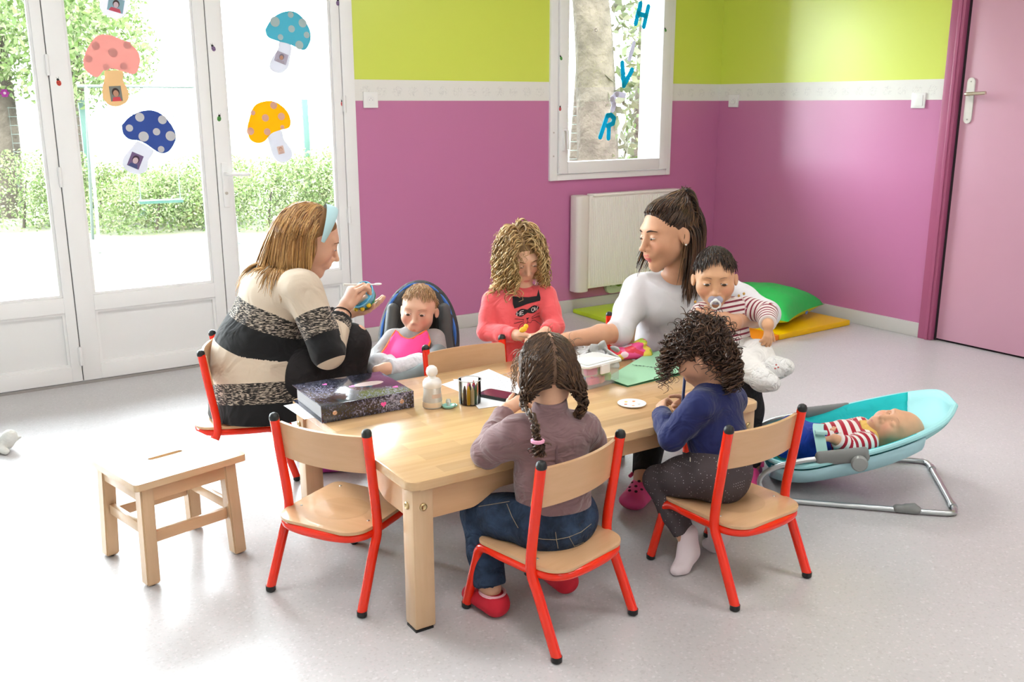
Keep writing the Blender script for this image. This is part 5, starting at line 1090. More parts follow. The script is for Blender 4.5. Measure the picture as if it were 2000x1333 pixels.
    sc_ = N.new('ShaderNodeSeparateColor'); L_.new(mixr.outputs[2], sc_.inputs[0]); L_.new(sc_.outputs[0], g1.inputs[0]); L_.new(sc_.outputs[0], g2.inputs[0])
    x1 = N.new('ShaderNodeMix'); x1.data_type = 'RGBA'; L_.new(g1.outputs[0], x1.inputs[0]); x1.inputs[6].default_value = (0.60, 0.50, 0.39, 1); L_.new(mr.outputs[0], x1.inputs[7])
    x2 = N.new('ShaderNodeMix'); x2.data_type = 'RGBA'; L_.new(g2.outputs[0], x2.inputs[0]); L_.new(x1.outputs[2], x2.inputs[6]); x2.inputs[7].default_value = (0.012, 0.012, 0.013, 1); L_.new(x2.outputs[2], N['Principled BSDF'].inputs['Base Color'])
    folds(m, 9, 0.6, 0.03)
    cloth('striped_jumper', t, 0.0056, m, p, c, {'Par': par})
    cl_ = Soft(); cl_.cone(lerp(neck, hd.c, -0.02), lerp(neck, hd.c, 0.15), 0.071, 0.063, 0.01, flat=True); cl_.clip(lerp(neck, hd.c, -0.03), neck-hd.c); cloth('jumper_collar', cl_, 0.005, mat('collar_dark', (0.05, 0.045, 0.042), 0.9, bump=0.5, bscale=300, bdist=0.001), p, c)
    j = Soft(); j.ecap(pel - UP*0.01, lerp(pel, waist, 0.3), (0.150, 0.11), (0.14, 0.10), side, 0.04)
    for h, k, a in ((hR, kR, aR), (hL, kL, aL)): limb(j, [h, lerp(h, k, 0.5), k], [0.080, 0.080, 0.067], 0.05); limb(j, [k, lerp(k, a, 0.4), lerp(k, a, 0.9)], [0.070, 0.064, 0.048], 0.03, flat_end=True)
    cloth('black_jeans', j, 0.0065, folds(mat('black_denim', (0.016, 0.014, 0.015), 0.8, 0.3, bump=0.3, bscale=350, bdist=0.0008, var=0.3, vscale=14), 18, 0.7, 0.02), p, c)
    f = Soft(); kf = kR + nrm(kR-lerp(hR, aR, 0.5))*0.046; f.ell(kf, (0.036, 0.036, 0.030), np.eye(3), 0.01); cloth('torn_knee', f, 0.005, mat('skin_knee', (0.70, 0.40, 0.28), 0.5), p, c)
    clogs(p, c, ((aR, dirv(0.95, 0.2, 0)), (aL, dirv(0.9, 0.3, 0))), mat('clog_purple', (0.42, 0.03, 0.26), 0.5))
    rg = np.random.default_rng(31); pal = [(0.36, 0.17, 0.05), (0.24, 0.105, 0.035), (0.50, 0.28, 0.10), (0.17, 0.075, 0.028), (0.60, 0.38, 0.16)]
    body = [(lerp(chest, neck, 0.35), frame(fw, UP), np.array([0.20, 0.125, 0.115])), (lerp(waist, chest, 0.6), frame(fw, UP), np.array([0.17, 0.135, 0.22]))]; paths = []; rad = []; cols = []; fc = (hd.w(0, 0.03, -0.02), hd.f, hd.s*np.array([0.068, 0.068, 0.09]))
    kf_ = keep_face_clear(hd, 0.022, 0.085)
    for (r0, n0, u) in scalp(hd, 1000, lambda u: (u[2] > 0.05 or u[1] < -0.05) and u[2] > -0.55 and u[1] < 0.25, 1.0, 9):
        out = n0*0.05 - hd.f[1]*0.8 + hd.f[0]*0.5*np.sign(u[0]) - UP*0.3*(u[2] < 0.7); n = int(rg.uniform(17, 23)) + (int(rg.uniform(0, 12)) if u[0] < 0.0 and rg.random() < 0.5 else 0)
        P = grow(r0, out, n, 0.0125, 0.32, [cap(hd, 1.02 + rg.uniform(0, 0.05)), fc] + body, rg.uniform(0.001, 0.004), rg.uniform(0.10, 0.2), rg.uniform(0, 6), down=-UP - IR*(0.42 if u[0] < 0.2 else 0.16)*rg.random(), stiff=0.74, fade=0.9, fix=kf_)
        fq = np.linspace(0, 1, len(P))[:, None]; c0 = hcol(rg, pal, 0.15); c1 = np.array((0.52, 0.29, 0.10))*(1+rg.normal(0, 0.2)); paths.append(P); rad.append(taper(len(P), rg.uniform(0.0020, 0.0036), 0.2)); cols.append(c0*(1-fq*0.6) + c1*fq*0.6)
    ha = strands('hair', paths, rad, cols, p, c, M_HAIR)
    b2 = Soft(); b2.ell(hd.w(0, -0.016, 0.036), [q*hd.s*1.03 for q in (0.073, 0.093, 0.080)], hd.f, 0.01); b2.clip(hd.w(0, 0.050, 0.03), hd.f[1]*0.8 - hd.f[2]*0.5, 0.01)
    cloth('hair_base', b2, 0.006, mat('hair_root_darkblonde', (0.26, 0.13, 0.05), 0.6), ha, c)
    hb = []; 
    for a in np.linspace(-1.75, 1.75, 25): hb.append(hd.w(0.0865*math.sin(a), 0.030 + 0.0*a, 0.034 + 0.0925*math.cos(a)))
    w_ = hd.f[1]*0.019*hd.s; r_ = MB()
    V = []
    for a, q in zip(np.linspace(-1.75, 1.75, 25), hb): nq = nrm(q-hd.w(0, 0.030, 0.034)); w_ = hd.f[1]*0.020*hd.s*max(0.25, math.cos(a*0.72)); V += [tuple(q-w_+nq*0.002-c), tuple(q-w_*0.3+nq*0.0055-c), tuple(q+w_*0.8+nq*0.0045-c), tuple(q+w_*1.1-c)]
    F = [(i*4+k, i*4+k+1, i*4+k+5, i*4+k+4) for i in range(24) for k in range(3)]
    r_.add(V, F).build('headband', mat('headband_blue', (0.42, 0.62, 0.66), 0.8, bump=0.3, bscale=60, bdist=0.003), p, angle=180)
    br = []; ax = nrm(wR-eR); bu = nrm(np.cross(ax, UP)); bv = np.cross(ax, bu); q0 = lerp(eR, wR, 0.93)
    MB().tube([tuple(q0 + 0.0325*(math.cos(x)*bu + math.sin(x)*bv) - c) for x in np.linspace(0, 2*math.pi, 22)[:-1]], 0.0025, 6, closed=True).build('bracelet', mat('bracelet_dark', (0.03, 0.015, 0.01), 0.4), p)
    face_detail(hd, p, c, (0.25, 0.13, 0.06), open_=0.45)
    # bowl in her left hand, spoon in her right
    bc = wL + dirv(0.97, -0.05, 0.18)*0.085 + UP*0.036
    bo = thing('feeding_bowl', 'light blue baby bowl held by the woman in the striped jumper', 'bowl', tuple(bc))
    tilt = Vector(dirv(-0.42, -0.62, 0.62)).to_track_quat('Z', 'Y').to_matrix().to_4x4()
    MB().lathe([(0.022, -0.012), (0.030, -0.011), (0.046, 0.012), (0.055, 0.036), (0.0555, 0.040), (0.053, 0.040), (0.044, 0.014), (0.028, -0.006), (0.004, -0.008)], 28, M=tilt).build('shell', mat('bowl_blue', (0.16, 0.55, 0.78), 0.3), bo)
    MB().lathe([(0.030, -0.0125), (0.034, -0.010), (0.044, 0.006), (0.0445, 0.004), (0.032, -0.0135)], 28, M=tilt).build('green_base', mat('bowl_green', (0.05, 0.38, 0.12), 0.35), bo)
    for k in range(3): a_ = -1.7 + 0.55*k; MB().ell((0.0515*math.cos(a_), 0.0515*math.sin(a_), 0.018), (0.009, 0.009, 0.009), 10, 6, M=tilt).build('yellow_print', mat('bowl_yellow', (0.9, 0.66, 0.03), 0.4), bo)
    sp_ = thing('baby_spoon', 'small white spoon in the raised hand of the woman in the striped jumper', 'spoon', tuple(wR + dirv(0.5, 0.35, 0.8)*0.10))
    d_ = dirv(0.75, 0.35, 0.10); MB().tube([tuple(-d_*0.05 + UP*0.02), tuple(d_*0.02 + UP*0.005), tuple(d_*0.06 - UP*0.002)], [0.004, 0.003, 0.0025], 8).build('handle', M_WHITE, sp_)
    MB().ell(tuple(d_*0.075 - UP*0.004), (0.016, 0.011, 0.004), 12, 6).build('scoop', M_WHITE, sp_)
    return p
def clogs(p, c, feet, m):
    for a, d in feet:
        f = Soft(); g = V3(a[0], a[1], 0.042); sd = np.cross(d, UP)
        f.ecap(g - d*0.06 - UP*0.016, g + d*0.115 - UP*0.016, (0.040, 0.027), (0.046, 0.025), sd, 0.02); f.cone(g + d*0.03 + UP*0.004, g + d*0.095 - UP*0.008, 0.036, 0.028, 0.03)
        f.clip((0, 0, 0.0015), (0, 0, -1)); f.cone(g - d*0.02 + UP*0.055, g + UP*0.06, 0.042, 0.040, 0.012, sub=True)
        o = cloth('clog', f, 0.005, m, p, c)
        st_ = MB().tube([tuple(g + UP*(0.028 + 0.012*math.sin(x)) - d*0.062*math.sin(x) + d*0.012 + sd*0.049*math.cos(x) - c) for x in np.linspace(0, math.pi, 14)], 0.0065, 6); st_.build('heel_strap', m, o)
        for (k, q) in ((0.055, -0.022), (0.055, 0.0), (0.055, 0.022), (0.085, -0.02), (0.085, 0.0), (0.085, 0.02), (0.11, -0.01), (0.11, 0.012)):
            MB().ell(tuple(g + d*k + sd*q + UP*(0.0345 - 5*q*q*4 - 0.22*(k-0.055)) - c), (0.006, 0.006, 0.004), 8, 4).build('vent_hole', mat('hole_dark', (0.08, 0.01, 0.03), 0.7), o)
woman_striped()

# ------------------------------------------------------------------ the woman in the white top
def woman_white():
    pel, waist, chest, neck = J(1312, 722, 3.76), J(1308, 668, 3.72), J(1312, 592, 3.66), J(1322, 536, 3.61)
    hd = Head(J(1305, 455, 3.545), dirv(-0.88, -0.42, -0.14), dirv(-0.16, 0.0, 0.98), 1.09, 0.0)
    sR, sL = J(1245, 566, 3.66), J(1405, 560, 3.65); eR, wR = J(1210, 650, 3.46), J(1105, 664, 3.32); eL, wL = J(1497, 614, 3.44), J(1432, 630, 3.21)
    hR, hL = J(1282, 735, 3.74), J(1345, 732, 3.70); kR, kL = V3(2.20, 2.40, 0.29), J(1448, 722, 3.18); aR, aL = V3(2.045, 2.27, 0.075), V3(2.44, 2.17, 0.06)
    side = nrm(sR-sL); fw = dirv(-0.3, -0.95, 0); b = Soft()
    b.ecap(pel, waist, (0.145, 0.10), (0.112, 0.082), side, 0.05); b.ecap(waist, chest, (0.112, 0.082), (0.125, 0.088), side, 0.05); b.ecap(lerp(sL, sR, 0.18), lerp(sL, sR, 0.82), (0.05, 0.055), (0.05, 0.055), UP, 0.05)
    b.cone(chest, neck, 0.080, 0.046, 0.05); b.cone(neck, hd.w(0, -0.030, -0.03), 0.044, 0.042, 0.014); hd.build(b)
    for s, e, w in ((sR, eR, wR), (sL, eL, wL)): limb(b, [s, lerp(s, e, 0.5), e, lerp(e, w, 0.35), w], [0.048, 0.042, 0.036, 0.036, 0.025], 0.02)
    hand(b, wR, dirv(-0.96, -0.2, -0.22), dirv(-0.1, -0.3, -0.95), 0.98, 1, (0.3, 0.35, 0.4, 0.45)); hand(b, wL, dirv(-0.99, -0.02, 0.05), dirv(0.05, 0.95, 0.1), 0.98, 1, (0.25, 0.28, 0.32, 0.35), thumb_dir=dirv(-0.55, 0.1, 0.85))
    for h, k, a in ((hR, kR, aR), (hL, kL, aL)): limb(b, [h, k, lerp(k, a, 0.35), a], [0.085, 0.058, 0.054, 0.036], 0.03); b.cone(a, a + dirv(-0.45, -0.85, 0)*0.09 - UP*0.04, 0.030, 0.018, 0.02)
    p, c = make_person('brown-haired woman in a white top holding a baby on her lap', b, hd, (0.64, 0.335, 0.20), (0.60, 0.14, 0.12), 0.0041, 0.25)
    t = Soft(); t.ecap(lerp(pel, waist, 0.0), waist, (0.150, 0.106), (0.122, 0.092), side, 0.05); t.ecap(waist, chest, (0.122, 0.092), (0.135, 0.098), side, 0.06)
    for s_ in (-1, 1): t.ell(lerp(chest, waist, 0.12) + side*0.062*s_ + fw*0.055, (0.062, 0.055, 0.062), np.array([side, np.cross(UP, side), UP]), 0.05)
    t.ecap(lerp(sL, sR, 0.13), lerp(sL, sR, 0.87), (0.060, 0.065), (0.060, 0.065), UP, 0.06); t.cone(lerp(chest, neck, 0.1), lerp(chest, neck, 0.62), 0.098, 0.090, 0.05, flat=True)
    for (s, e, w), q in zip(((sR, eR, wR), (sL, eL, wL)), (0.12, 0.10)): limb(t, [s, lerp(s, e, 0.5), e], [0.060, 0.052, 0.047], 0.03); t.cone(e, lerp(e, w, q), 0.047, 0.044, 0.02, flat=True)
    t.clip(lerp(pel, waist, 0.05), pel-waist)
    cloth('white_top', t, 0.006, folds(mat('white_cotton', (0.68, 0.66, 0.68), 0.85, 0.2, bump=0.12, bscale=300, bdist=0.0008, sheen=0.2), 8, 0.5, 0.025), p, c)
    j = Soft(); j.ecap(pel - UP*0.045, lerp(pel, waist, 0.35), (0.158, 0.12), (0.128, 0.094), side, 0.04)
    for h, k, a in ((hR, kR, aR), (hL, kL, aL)): limb(j, [h, lerp(h, k, 0.5), k], [0.098, 0.084, 0.068], 0.05); limb(j, [k, lerp(k, a, 0.4), lerp(k, a, 0.97)], [0.066, 0.060, 0.044], 0.03, flat_end=True)
    cloth('black_jeans', j, 0.0065, mat('black_denim'), p, c)
    f = Soft(); f.ell(kL + dirv(-0.15, -0.9, 0.35)*0.042, (0.036, 0.032, 0.042), np.array([IR, IA, UP]), 0.01); cloth('torn_knee', f, 0.005, mat('skin_knee2', (0.62, 0.33, 0.20), 0.5), p, c)
    for k in range(3): MB().tube([tuple(kL + dirv(-0.15, -0.9, 0.1)*0.074 + IR*0.036*s_ + UP*(-0.022+0.02*k) - IA*(-0.012*abs(s_)) - c) for s_ in (-1, -0.4, 0.3, 1)], 0.0022, 5).build('denim_thread', mat('thread_grey', (0.35, 0.28, 0.24), 0.9), p)
    clogs(p, c, ((aR, dirv(-0.45, -0.85, 0)), (aL, dirv(-0.4, -0.9, 0))), mat('clog_pink', (0.85, 0.085, 0.29), 0.4))
    rg = np.random.default_rng(41); pal = [(0.055, 0.026, 0.014), (0.038, 0.018, 0.010), (0.085, 0.042, 0.021), (0.028, 0.014, 0.008), (0.13, 0.065, 0.03)]
    body = [(lerp(chest, neck, 0.55), np.array([side, np.cross(UP, side), UP]), np.array([0.185, 0.105, 0.075]))]; paths = []; rad = []; cols = []; clip_ = hd.w(0.0, -0.085, 0.118); fc = (hd.w(0, 0.03, -0.02), hd.f, hd.s*np.array([0.066, 0.066, 0.09]))
    kb_ = keep_face_clear(hd, 0.002, 0.03)
    for (r0, n0, u) in scalp(hd, 1100, lambda u, hl=hairline(0.060, 0.062, 0.84, 0.54): hl(u) and u[2] > -0.6 and not (u[1] > -0.12 and u[2] < -0.12), 1.01, 9):
        if u[2] > -0.12 and u[1] > -0.6:
            tg = clip_ + rg.normal(0, 0.007, 3); dist = np.linalg.norm(tg-r0); n = max(5, int(dist/0.010)+3); P = grow(r0, n0*0.6 + nrm(tg-r0)*0.7, n, dist*1.12/n, 0.5, [cap(hd, 1.05 + rg.uniform(0, 0.09)*(u[2] > 0.4))], 0.0012, 0.08, rg.uniform(0, 6), target=tg, stiff=0.62)
        else:
            n = int(rg.uniform(18, 24)); P = grow(r0, n0*0.5 - hd.f[1]*0.2, n, 0.0122, 0.32, [cap(hd, 1.03 + rg.uniform(0, 0.10)), fc] + body, rg.uniform(0.0005, 0.002), 0.15, rg.uniform(0, 6), down=-UP + hd.f[1]*(0.14 if u[0] < 0 else -0.1), stiff=0.72, fix=kb_)
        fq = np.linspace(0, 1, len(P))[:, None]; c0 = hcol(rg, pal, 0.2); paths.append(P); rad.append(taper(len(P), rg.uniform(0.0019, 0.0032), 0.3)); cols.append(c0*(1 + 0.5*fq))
    for k in range(330):     # straight length falling from the clip
        a = rg.normal(0, 1, 2); P = grow(clip_ + hd.f[0]*a[0]*0.012 + hd.f[2]*rg.normal(0, 0.008), -hd.f[1]*0.65 + hd.f[2]*0.35 + hd.f[0]*a[0]*0.55, int(rg.uniform(21, 28)), 0.0122, 0.34, [cap(hd, 1.08 + rg.uniform(0, 0.14))] + body, 0.0015, 0.15, rg.uniform(0, 6), down=-UP + hd.f[1]*(0.12 if a[0] < 0 else -0.1), stiff=0.74, fix=kb_)
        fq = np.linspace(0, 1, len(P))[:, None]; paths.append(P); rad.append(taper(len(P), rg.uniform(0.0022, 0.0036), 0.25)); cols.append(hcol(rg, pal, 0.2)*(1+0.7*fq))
    for k in range(170):     # near side, from behind the ear down over the shoulder
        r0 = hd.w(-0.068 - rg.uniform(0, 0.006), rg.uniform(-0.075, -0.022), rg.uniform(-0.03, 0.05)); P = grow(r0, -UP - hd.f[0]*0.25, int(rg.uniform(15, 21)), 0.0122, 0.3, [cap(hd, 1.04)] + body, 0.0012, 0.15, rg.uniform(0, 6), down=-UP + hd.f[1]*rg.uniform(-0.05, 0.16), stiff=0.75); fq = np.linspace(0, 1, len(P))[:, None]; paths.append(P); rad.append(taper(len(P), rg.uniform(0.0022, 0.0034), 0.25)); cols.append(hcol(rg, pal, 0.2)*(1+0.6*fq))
    for k in range(70):     # the far side, swinging out under the chin
        r0 = hd.w(0.070, rg.uniform(-0.05, 0.03), rg.uniform(-0.03, 0.03)); P = grow(r0, -UP*0.9 + hd.f[1]*0.45, int(rg.uniform(10, 14)), 0.0115, 0.3, [fc] + body, 0.0015, 0.15, rg.uniform(0, 6), down=-UP + hd.f[1]*0.45, stiff=0.75); paths.append(P); rad.append(taper(len(P), 0.0036, 0.25)); cols.append(hcol(rg, pal + [(0.30, 0.15, 0.06)], 0.2))
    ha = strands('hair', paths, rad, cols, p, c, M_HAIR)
    b2 = Soft(); b2.ell(hd.w(0, -0.016, 0.036), [q*hd.s*1.03 for q in (0.073, 0.093, 0.082)], hd.f, 0.01); b2.clip(hd.w(0, 0.060, 0.062), hd.f[1]*0.84 - hd.f[2]*0.54, 0.006)
    cloth('hair_base', b2, 0.005, mat('hair_root_black', (0.036, 0.018, 0.011), 0.6), ha, c)
    MB().box(-0.02, 0.02, -0.008, 0.008, -0.012, 0.012, Matrix.Translation(clip_ + hd.f[2]*0.006 - hd.f[1]*0.004 - c) @ Matrix(hd.f.T.tolist()).to_4x4(), 0.004).build('hair_clip', M_BLACK, p)
    MB().ell(tuple(hd.w(-0.086, -0.008, -0.038)-c), (0.004, 0.004, 0.004), 8, 6).build('earring', mat('pearl', (0.85, 0.78, 0.7), 0.2), p)
    face_detail(hd, p, c, (0.05, 0.025, 0.015), open_=0.75, bt=1.3, mouth=1.0)
    return p
woman_white()

# ------------------------------------------------------------------ babies
def baby_hair(hd, p, c, pal, n, ln, mask, seed, base, fringe=0.0):
    rg = np.random.default_rng(seed); paths = []; rad = []; cols = []
    for (r0, n0, u) in scalp(hd, n, mask, 1.0, seed):
        P = grow(r0, n0*0.25 + hd.f[1]*(0.7 if u[2] > 0.2 else 0.1) - hd.f[2]*0.5 + rg.normal(0, 0.2, 3), ln, 0.006, 0.15, [cap(hd, 1.02 + rg.uniform(0, 0.04))], 0.001, 0.05, rg.uniform(0, 6), down=-hd.f[2]); paths.append(P); rad.append(taper(len(P), 0.0016, 0.3)); cols.append(hcol(rg, pal, 0.2))
    ha = strands('hair', paths, rad, cols, p, c, M_HAIR, 3)
    if base:
        b2 = Soft(); b2.ell(hd.w(0, -0.018, 0.037), [q*hd.s*1.012 for q in (0.073, 0.092, 0.080)], hd.f, 0.01); b2.clip(hd.w(0, 0.052, 0.05), hd.f[1]*0.8 - hd.f[2]*0.4, 0.01); b2.clip(hd.w(0, 0, 0.0), -hd.f[2] + hd.f[1]*0.3, 0.01); cloth('hair_base', b2, 0.005, base, ha, c)
def sock(p, c, name, a, d, m, r=0.022, L=0.06):
    f = Soft(); f.cone(a, a + d*0.012, r, r*1.05, 0.015); tp = nrm(d + UP*0.0); f.cone(a + d*0.008, a + tp*L, r*1.05, r*0.8, 0.02); return cloth(name, f, 0.004, m, p, c)
def baby_lap():
    pel, chest, neck = J(1425, 690, 3.30), J(1418, 628, 3.30), J(1408, 590, 3.29)
    hd = Head(J(1396, 543, 3.265), dirv(-0.16, -0.98, -0.10), dirv(-0.05, -0.1, 1), 0.90, 1.0)
    sR, sL = J(1372, 612, 3.27), J(1460, 602, 3.28); eR, wR = J(1350, 648, 3.20), J(1362, 672, 3.12); eL, wL = J(1497, 612, 3.22), J(1500, 636, 3.13)
    hR, hL = pel - IR*0.035, pel + IR*0.045; kR, kL = J(1448, 712, 3.16), J(1480, 692, 3.18); aR, aL = J(1484, 741, 3.08), J(1508, 720, 3.12)
    side = nrm(sR-sL); b = Soft(); b.ecap(pel, chest, (0.066, 0.060), (0.064, 0.056), side, 0.03); b.ecap(lerp(sL, sR, 0.2), lerp(sL, sR, 0.8), (0.03, 0.034), (0.03, 0.034), UP, 0.03); b.cone(chest, hd.w(0, -0.015, -0.04), 0.04, 0.036, 0.02); hd.build(b)
    for s, e, w in ((sR, eR, wR), (sL, eL, wL)): limb(b, [s, e, w], [0.026, 0.024, 0.019], 0.015)
    hand(b, wL, dirv(-0.05, -0.35, -0.9), dirv(-0.3, 0.6, -0.3), 0.46, 1, (0.35, 0.4, 0.45, 0.5), spread=0.16); hand(b, wR, dirv(0.3, -0.6, -0.6), dirv(0.3, 0.6, -0.3), 0.46, -1, (0.6, 0.6, 0.6, 0.6))
    for h, k, a in ((hR, kR, aR), (hL, kL, aL)): limb(b, [h, k, a], [0.042, 0.034, 0.024], 0.02)
    p, c = make_person('baby in a striped top with pacifier on the lap of the woman in white', b, hd, (0.66, 0.36, 0.20), (0.58, 0.22, 0.17), 0.0037, 0.4)
    t = Soft(); t.ecap(pel + UP*0.015, chest, (0.076, 0.070), (0.074, 0.064), side, 0.03, 1); t.ecap(lerp(sL, sR, 0.12), lerp(sL, sR, 0.88), (0.035, 0.040), (0.035, 0.040), UP, 0.035, 1); t.cone(chest, neck + UP*0.0, 0.055, 0.044, 0.03, 1, flat=True); seg = {1: (pel, neck, 0, 1)}
    for i, (s, e, w) in enumerate(((sR, eR, wR), (sL, eL, wL))):
        t.cone(s, e, 0.040, 0.036, 0.015, 2+i*2); t.cone(e, lerp(e, w, 0.85), 0.036, 0.029, 0.012, 3+i*2, flat=True); L1, L2 = np.linalg.norm(e-s), np.linalg.norm(w-e)*0.85; q = 1/np.linalg.norm(neck-pel); seg[2+i*2] = (s, e, 0.2, 0.2+L1*q); seg[3+i*2] = (e, lerp(e, w, 0.85), 0.2+L1*q, 0.2+(L1+L2)*q)
    cloth('striped_top', t, 0.0042, folds(stripe_mat('maroon_stripes', (0.78, 0.70, 0.67), (0.24, 0.03, 0.055), 11.0, 0.60), 14, 0.5, 0.015), p, c, {'Par': length_par(t, seg)})
    for (px, py) in ((1453, 574), (1443, 578), (1358, 590)): MB().ell(tuple(J(px, py, 3.225)-c), (0.005, 0.004, 0.005), 8, 5).build('shoulder_button', mat('button_mustard', (0.55, 0.30, 0.05), 0.5), p)
    j = Soft(); j.ecap(pel - UP*0.02, pel + UP*0.02, (0.076, 0.072), (0.070, 0.066), side, 0.03)
    for h, k, a in ((hR, kR, aR), (hL, kL, aL)): limb(j, [h, k, a], [0.056, 0.045, 0.034], 0.025, flat_end=True)
    cloth('white_trousers', j, 0.0045, folds(mat('white_fleece', (0.78, 0.76, 0.73), 0.9, 0.1, bump=0.3, bscale=120, bdist=0.002), 18, 0.8, 0.02), p, c)
    for a, d in ((aR, dirv(0.45, -0.5, -0.05)), (aL, dirv(0.70, -0.45, 0.20))):
        so = sock(p, c, 'sock', a, d, folds(mat('fluffy_white', (0.80, 0.79, 0.77), 0.95, 0.1, bump=0.8, bscale=90, bdist=0.004), 40, 0.8, 0.01), 0.034, 0.046)
        if a is aR: MB().tube([tuple(a - d*0.004 + 0.0335*(math.cos(x)*np.cross(d, IA) + math.sin(x)*IA) - c) for x in np.linspace(0, 2*math.pi, 16)[:-1]], 0.004, 6, closed=True).build('cuff_band', mat('cuff_navy', (0.06, 0.06, 0.10), 0.9), so)
    for (px_, py_) in ((1516, 713), (1520, 718), (1514, 720)): MB().ell(tuple(J(px_, py_, 3.058)-c), (0.0035, 0.003, 0.003), 8, 5).build('sock_motif', mat('motif_red', (0.55, 0.16, 0.15), 0.8), p)
    baby_hair(hd, p, c, [(0.022, 0.012, 0.008), (0.04, 0.02, 0.012)], 820, 6, lambda u: (u[2] > 0.34 and u[1] < 0.74) or (u[1] < -0.1 and u[2] > (-0.3 if abs(u[0]) < 0.7 else 0.15)), 5, mat('hair_root_black'))
    face_detail(hd, p, c, (0.22, 0.11, 0.06), open_=0.8, big=1.45, bt=0.6)
    pc = thing('pacifier', 'clear pacifier with white ring in the mouth of the baby on the lap', 'pacifier', tuple(hd.w(0, 0.098, -0.058)))
    F4 = Matrix(hd.f.T.tolist()).to_4x4()
    MB().ell((0, 0, 0), (0.026, 0.005, 0.017), 16, 8, F4).build('shield', mat('clear_lilac', (0.55, 0.55, 0.68), 0.15, alpha=0.75), pc)
    MB().tube([tuple(F4 @ Vector((0.0155*math.cos(x), 0.016 + 0.003*math.sin(x), -0.012 + 0.0155*math.sin(x)))) for x in np.linspace(0, 2*math.pi, 20)[:-1]], 0.0034, 8, closed=True).build('ring', M_WHITE, pc)
    MB().ell((0, 0, 0), (0.008, 0.010, 0.008), 10, 6, F4 @ T(0, 0.006, 0)).build('button', M_WHITE, pc)
def baby_bouncer_dark():
    pel, chest, neck = J(782, 722, 3.70), J(803, 676, 3.78), J(815, 645, 3.79)
    hd = Head(J(818, 606, 3.795), dirv(-0.10, -0.97, -0.02), dirv(0.06, 0.12, 1), 0.88, 1.0)
    sR, sL = J(768, 662, 3.79), J(850, 662, 3.80); eR, wR = J(742, 692, 3.70), J(735, 712, 3.60); eL, wL = J(858, 695, 3.74), J(835, 702, 3.64)
    hR, hL = pel - IR*0.04, pel + IR*0.045; kR, kL = J(742, 716, 3.52), J(818, 716, 3.52); aR, aL = J(775, 738, 3.48), J(752, 722, 3.46)
    side = nrm(sR-sL); b = Soft(); b.ecap(pel, chest, (0.064, 0.058), (0.064, 0.054), side, 0.03); b.ecap(lerp(sL, sR, 0.2), lerp(sL, sR, 0.8), (0.03, 0.034), (0.03, 0.034), UP, 0.03); b.cone(chest, hd.w(0, -0.015, -0.04), 0.04, 0.036, 0.02); hd.build(b)
    for s, e, w in ((sR, eR, wR), (sL, eL, wL)): limb(b, [s, e, w], [0.026, 0.024, 0.019], 0.015)
    hand(b, wL, dirv(-0.7, -0.5, -0.35), dirv(-0.2, -0.3, -0.9), 0.46, -1, (0.35, 0.4, 0.45, 0.5), spread=0.16); hand(b, wR, dirv(0.1, -0.8, -0.4), dirv(0.2, -0.2, -0.9), 0.46, 1, (0.5, 0.5, 0.5, 0.5))
    for h, k, a in ((hR, kR, aR), (hL, kL, aL)): limb(b, [h, k, a], [0.042, 0.034, 0.024], 0.02); b.cone(a, a + nrm(a-k)*0.03, 0.022, 0.018, 0.012)
    p, c = make_person('baby with a pink bib sitting in the dark padded bouncer', b, hd, (0.74, 0.44, 0.30), (0.70, 0.26, 0.18), 0.0040, 0.5)
    t = Soft(); t.ecap(pel + UP*0.01, chest, (0.074, 0.068), (0.072, 0.062), side, 0.03); t.ecap(lerp(sL, sR, 0.12), lerp(sL, sR, 0.88), (0.035, 0.040), (0.035, 0.040), UP, 0.035); t.cone(chest, neck, 0.052, 0.042, 0.03, flat=True)
    for (s, e, w) in ((sR, eR, wR), (sL, eL, wL)): t.cone(s, e, 0.040, 0.034, 0.015); t.cone(e, lerp(e, w, 0.85), 0.034, 0.027, 0.012, flat=True)
    cloth('grey_top', t, 0.0048, folds(mat('grey_jersey', (0.34, 0.32, 0.32), 0.85), 16, 0.6, 0.015), p, c)
    # bib: a curved sheet lying on the chest
    fwd = dirv(-0.10, -1, 0); bo = lerp(neck, pel, 0.38)
    def bib(u, v):
        x = (2*u-1); z = 1-v; w = 0.100*(0.60 + 0.52*v**0.8 - 0.22*v**6); X = x*w; zz = 0.068 - 0.160*v - 0.012*(abs(x)**4)*(1-v) - (0 if v > 0.4 else 0.035*(1-abs(x)**2)*(1-v/0.4))
        q = bo + IR*X + UP*zz + fwd*0.2; qs = np.array([q - fwd*s_ for s_ in np.linspace(0, 0.25, 60)]); d = t.ev(qs, 0.08); i = int(np.argmax(d < 0.006)) if (d < 0.006).any() else 40
        return tuple(qs[i] - c + fwd*(0.004 + 0.002*math.sin(7*x+5*v)))
    bb = MB().grid(lambda u, v: bib(u, v), 16, 16, thick=0.003).build('bib', mat('bib_pink', (0.90, 0.07, 0.32), 0.75, bump=0.25, bscale=160, bdist=0.001), p, angle=180)
    edge = [bib(0, v) for v in np.linspace(0, 1, 12)] + [bib(u, 1) for u in np.linspace(0, 1, 12)][1:] + [bib(1, v) for v in np.linspace(1, 0, 12)][1:] + [bib(u, 0) for u in np.linspace(1, 0, 12)][1:-1]
    MB().tube(edge, 0.0040, 6, closed=True).build('bib_piping', mat('piping_orange', (0.95, 0.16, 0.02), 0.7), bb)
    j = Soft(); j.ecap(pel - UP*0.01, pel + UP*0.02, (0.076, 0.070), (0.068, 0.062), side, 0.03)
    for h, k, a in ((hR, kR, aR), (hL, kL, aL)): limb(j, [h, k, lerp(k, a, 0.85)], [0.054, 0.044, 0.034], 0.025, flat_end=True)
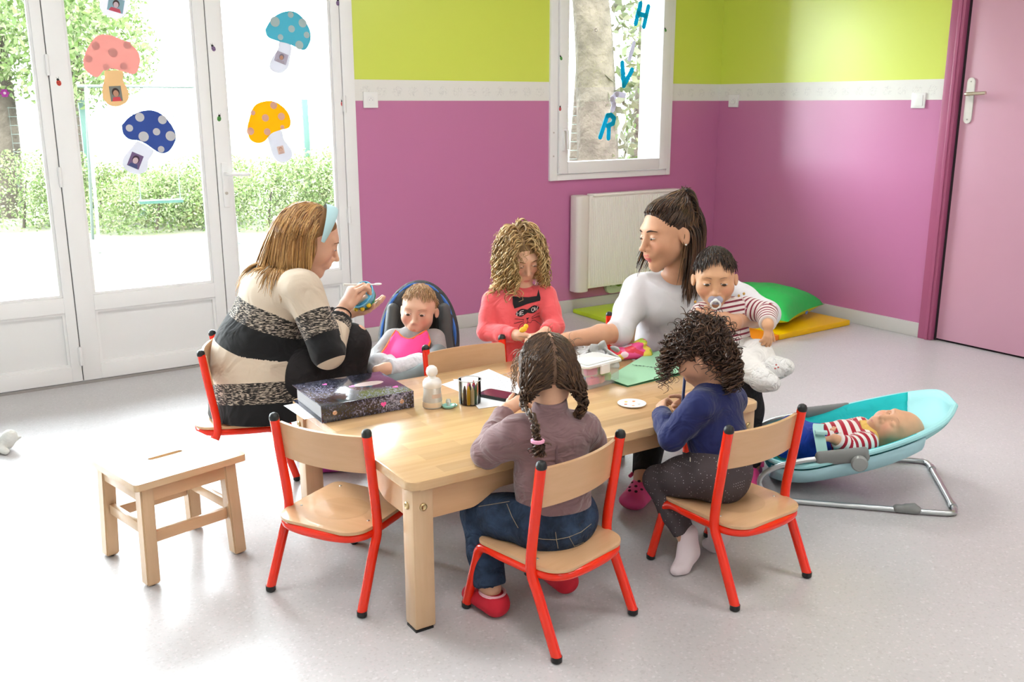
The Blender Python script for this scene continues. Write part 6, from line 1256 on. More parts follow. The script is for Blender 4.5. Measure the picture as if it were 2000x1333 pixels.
    cloth('pale_trousers', j, 0.0048, folds(mat('pale_grey_fleece', (0.66, 0.66, 0.70), 0.9), 18, 0.8, 0.02), p, c)
    sock(p, c, 'sock', aR, nrm(aR-kR), mat('pale_grey_fleece'), 0.027, 0.045)
    baby_hair(hd, p, c, [(0.42, 0.24, 0.11), (0.30, 0.16, 0.07), (0.52, 0.33, 0.17)], 700, 4, lambda u: (u[2] > 0.42 and u[1] < 0.78) or (u[1] < -0.1 and u[2] > -0.4), 6, mat('hair_root_baby', (0.36, 0.20, 0.10), 0.6))
    face_detail(hd, p, c, (0.50, 0.29, 0.17), open_=0.8, iris=(0.05, 0.06, 0.08), big=1.45, bt=0.6)
def baby_bouncer_blue():
    ax = dirv(0.97, -0.20, 0.12)
    pel, chest, neck = J(1585, 868, 3.335), J(1650, 856, 3.32), J(1693, 850, 3.31)
    hd = Head(J(1745, 843, 3.305), dirv(-0.38, -0.42, 0.82), dirv(0.85, -0.25, 0.42), 0.86, 1.0)
    side = dirv(0.15, 0.97, 0.1); nf = dirv(-0.15, -0.1, 0.98); sR, sL = neck - side*0.065 - ax*0.012, neck + side*0.065 - ax*0.012; eR, wR = J(1655, 872, 3.22), J(1630, 858, 3.20); eL, wL = J(1660, 838, 3.38), J(1637, 836, 3.32)
    hR, hL = pel - side*0.045, pel + side*0.045; kR, kL = J(1545, 850, 3.24), J(1548, 838, 3.42); aR, aL = J(1530, 885, 3.28), J(1520, 870, 3.40)
    b = Soft(); b.ecap(pel, chest, (0.062, 0.056), (0.062, 0.052), side, 0.03); b.cone(lerp(sL, sR, 0.2), lerp(sL, sR, 0.8), 0.032, 0.032, 0.03); b.cone(chest, hd.w(0, -0.01, -0.04), 0.04, 0.036, 0.02); hd.build(b)
    for s, e, w in ((sR, eR, wR), (sL, eL, wL)): limb(b, [s, e, w], [0.024, 0.022, 0.018], 0.015)
    hand(b, wL, dirv(-0.6, -0.5, 0.2), dirv(-0.2, -0.2, -0.9), 0.44, 1, (0.7, 0.7, 0.7, 0.7)); hand(b, wR, dirv(-0.9, 0.3, -0.1), dirv(-0.2, 0.2, -0.9), 0.44, -1, (0.7, 0.7, 0.7, 0.7))
    for h, k, a in ((hR, kR, aR), (hL, kL, aL)): limb(b, [h, k, a], [0.042, 0.034, 0.024], 0.02); b.cone(a, a + dirv(-0.6, -0.1, 0.5)*0.03, 0.02, 0.017, 0.01)
    p, c = make_person('bald baby in blue trousers lying in the turquoise bouncer', b, hd, (0.70, 0.37, 0.22), (0.60, 0.24, 0.18), 0.0040, 0.35)
    t = Soft(); t.ecap(pel, chest, (0.072, 0.066), (0.070, 0.060), side, 0.03, 1); t.cone(lerp(sL, sR, 0.1), lerp(sL, sR, 0.9), 0.038, 0.038, 0.035, 1); seg = {1: (pel, neck, 0, 1)}
    for i, (s, e, w) in enumerate(((sR, eR, wR), (sL, eL, wL))): t.cone(s, e, 0.036, 0.032, 0.015, 2+i*2); t.cone(e, lerp(e, w, 0.8), 0.032, 0.027, 0.012, 3+i*2, flat=True); seg[2+i*2] = (s, e, 0, 0.5); seg[3+i*2] = (e, w, 0.5, 0.9)
    cloth('striped_top', t, 0.0045, stripe_mat('red_stripes', (0.80, 0.74, 0.72), (0.42, 0.015, 0.035), 6.5, 0.5), p, c, {'Par': length_par(t, seg)})
    co = Soft(); co.cone(lerp(chest, neck, 0.75), lerp(chest, neck, 1.35), 0.052, 0.046, 0.02, flat=True); co.cone(sR + ax*0.0, sL + ax*0.0, 0.030, 0.030, 0.03); co.clip(lerp(chest, neck, 0.72), -ax); cloth('yellow_collar', co, 0.0045, folds(mat('collar_yellow', (0.78, 0.48, 0.12), 0.85), 20, 0.8, 0.015), p, c)
    MB().ell(tuple(J(1635, 851, 3.255)-c), (0.014, 0.012, 0.010), 10, 6).build('dark_motif', M_BLACK, p)
    j = Soft(); j.ecap(lerp(pel, chest, 0.25), pel - ax*0.02, (0.072, 0.066), (0.078, 0.070), side, 0.03)
    for h, k, a in ((hR, kR, aR), (hL, kL, aL)): limb(j, [h, k, a], [0.054, 0.044, 0.032], 0.025, flat_end=True)
    cloth('blue_trousers', j, 0.0045, folds(mat('royal_blue_cloth', (0.010, 0.045, 0.36), 0.8), 16, 0.7, 0.02), p, c)
    baby_hair(hd, p, c, [(0.30, 0.16, 0.09), (0.40, 0.22, 0.12)], 260, 3, lambda u: (u[1] < -0.2 and u[2] > -0.3), 8, None)
    face_detail(hd, p, c, (0.56, 0.29, 0.17), open_=0.2, bt=0.4)
baby_lap(); baby_bouncer_dark(); baby_bouncer_blue()
# ------------------------------------------------------------------ turquoise bouncer on the floor
def bouncer_blue():
    a = nrm([0.695, -0.719, 0]); n = nrm([0.719, 0.695, 0]); D0 = float(n @ V3(2.42, 1.946, 0))
    def pl(px, py, off):
        d = CF + CR*(px-1000)/FPX - CU*(py-666.5)/FPX; return CAM_POS + d*((D0+off - n @ CAM_POS)/(n @ d))
    base = on(1680, 960, 0); t = thing('baby_bouncer', 'turquoise rocking baby bouncer with grey metal frame on the floor', 'bouncer', tuple(base)); c = base
    metal = mat('bouncer_tube', (0.50, 0.52, 0.53), 0.3, metal=0.9); grey = mat('bouncer_grey', (0.20, 0.205, 0.20), 0.4); r = 0.0095
    near = [pl(1660, 897, 0), pl(1600, 897, 0), pl(1545, 905, 0), pl(1505, 918, 0), pl(1485, 935, 0), pl(1488, 955, 0), pl(1512, 972, 0), pl(1560, 985, 0), pl(1660, 998, 0), pl(1770, 1003, 0)]
    endn = on(1836, 974, 0); W = float(n @ on(1800, 906, 0)) - D0
    for i in range(len(near)):
        q = near[i]
        if q[2] < 0.0105 or i >= 8: near[i] = V3(q[0], q[1], max(0.0105, q[2]) if i < 8 else 0.0105)
    far = [q + n*W for q in near]
    cn = V3(*(near[-1] + a*0.155)); cn[2] = 0.0105; cf = cn + n*W
    loop = near + [near[-1] + a*0.085, cn - a*0.035 + n*0.003, cn - a*0.010 + n*0.012, cn - a*0.002 + n*0.038, cn + n*0.075, cf - n*0.075, cf - a*0.002 - n*0.038, cf - a*0.010 - n*0.012, cf - a*0.035 - n*0.003, far[-1] + a*0.085] + far[::-1]
    MB().tube([tuple(q - c) for q in smooth_path(loop, 5)], r, 10).build('frame_tube', metal, t)
    for q in (cn + n*0.07, cf - n*0.07): MB().tube([tuple(q - n*0.012 - c), tuple(q + n*0.012 - c)], r*1.35, 10).build('tube_joint', metal, t)
    for s in (near[-1], far[-1]):
        f = Soft(); f.cone(s - a*0.03 + UP*0.004, s + a*0.03 + UP*0.004, 0.014, 0.015, 0.01); f.cone(s + a*0.0 + UP*0.012, s + a*0.022 + UP*0.02, 0.010, 0.007, 0.01); f.clip((0, 0, 0.001), (0, 0, -1)); np_mesh('foot_pad', *f.mesh(0.004), grey, t, loc=c)
    for off, sgn in ((0.0, -1), (W, 1)):
        h0, h1 = pl(1600, 896, 0) + n*off, pl(1690, 888, 0) + n*off
        f = Soft(); f.ecap(h0, h1, (0.024, 0.014), (0.026, 0.014), UP, 0.01); np_mesh('side_housing', *f.mesh(0.005), grey, t, loc=c)
        k = MB().lathe([(0.026, 0), (0.027, 0.012), (0.022, 0.020), (0.006, 0.021)], 20, M=Matrix.Translation(Vector(pl(1677, 902, 0) + n*off + n*sgn*0.010 - c)) @ Vector(tuple(n*sgn)).to_track_quat('Z', 'Y').to_matrix().to_4x4()).build('dial', mat('dial_grey', (0.28, 0.29, 0.28), 0.35), t)
    # fabric shell: near and far rims joined by a sagging sheet
    nr = [pl(1492, 884, W*0.5), pl(1512, 902, W*0.12), pl(1570, 912, 0.0), pl(1650, 896, 0.0), pl(1730, 876, 0), pl(1800, 850, 0.0), pl(1848, 822, W*0.15), pl(1866, 793, W*0.5)]
    fr = [nr[0], pl(1508, 862, W*0.9), pl(1562, 822, W), pl(1640, 797, W), pl(1715, 780, W), pl(1780, 769, W), pl(1835, 767, W*0.9), nr[-1]]
    NR, FR = np.array(smooth_path(nr, 8)), np.array(smooth_path(fr, 8)); m = len(NR)-1
    def shell(u, v, sag=1.0):
        x = u*m; i = min(int(x), m-1); f = x-i; A = NR[i]*(1-f) + NR[i+1]*f; B = FR[i]*(1-f) + FR[i+1]*f; s = 0.100*math.sin(math.pi*min(1, max(0, u*0.98+0.01)))**0.6*sag
        k = 1-(2*v-1)**2; return tuple(A*(1-v) + B*v - UP*s*(k**0.75) - c)
    teal = folds(mat('turquoise_cloth', (0.015, 0.46, 0.47), 0.75, 0.25, bump=0.2, bscale=200, bdist=0.001), 12, 0.5, 0.02); pale = mat('pale_aqua_cloth', (0.36, 0.70, 0.72), 0.8, bump=0.3, bscale=150, bdist=0.001)
    MB().grid(lambda u, v: shell(u*0.70, 1-v), 30, 18, thick=0.012).build('seat_pad', teal, t, angle=180)
    MB().grid(lambda u, v: shell(0.70+0.30*u, 1-v), 16, 18, thick=0.012).build('head_pad', pale, t, angle=180)
    for k in range(5):
        v = 0.2 + 0.15*k; MB().tube([tuple(V3(*shell(0.74+0.22*u, v)) + V3(0, 0, 0.002)) for u in np.linspace(0, 1, 10)], 0.0035, 5).build('quilt_seam', mat('aqua_seam', (0.22, 0.52, 0.54), 0.8), t)
    MB().tube([tuple(q-c) for q in list(NR) + list(FR[::-1][1:-1])], 0.009, 8, closed=True).build('rim', pale, t)
    MB().grid(lambda u, v: tuple(V3(*shell(0.12+0.62*u, 1-v, 1.25)) - UP*0.018), 20, 14, thick=0.004).build('sling', mat('sling_aqua', (0.45, 0.72, 0.78), 0.8), t, angle=180)
    st = mat('harness_mint', (0.40, 0.68, 0.64), 0.7)
    st_p = smooth_path([pl(1608, 896, 0.03) - c, pl(1602, 860, 0.06) - c, pl(1598, 838, 0.12) - c, pl(1600, 828, 0.2) - c, pl(1610, 840, 0.28) - c], 6)
    V = []; 
    for q in st_p: V += [tuple(q - a*0.018), tuple(q + a*0.018)]
    MB().add(V, [(2*i, 2*i+1, 2*i+3, 2*i+2) for i in range(len(st_p)-1)]).build('harness_strap', st, t, angle=180)
    MB().box(-0.02, 0.02, -0.012, 0.012, -0.005, 0.005, Matrix.Translation(Vector(pl(1604, 845, 0.07)-c)) @ rot_z(-0.8), 0.003).build('buckle', mat('buckle_mint', (0.45, 0.72, 0.70), 0.4), t)
    MB().tube([tuple(pl(x, y, W) - c + n*0.01) for x, y in ((1575, 815), (1600, 802), (1640, 793), (1660, 791))], 0.006, 8).build('toy_bar', metal, t)
bouncer_blue()

# ------------------------------------------------------------------ dark padded bouncer
def bouncer_dark():
    c = V3(*J(815, 700, 3.86)); c[2] = 0; t = thing('padded_bouncer', 'dark grey padded baby bouncer with blue piping behind the table', 'bouncer', tuple(c))
    ctr = J(818, 668, 3.93); bk = nrm(IA*0.42 + UP*0.9); nf = nrm(np.cross(IR, bk)); nf = nf if nf @ IA < 0 else -nf; fr = np.array([IR, nf, bk])
    dark = folds(mat('bouncer_charcoal', (0.045, 0.045, 0.048), 0.7, 0.3), 14, 0.6, 0.02)
    s = Soft(); s.ell(ctr, (0.168, 0.075, 0.262), fr, 0.02); s.ell(ctr + nf*0.075 - bk*0.02, (0.128, 0.085, 0.235), fr, 0.03, sub=True); s.clip(ctr - bk*0.13, -bk*0.8 + nf*0.2, 0.02)
    np_mesh('shell', *s.mesh(0.006), dark, t, loc=c)
    q = Soft()
    for k in range(6): x = -0.085 + 0.034*k; q.ecap(ctr + IR*x + bk*(0.05), ctr + IR*x*1.0 + bk*(0.225-0.9*x*x*4) + nf*0.018, (0.018, 0.024), (0.014, 0.014), IR, 0.006)
    np_mesh('quilted_headrest', *q.mesh(0.006), mat('bouncer_dark_quilt', (0.028, 0.027, 0.027), 0.65), t, loc=c)
    for sx in (-1, 1):
        w = Soft(); w.ecap(ctr + IR*sx*0.125 - bk*0.13 + nf*0.03, ctr + IR*sx*0.105 + bk*0.13 + nf*0.03, (0.030, 0.045), (0.026, 0.035), IR, 0.01); np_mesh('side_bolster', *w.mesh(0.006), mat('bouncer_grey_pad', (0.075, 0.078, 0.08), 0.6), t, loc=c)
    rim = [tuple(ctr + IR*0.151*math.cos(x) + bk*0.238*math.sin(x) + nf*(0.030+0.004*math.sin(11*x)) - c) for x in np.linspace(-0.75, math.pi+0.75, 44)]
    MB().tube(rim, [0.0062+0.0016*math.sin(5*i) for i in range(44)], 7).build('piping', mat('piping_blue', (0.03, 0.14, 0.48), 0.5), t)
    pp = J(782, 722, 3.70); s = Soft(); s.ecap(pp - IA*(-0.10) - UP*0.085, pp - IA*0.16 - UP*0.075, (0.165, 0.035), (0.14, 0.028), IR, 0.02); np_mesh('seat_cushion', *s.mesh(0.007), dark, t, loc=c)
    fo = Soft(); fo.cone(J(728, 735, 3.52), J(775, 748, 3.44), 0.030, 0.027, 0.02); fo.cone(J(775, 748, 3.44), J(832, 725, 3.47), 0.027, 0.03, 0.02); fo.cone(J(832, 725, 3.47), J(856, 690, 3.70), 0.03, 0.035, 0.02); np_mesh('front_roll', *fo.mesh(0.006), mat('roll_grey', (0.17, 0.20, 0.21), 0.6), t, loc=c)
    for sx in (-1, 1):
        MB().tube([tuple(q - c) for q in smooth_path([ctr + IR*sx*0.14 - bk*0.1, c + IR*sx*0.16 + IA*0.16 + UP*0.02, c + IR*sx*0.16 + IA*0.10 + UP*0.011, c + IR*sx*0.16 - IA*0.28 + UP*0.011, c + IR*sx*0.15 - IA*0.34 + UP*0.05, pp + IR*sx*0.13 - UP*0.09], 5)], 0.010, 8).build('leg', mat('bouncer_tube'), t)
bouncer_dark()

# ------------------------------------------------------------------ things on the table
def on_table(px, py): return on(px, py, TZ)
def poly_thing(name, pts, z0, z1, m, parent, c, bev=0.0): return MB().bm(slab([(p[0]-c[0], p[1]-c[1]) for p in pts], z0, z1, bev)).build(name, m, parent)
# binder
sbl, sbr, bl = on_table(628, 828), on_table(808, 796), on_table(557, 796); ux = nrm(sbr-sbl); uy = nrm(V3(-ux[1], ux[0], 0)); bw = np.linalg.norm(sbr-sbl); bd_ = abs((bl-sbl) @ uy)
bd_ = max(bd_, 0.25); BA = math.atan2(ux[1], ux[0]); bnd = thing('ring_binder', 'black glossy ring binder with glitter print and pink hearts on the table', 'binder', tuple(sbl + UP*0.001), BA)
H_ = 0.052
def glitter():
    m = mat('binder_glitter', (0.012, 0.012, 0.018), 0.12, 0.6, coat=0.8); nt = m.node_tree; N = nt.nodes; L = nt.links; tc = N.new('ShaderNodeTexCoord')
    n1 = N.new('ShaderNodeTexNoise'); n1.inputs['Scale'].default_value = 7; n1.inputs['Detail'].default_value = 3; v = N.new('ShaderNodeTexNoise'); v.inputs['Scale'].default_value = 220; v.inputs['Detail'].default_value = 1
    for q in (n1, v): L.new(tc.outputs['Object'], q.inputs['Vector'])
    mu = N.new('ShaderNodeMath'); mu.operation = 'MULTIPLY'; L.new(n1.outputs['Fac'], mu.inputs[0]); L.new(v.outputs['Fac'], mu.inputs[1])
    cr = N.new('ShaderNodeValToRGB'); e = cr.color_ramp.elements; e[0].position = 0.24; e[0].color = (0.008, 0.008, 0.014, 1); e[1].position = 0.42; e[1].color = (0.30, 0.30, 0.42, 1); z = e.new(0.30); z.color = (0.05, 0.05, 0.09, 1)
    L.new(mu.outputs[0], cr.inputs[0]); L.new(cr.outputs[0], N['Principled BSDF'].inputs['Base Color']); return m
M_GL = glitter()
MB().box(0, bw, 0, bd_, H_-0.003, H_, b=0.001).build('front_cover', M_GL, bnd); MB().box(0, bw, 0, bd_, 0, 0.003, b=0.001).build('back_cover', M_GL, bnd); MB().box(0, bw, -0.003, 0.001, 0.0, H_, b=0.001).build('spine', M_GL, bnd)
MB().box(0.012, bw-0.008, 0.02, bd_-0.008, 0.0035, H_-0.008).build('paper_stack', mat('binder_paper', (0.46, 0.44, 0.45), 0.8, bump=0.8, bscale=1, bdist=0.002, stretch=(1, 1, 900)), bnd, smooth=False)
for x in (0.04, bw-0.04): MB().lathe([(0.007, 0), (0.007, 0.002), (0.004, 0.003), (0.003, 0.0015)], 14, M=T(x, -0.003, H_*0.5) @ Matrix.Rotation(math.pi/2, 4, 'X')).build('rivet', mat('rivet_copper', (0.75, 0.55, 0.45), 0.25, metal=1.0), bnd)
def heart(s): return [(s*math.sin(x)**3, s*(13*math.cos(x)-5*math.cos(2*x)-2*math.cos(3*x)-math.cos(4*x))/16) for x in np.linspace(0, 2*math.pi, 24)[:-1]]
M_HP = mat('heart_pink', (0.85, 0.10, 0.40), 0.35)
MB().prism(heart(0.009), 0, 0.0006, T(bw*0.66, -0.003, H_*0.5) @ Matrix.Rotation(math.pi/2, 4, 'X')).build('heart_print', M_HP, bnd, smooth=False)
for (x, y, s) in ((bw*0.52, bd_*0.55, 0.010), (bw*0.90, bd_*0.25, 0.010), (bw*0.30, bd_*0.80, 0.008)): MB().prism(heart(s), 0, 0.0005, T(x, y, H_) @ rot_z(0.4)).build('heart_print', M_HP, bnd, smooth=False)
MB().ell((bw*0.70, bd_*0.55, H_), (0.05, 0.022, 0.0006), 16, 4).build('figure_print', mat('print_sand', (0.42, 0.30, 0.28), 0.3), bnd); MB().box(bw*0.28, bw*0.42, bd_*0.40, bd_*0.42, H_, H_+0.0005).build('line_print', mat('print_silver', (0.6, 0.6, 0.6), 0.3), bnd, smooth=False)
pn = on_table(640, 838)
sh = thing('loose_sheet', 'white sheet of paper peeking out under the black binder', 'paper', tuple(sbl + uy*0.06 - ux*0.03), BA + 0.06); MB().box(0, 0.2, 0, 0.16, 0.0002, 0.0009).build('sheet', mat('paper_white', (0.82, 0.82, 0.84), 0.8), sh, smooth=False)

# bottle
bt = thing('baby_bottle', 'white baby bottle with a little milk beside the binder', 'bottle', tuple(on_table(845, 795)))
MB().lathe([(0.020, 0), (0.029, 0.001), (0.0305, 0.006), (0.0290, 0.028), (0.0265, 0.050), (0.0270, 0.066), (0.026, 0.070), (0.018, 0.071)], 28).build('bottle_body', mat('milky_plastic', (0.80, 0.78, 0.72), 0.25, trans=0.35), bt)
MB().lathe([(0.0272, 0.064), (0.0285, 0.066), (0.0282, 0.080), (0.023, 0.088), (0.013, 0.092), (0.011, 0.098), (0.0165, 0.103), (0.0180, 0.112), (0.015, 0.123), (0.008, 0.1285), (0.002, 0.129)], 28).build('cap', mat('cap_white', (0.86, 0.84, 0.80), 0.3), bt)
MB().lathe([(0.0285, 0.002), (0.0308, 0.006), (0.0300, 0.020), (0.012, 0.0205)], 28).build('milk', mat('milk', (0.80, 0.66, 0.48), 0.4), bt)
for k in range(5): a = -2.0 + 0.25*k; MB().box(-0.0035, 0.0035, -0.0004, 0.0004, -0.006, 0.006, T(0.0282*math.cos(a), 0.0282*math.sin(a), 0.040) @ rot_z(a + math.pi/2)).build('print_mark', mat('print_fawn', (0.60, 0.45, 0.36), 0.6), bt, smooth=False)
# pacifier on the table
pa = thing('mint_pacifier', 'clear and mint pacifier lying between the bottle and the crayon pot', 'pacifier', tuple(on_table(876, 797)), 0.4)
MB().lathe([(0.004, 0.004), (0.014, 0.001), (0.0185, 0.004), (0.0195, 0.009), (0.0175, 0.010), (0.010, 0.006)], 20).build('shield', mat('mint_clear', (0.30, 0.66, 0.58), 0.2), pa)
MB().lathe([(0.006, 0.006), (0.005, 0.012), (0.0085, 0.020), (0.006, 0.027), (0.001, 0.028)], 14).build('teat', mat('teat_clear', (0.75, 0.78, 0.74), 0.15, trans=0.4), pa)
MB().tube([(0.013*math.cos(x) + 0.02, 0.013*math.sin(x), 0.003) for x in np.linspace(0, 2*math.pi, 16)[:-1]], 0.0022, 6, closed=True).build('ring', mat('mint_clear'), pa)
# crayon pot with crayons
cp = on_table(918, 788); pot = thing('crayon_pot', 'clear round plastic pot full of wax crayons', 'pot', tuple(cp))
M_CLEAR = glass_mat(); M_CLEAR.name = 'clear_plastic'
MB().lathe([(0.030, 0.0), (0.0335, 0.0015), (0.0345, 0.074), (0.036, 0.076), (0.036, 0.078), (0.0335, 0.078), (0.0325, 0.003), (0.002, 0.0025)], 30).build('pot_wall', M_CLEAR, pot)
MB().tube([(0.0350*math.cos(x), 0.0350*math.sin(x), 0.0765) for x in np.linspace(0, 2*math.pi, 30)[:-1]], 0.0014, 6, closed=True).build('rim', mat('rim_clear', (0.8, 0.8, 0.8), 0.2, alpha=0.6), pot)
CRC = [('brown', (0.10, 0.03, 0.02)), ('yellow', (0.85, 0.50, 0.01)), ('cream', (0.80, 0.72, 0.50)), ('dark green', (0.03, 0.14, 0.04)), ('maroon', (0.20, 0.02, 0.04)), ('blue', (0.03, 0.08, 0.32)), ('grey', (0.12, 0.11, 0.12)), ('red', (0.5, 0.03, 0.03)), ('orange', (0.80, 0.22, 0.02)), ('black', (0.02, 0.02, 0.02)), ('purple', (0.15, 0.03, 0.20)), ('pink', (0.75, 0.25, 0.35))]
for k, (cn_, col_) in enumerate(CRC):
    a = math.radians(-124 - 33 + 27*k) if k < 9 else math.radians(60 + 100*k); rr = 0.0265 if k < 9 else 0.012; z_ = 0.058 + 0.004*math.sin(3*k)
    t = thing('wax_crayon', '%s wax crayon standing in the clear pot' % cn_, 'crayon', (cp[0] + rr*math.cos(a), cp[1] + rr*math.sin(a), TZ + 0.003), a, 'wax crayons in the pot')
    m_ = mat('crayon_' + cn_.replace(' ', '_'), col_, 0.5); MB().lathe([(0.0048, 0), (0.0055, 0.001), (0.0055, z_-0.012)], 10).build('barrel', m_, t); MB().lathe([(0.0046, z_-0.012), (0.0018, z_), (0.0006, z_+0.001)], 10).build('tip', m_, t)
# papers, phone, red toy
pp_ = [on_table(862, 752), on_table(958, 790), on_table(1040, 760), on_table(955, 722)]
pc_ = lerp(pp_[0], pp_[2], 0.5); pa_ = thing('drawing_sheet', 'white sheet with pencilled grid behind the crayon pot', 'paper', tuple(pc_)); poly_thing('sheet', pp_, 0.0003, 0.0012, mat('paper_white'), pa_, pc_)
lm = mat('pencil_grey', (0.45, 0.45, 0.52), 0.8)
for k in range(6):
    p0, p1 = lerp(on_table(950, 740), on_table(1000, 728), k/5)-pc_, lerp(on_table(968, 764), on_table(1018, 750), k/5)-pc_; MB().tube([tuple(p0+UP*0.0014), tuple(p1+UP*0.0014)], 0.0005, 4).build('pencil_line', lm, pa_)
    p0, p1 = lerp(on_table(950, 740), on_table(968, 764), k/5)-pc_, lerp(on_table(1000, 728), on_table(1018, 750), k/5)-pc_; MB().tube([tuple(p0+UP*0.0014), tuple(p1+UP*0.0014)], 0.0005, 4).build('pencil_line', lm, pa_)
p2 = [on_table(885, 742), on_table(935, 800), on_table(990, 792), on_table(968, 745)]; pc2 = lerp(p2[0], p2[2], 0.5); pb_ = thing('under_sheet', 'plain white sheet under the dark phone', 'paper', tuple(pc2)); poly_thing('sheet', p2, 0.0013, 0.0020, mat('paper_white'), pb_, pc2)
ph = on_table(972, 776); ph_ = thing('phone', 'dark phone lying on the sheet beside the crayon pot', 'phone', tuple(ph + UP*0.0022), math.radians(24)); MB().bm(slab(round_rect(0.072, 0.112, 0.010, 5), 0, 0.009, 0.002)).build('body', M_BLACK, ph_); MB().bm(slab(round_rect(0.064, 0.100, 0.006, 4), 0.009, 0.0094, 0)).build('screen', mat('screen_dark', (0.06, 0.02, 0.045), 0.08, 0.7), ph_)
rt = on_table(1016, 795); rtt = thing('red_toy_piece', 'red plastic toy piece between the hands of the girl with braids', 'toy', tuple(rt), 0.3); MB().box(-0.028, 0.028, -0.018, 0.018, 0.0, 0.022, b=0.004).build('block', mat('toy_red', (0.75, 0.05, 0.02), 0.3), rtt); MB().lathe([(0.010, 0.022), (0.010, 0.028), (0.004, 0.029)], 12).build('stud', mat('toy_red'), rtt)
# plastic box with lid
bx = thing('storage_box', 'clear plastic box of coloured toys with a white lid in the middle of the table', 'box', tuple(on_table(1154, 748)), math.radians(8))
MB().box(-0.075, 0.075, -0.055, 0.055, 0.0, 0.003).box(-0.075, -0.073, -0.055, 0.055, 0.003, 0.072).box(0.073, 0.075, -0.055, 0.055, 0.003, 0.072).box(-0.073, 0.073, -0.055, -0.053, 0.003, 0.072).box(-0.073, 0.073, 0.053, 0.055, 0.003, 0.072).build('tray', mat('cloudy_clear', (0.85, 0.86, 0.86), 0.2, alpha=0.20), bx, smooth=False)
MB().bm(slab(round_rect(0.166, 0.124, 0.012, 5), 0.072, 0.080, 0.003)).build('lid', mat('lid_white', (0.84, 0.84, 0.82), 0.3), bx)
MB().bm(slab(round_rect(0.142, 0.100, 0.010, 5), 0.080, 0.0835, 0.001)).build('lid_panel', mat('lid_inner', (0.74, 0.75, 0.72), 0.2), bx); MB().box(-0.020, 0.020, -0.066, -0.058, 0.045, 0.076, b=0.003).build('clip', mat('lid_white'), bx)
for k, (x, y, z, col_, nm) in enumerate(((-0.03, -0.035, 0.02, (0.85, 0.12, 0.25), 'pink'), (0.015, -0.03, 0.018, (0.9, 0.25, 0.1), 'orange'), (0.045, -0.03, 0.022, (0.30, 0.65, 0.10), 'green'), (-0.05, 0.0, 0.02, (0.1, 0.3, 0.7), 'blue'), (0.0, 0.005, 0.045, (0.9, 0.35, 0.45), 'rose'), (0.045, -0.005, 0.050, (0.85, 0.6, 0.05), 'yellow'), (-0.035, -0.03, 0.052, (0.75, 0.1, 0.35), 'magenta'), (0.02, -0.038, 0.045, (0.35, 0.7, 0.15), 'lime'))):
    w_ = bx.matrix_basis @ Vector((x, y, z)); t = thing('toy_brick', '%s toy piece inside the clear plastic box' % nm, 'toy', tuple(w_), 0.5*k, 'toys in the clear box'); MB().box(-0.02, 0.02, -0.011, 0.011, -0.011, 0.011, b=0.003).build('block', mat('toy_' + nm, col_, 0.4), t); MB().lathe([(0.006, 0.011), (0.006, 0.015), (0.002, 0.0155)], 10).build('stud', mat('toy_' + nm), t)
# grey crumpled cloth
gc = on_table(1166, 716); g = Soft(); rg = np.random.default_rng(5)
for k in range(34):
    a = rg.uniform(0, 6.28); r = rg.uniform(0, 0.065); p0 = V3(r*math.cos(a)*1.4, r*math.sin(a), rg.uniform(0.012, 0.060)); g.ecap(p0, p0 + V3(*rg.normal(0, 0.028, 2), rg.normal(0.004, 0.012)), (0.020, 0.007), (0.015, 0.006), rg.normal(0, 1, 3), 0.004)
g.clip((0, 0, 0.001), (0, 0, -1)); cl = np_mesh('muslin_cloth', *g.mesh(0.0034), mat('muslin_grey', (0.52, 0.52, 0.52), 0.9, bump=0.3, bscale=120, bdist=0.002), None); cl.location = tuple(gc); cl.rotation_euler = (0, 0, -0.4); tag(cl, 'crumpled grey muslin cloth on the table behind the plastic box', 'cloth')
# pink printed bag
pb = on_table(1232, 700); f = Soft(); f.ecap((-0.06, 0, 0.02), (0.055, 0, 0.022), (0.03, 0.020), (0.045, 0.022), (0, 1, 0.2), 0.01); f.ecap((0.0, 0.01, 0.03), (0.05, 0.01, 0.055), (0.035, 0.014), (0.028, 0.012), (0, 1, 0), 0.01); f.cone((-0.075, 0, 0.014), (-0.04, 0, 0.016), 0.012, 0.018, 0.01); f.clip((0, 0, 0.001), (0, 0, -1))
bgm = mat('candy_print', (0.85, 0.10, 0.30), 0.35); nt = bgm.node_tree; N = nt.nodes; L = nt.links; tc = N.new('ShaderNodeTexCoord'); v = N.new('ShaderNodeTexVoronoi'); v.inputs['Scale'].default_value = 38; L.new(tc.outputs['Object'], v.inputs['Vector']); sc_ = N.new('ShaderNodeSeparateColor'); L.new(v.outputs['Color'], sc_.inputs[0]); cr = N.new('ShaderNodeValToRGB'); cr.color_ramp.interpolation = 'CONSTANT'; e = cr.color_ramp.elements
e[0].color = (0.85, 0.08, 0.28, 1); e[1].position = 0.45; e[1].color = (0.90, 0.70, 0.75, 1)
for q_, c_ in ((0.62, (0.75, 0.02, 0.05, 1)), (0.74, (0.45, 0.62, 0.05, 1)), (0.86, (0.92, 0.72, 0.10, 1))): z = e.new(q_); z.color = c_
L.new(sc_.outputs[0], cr.inputs[0]); L.new(cr.outputs[0], N['Principled BSDF'].inputs['Base Color'])
bg = np_mesh('snack_bag', *f.mesh(0.004), bgm, None); bg.location = tuple(pb); bg.rotation_euler = (0, 0, -0.3); tag(bg, 'pink packet with fruit print lying on the table beside the grey cloth', 'bag')
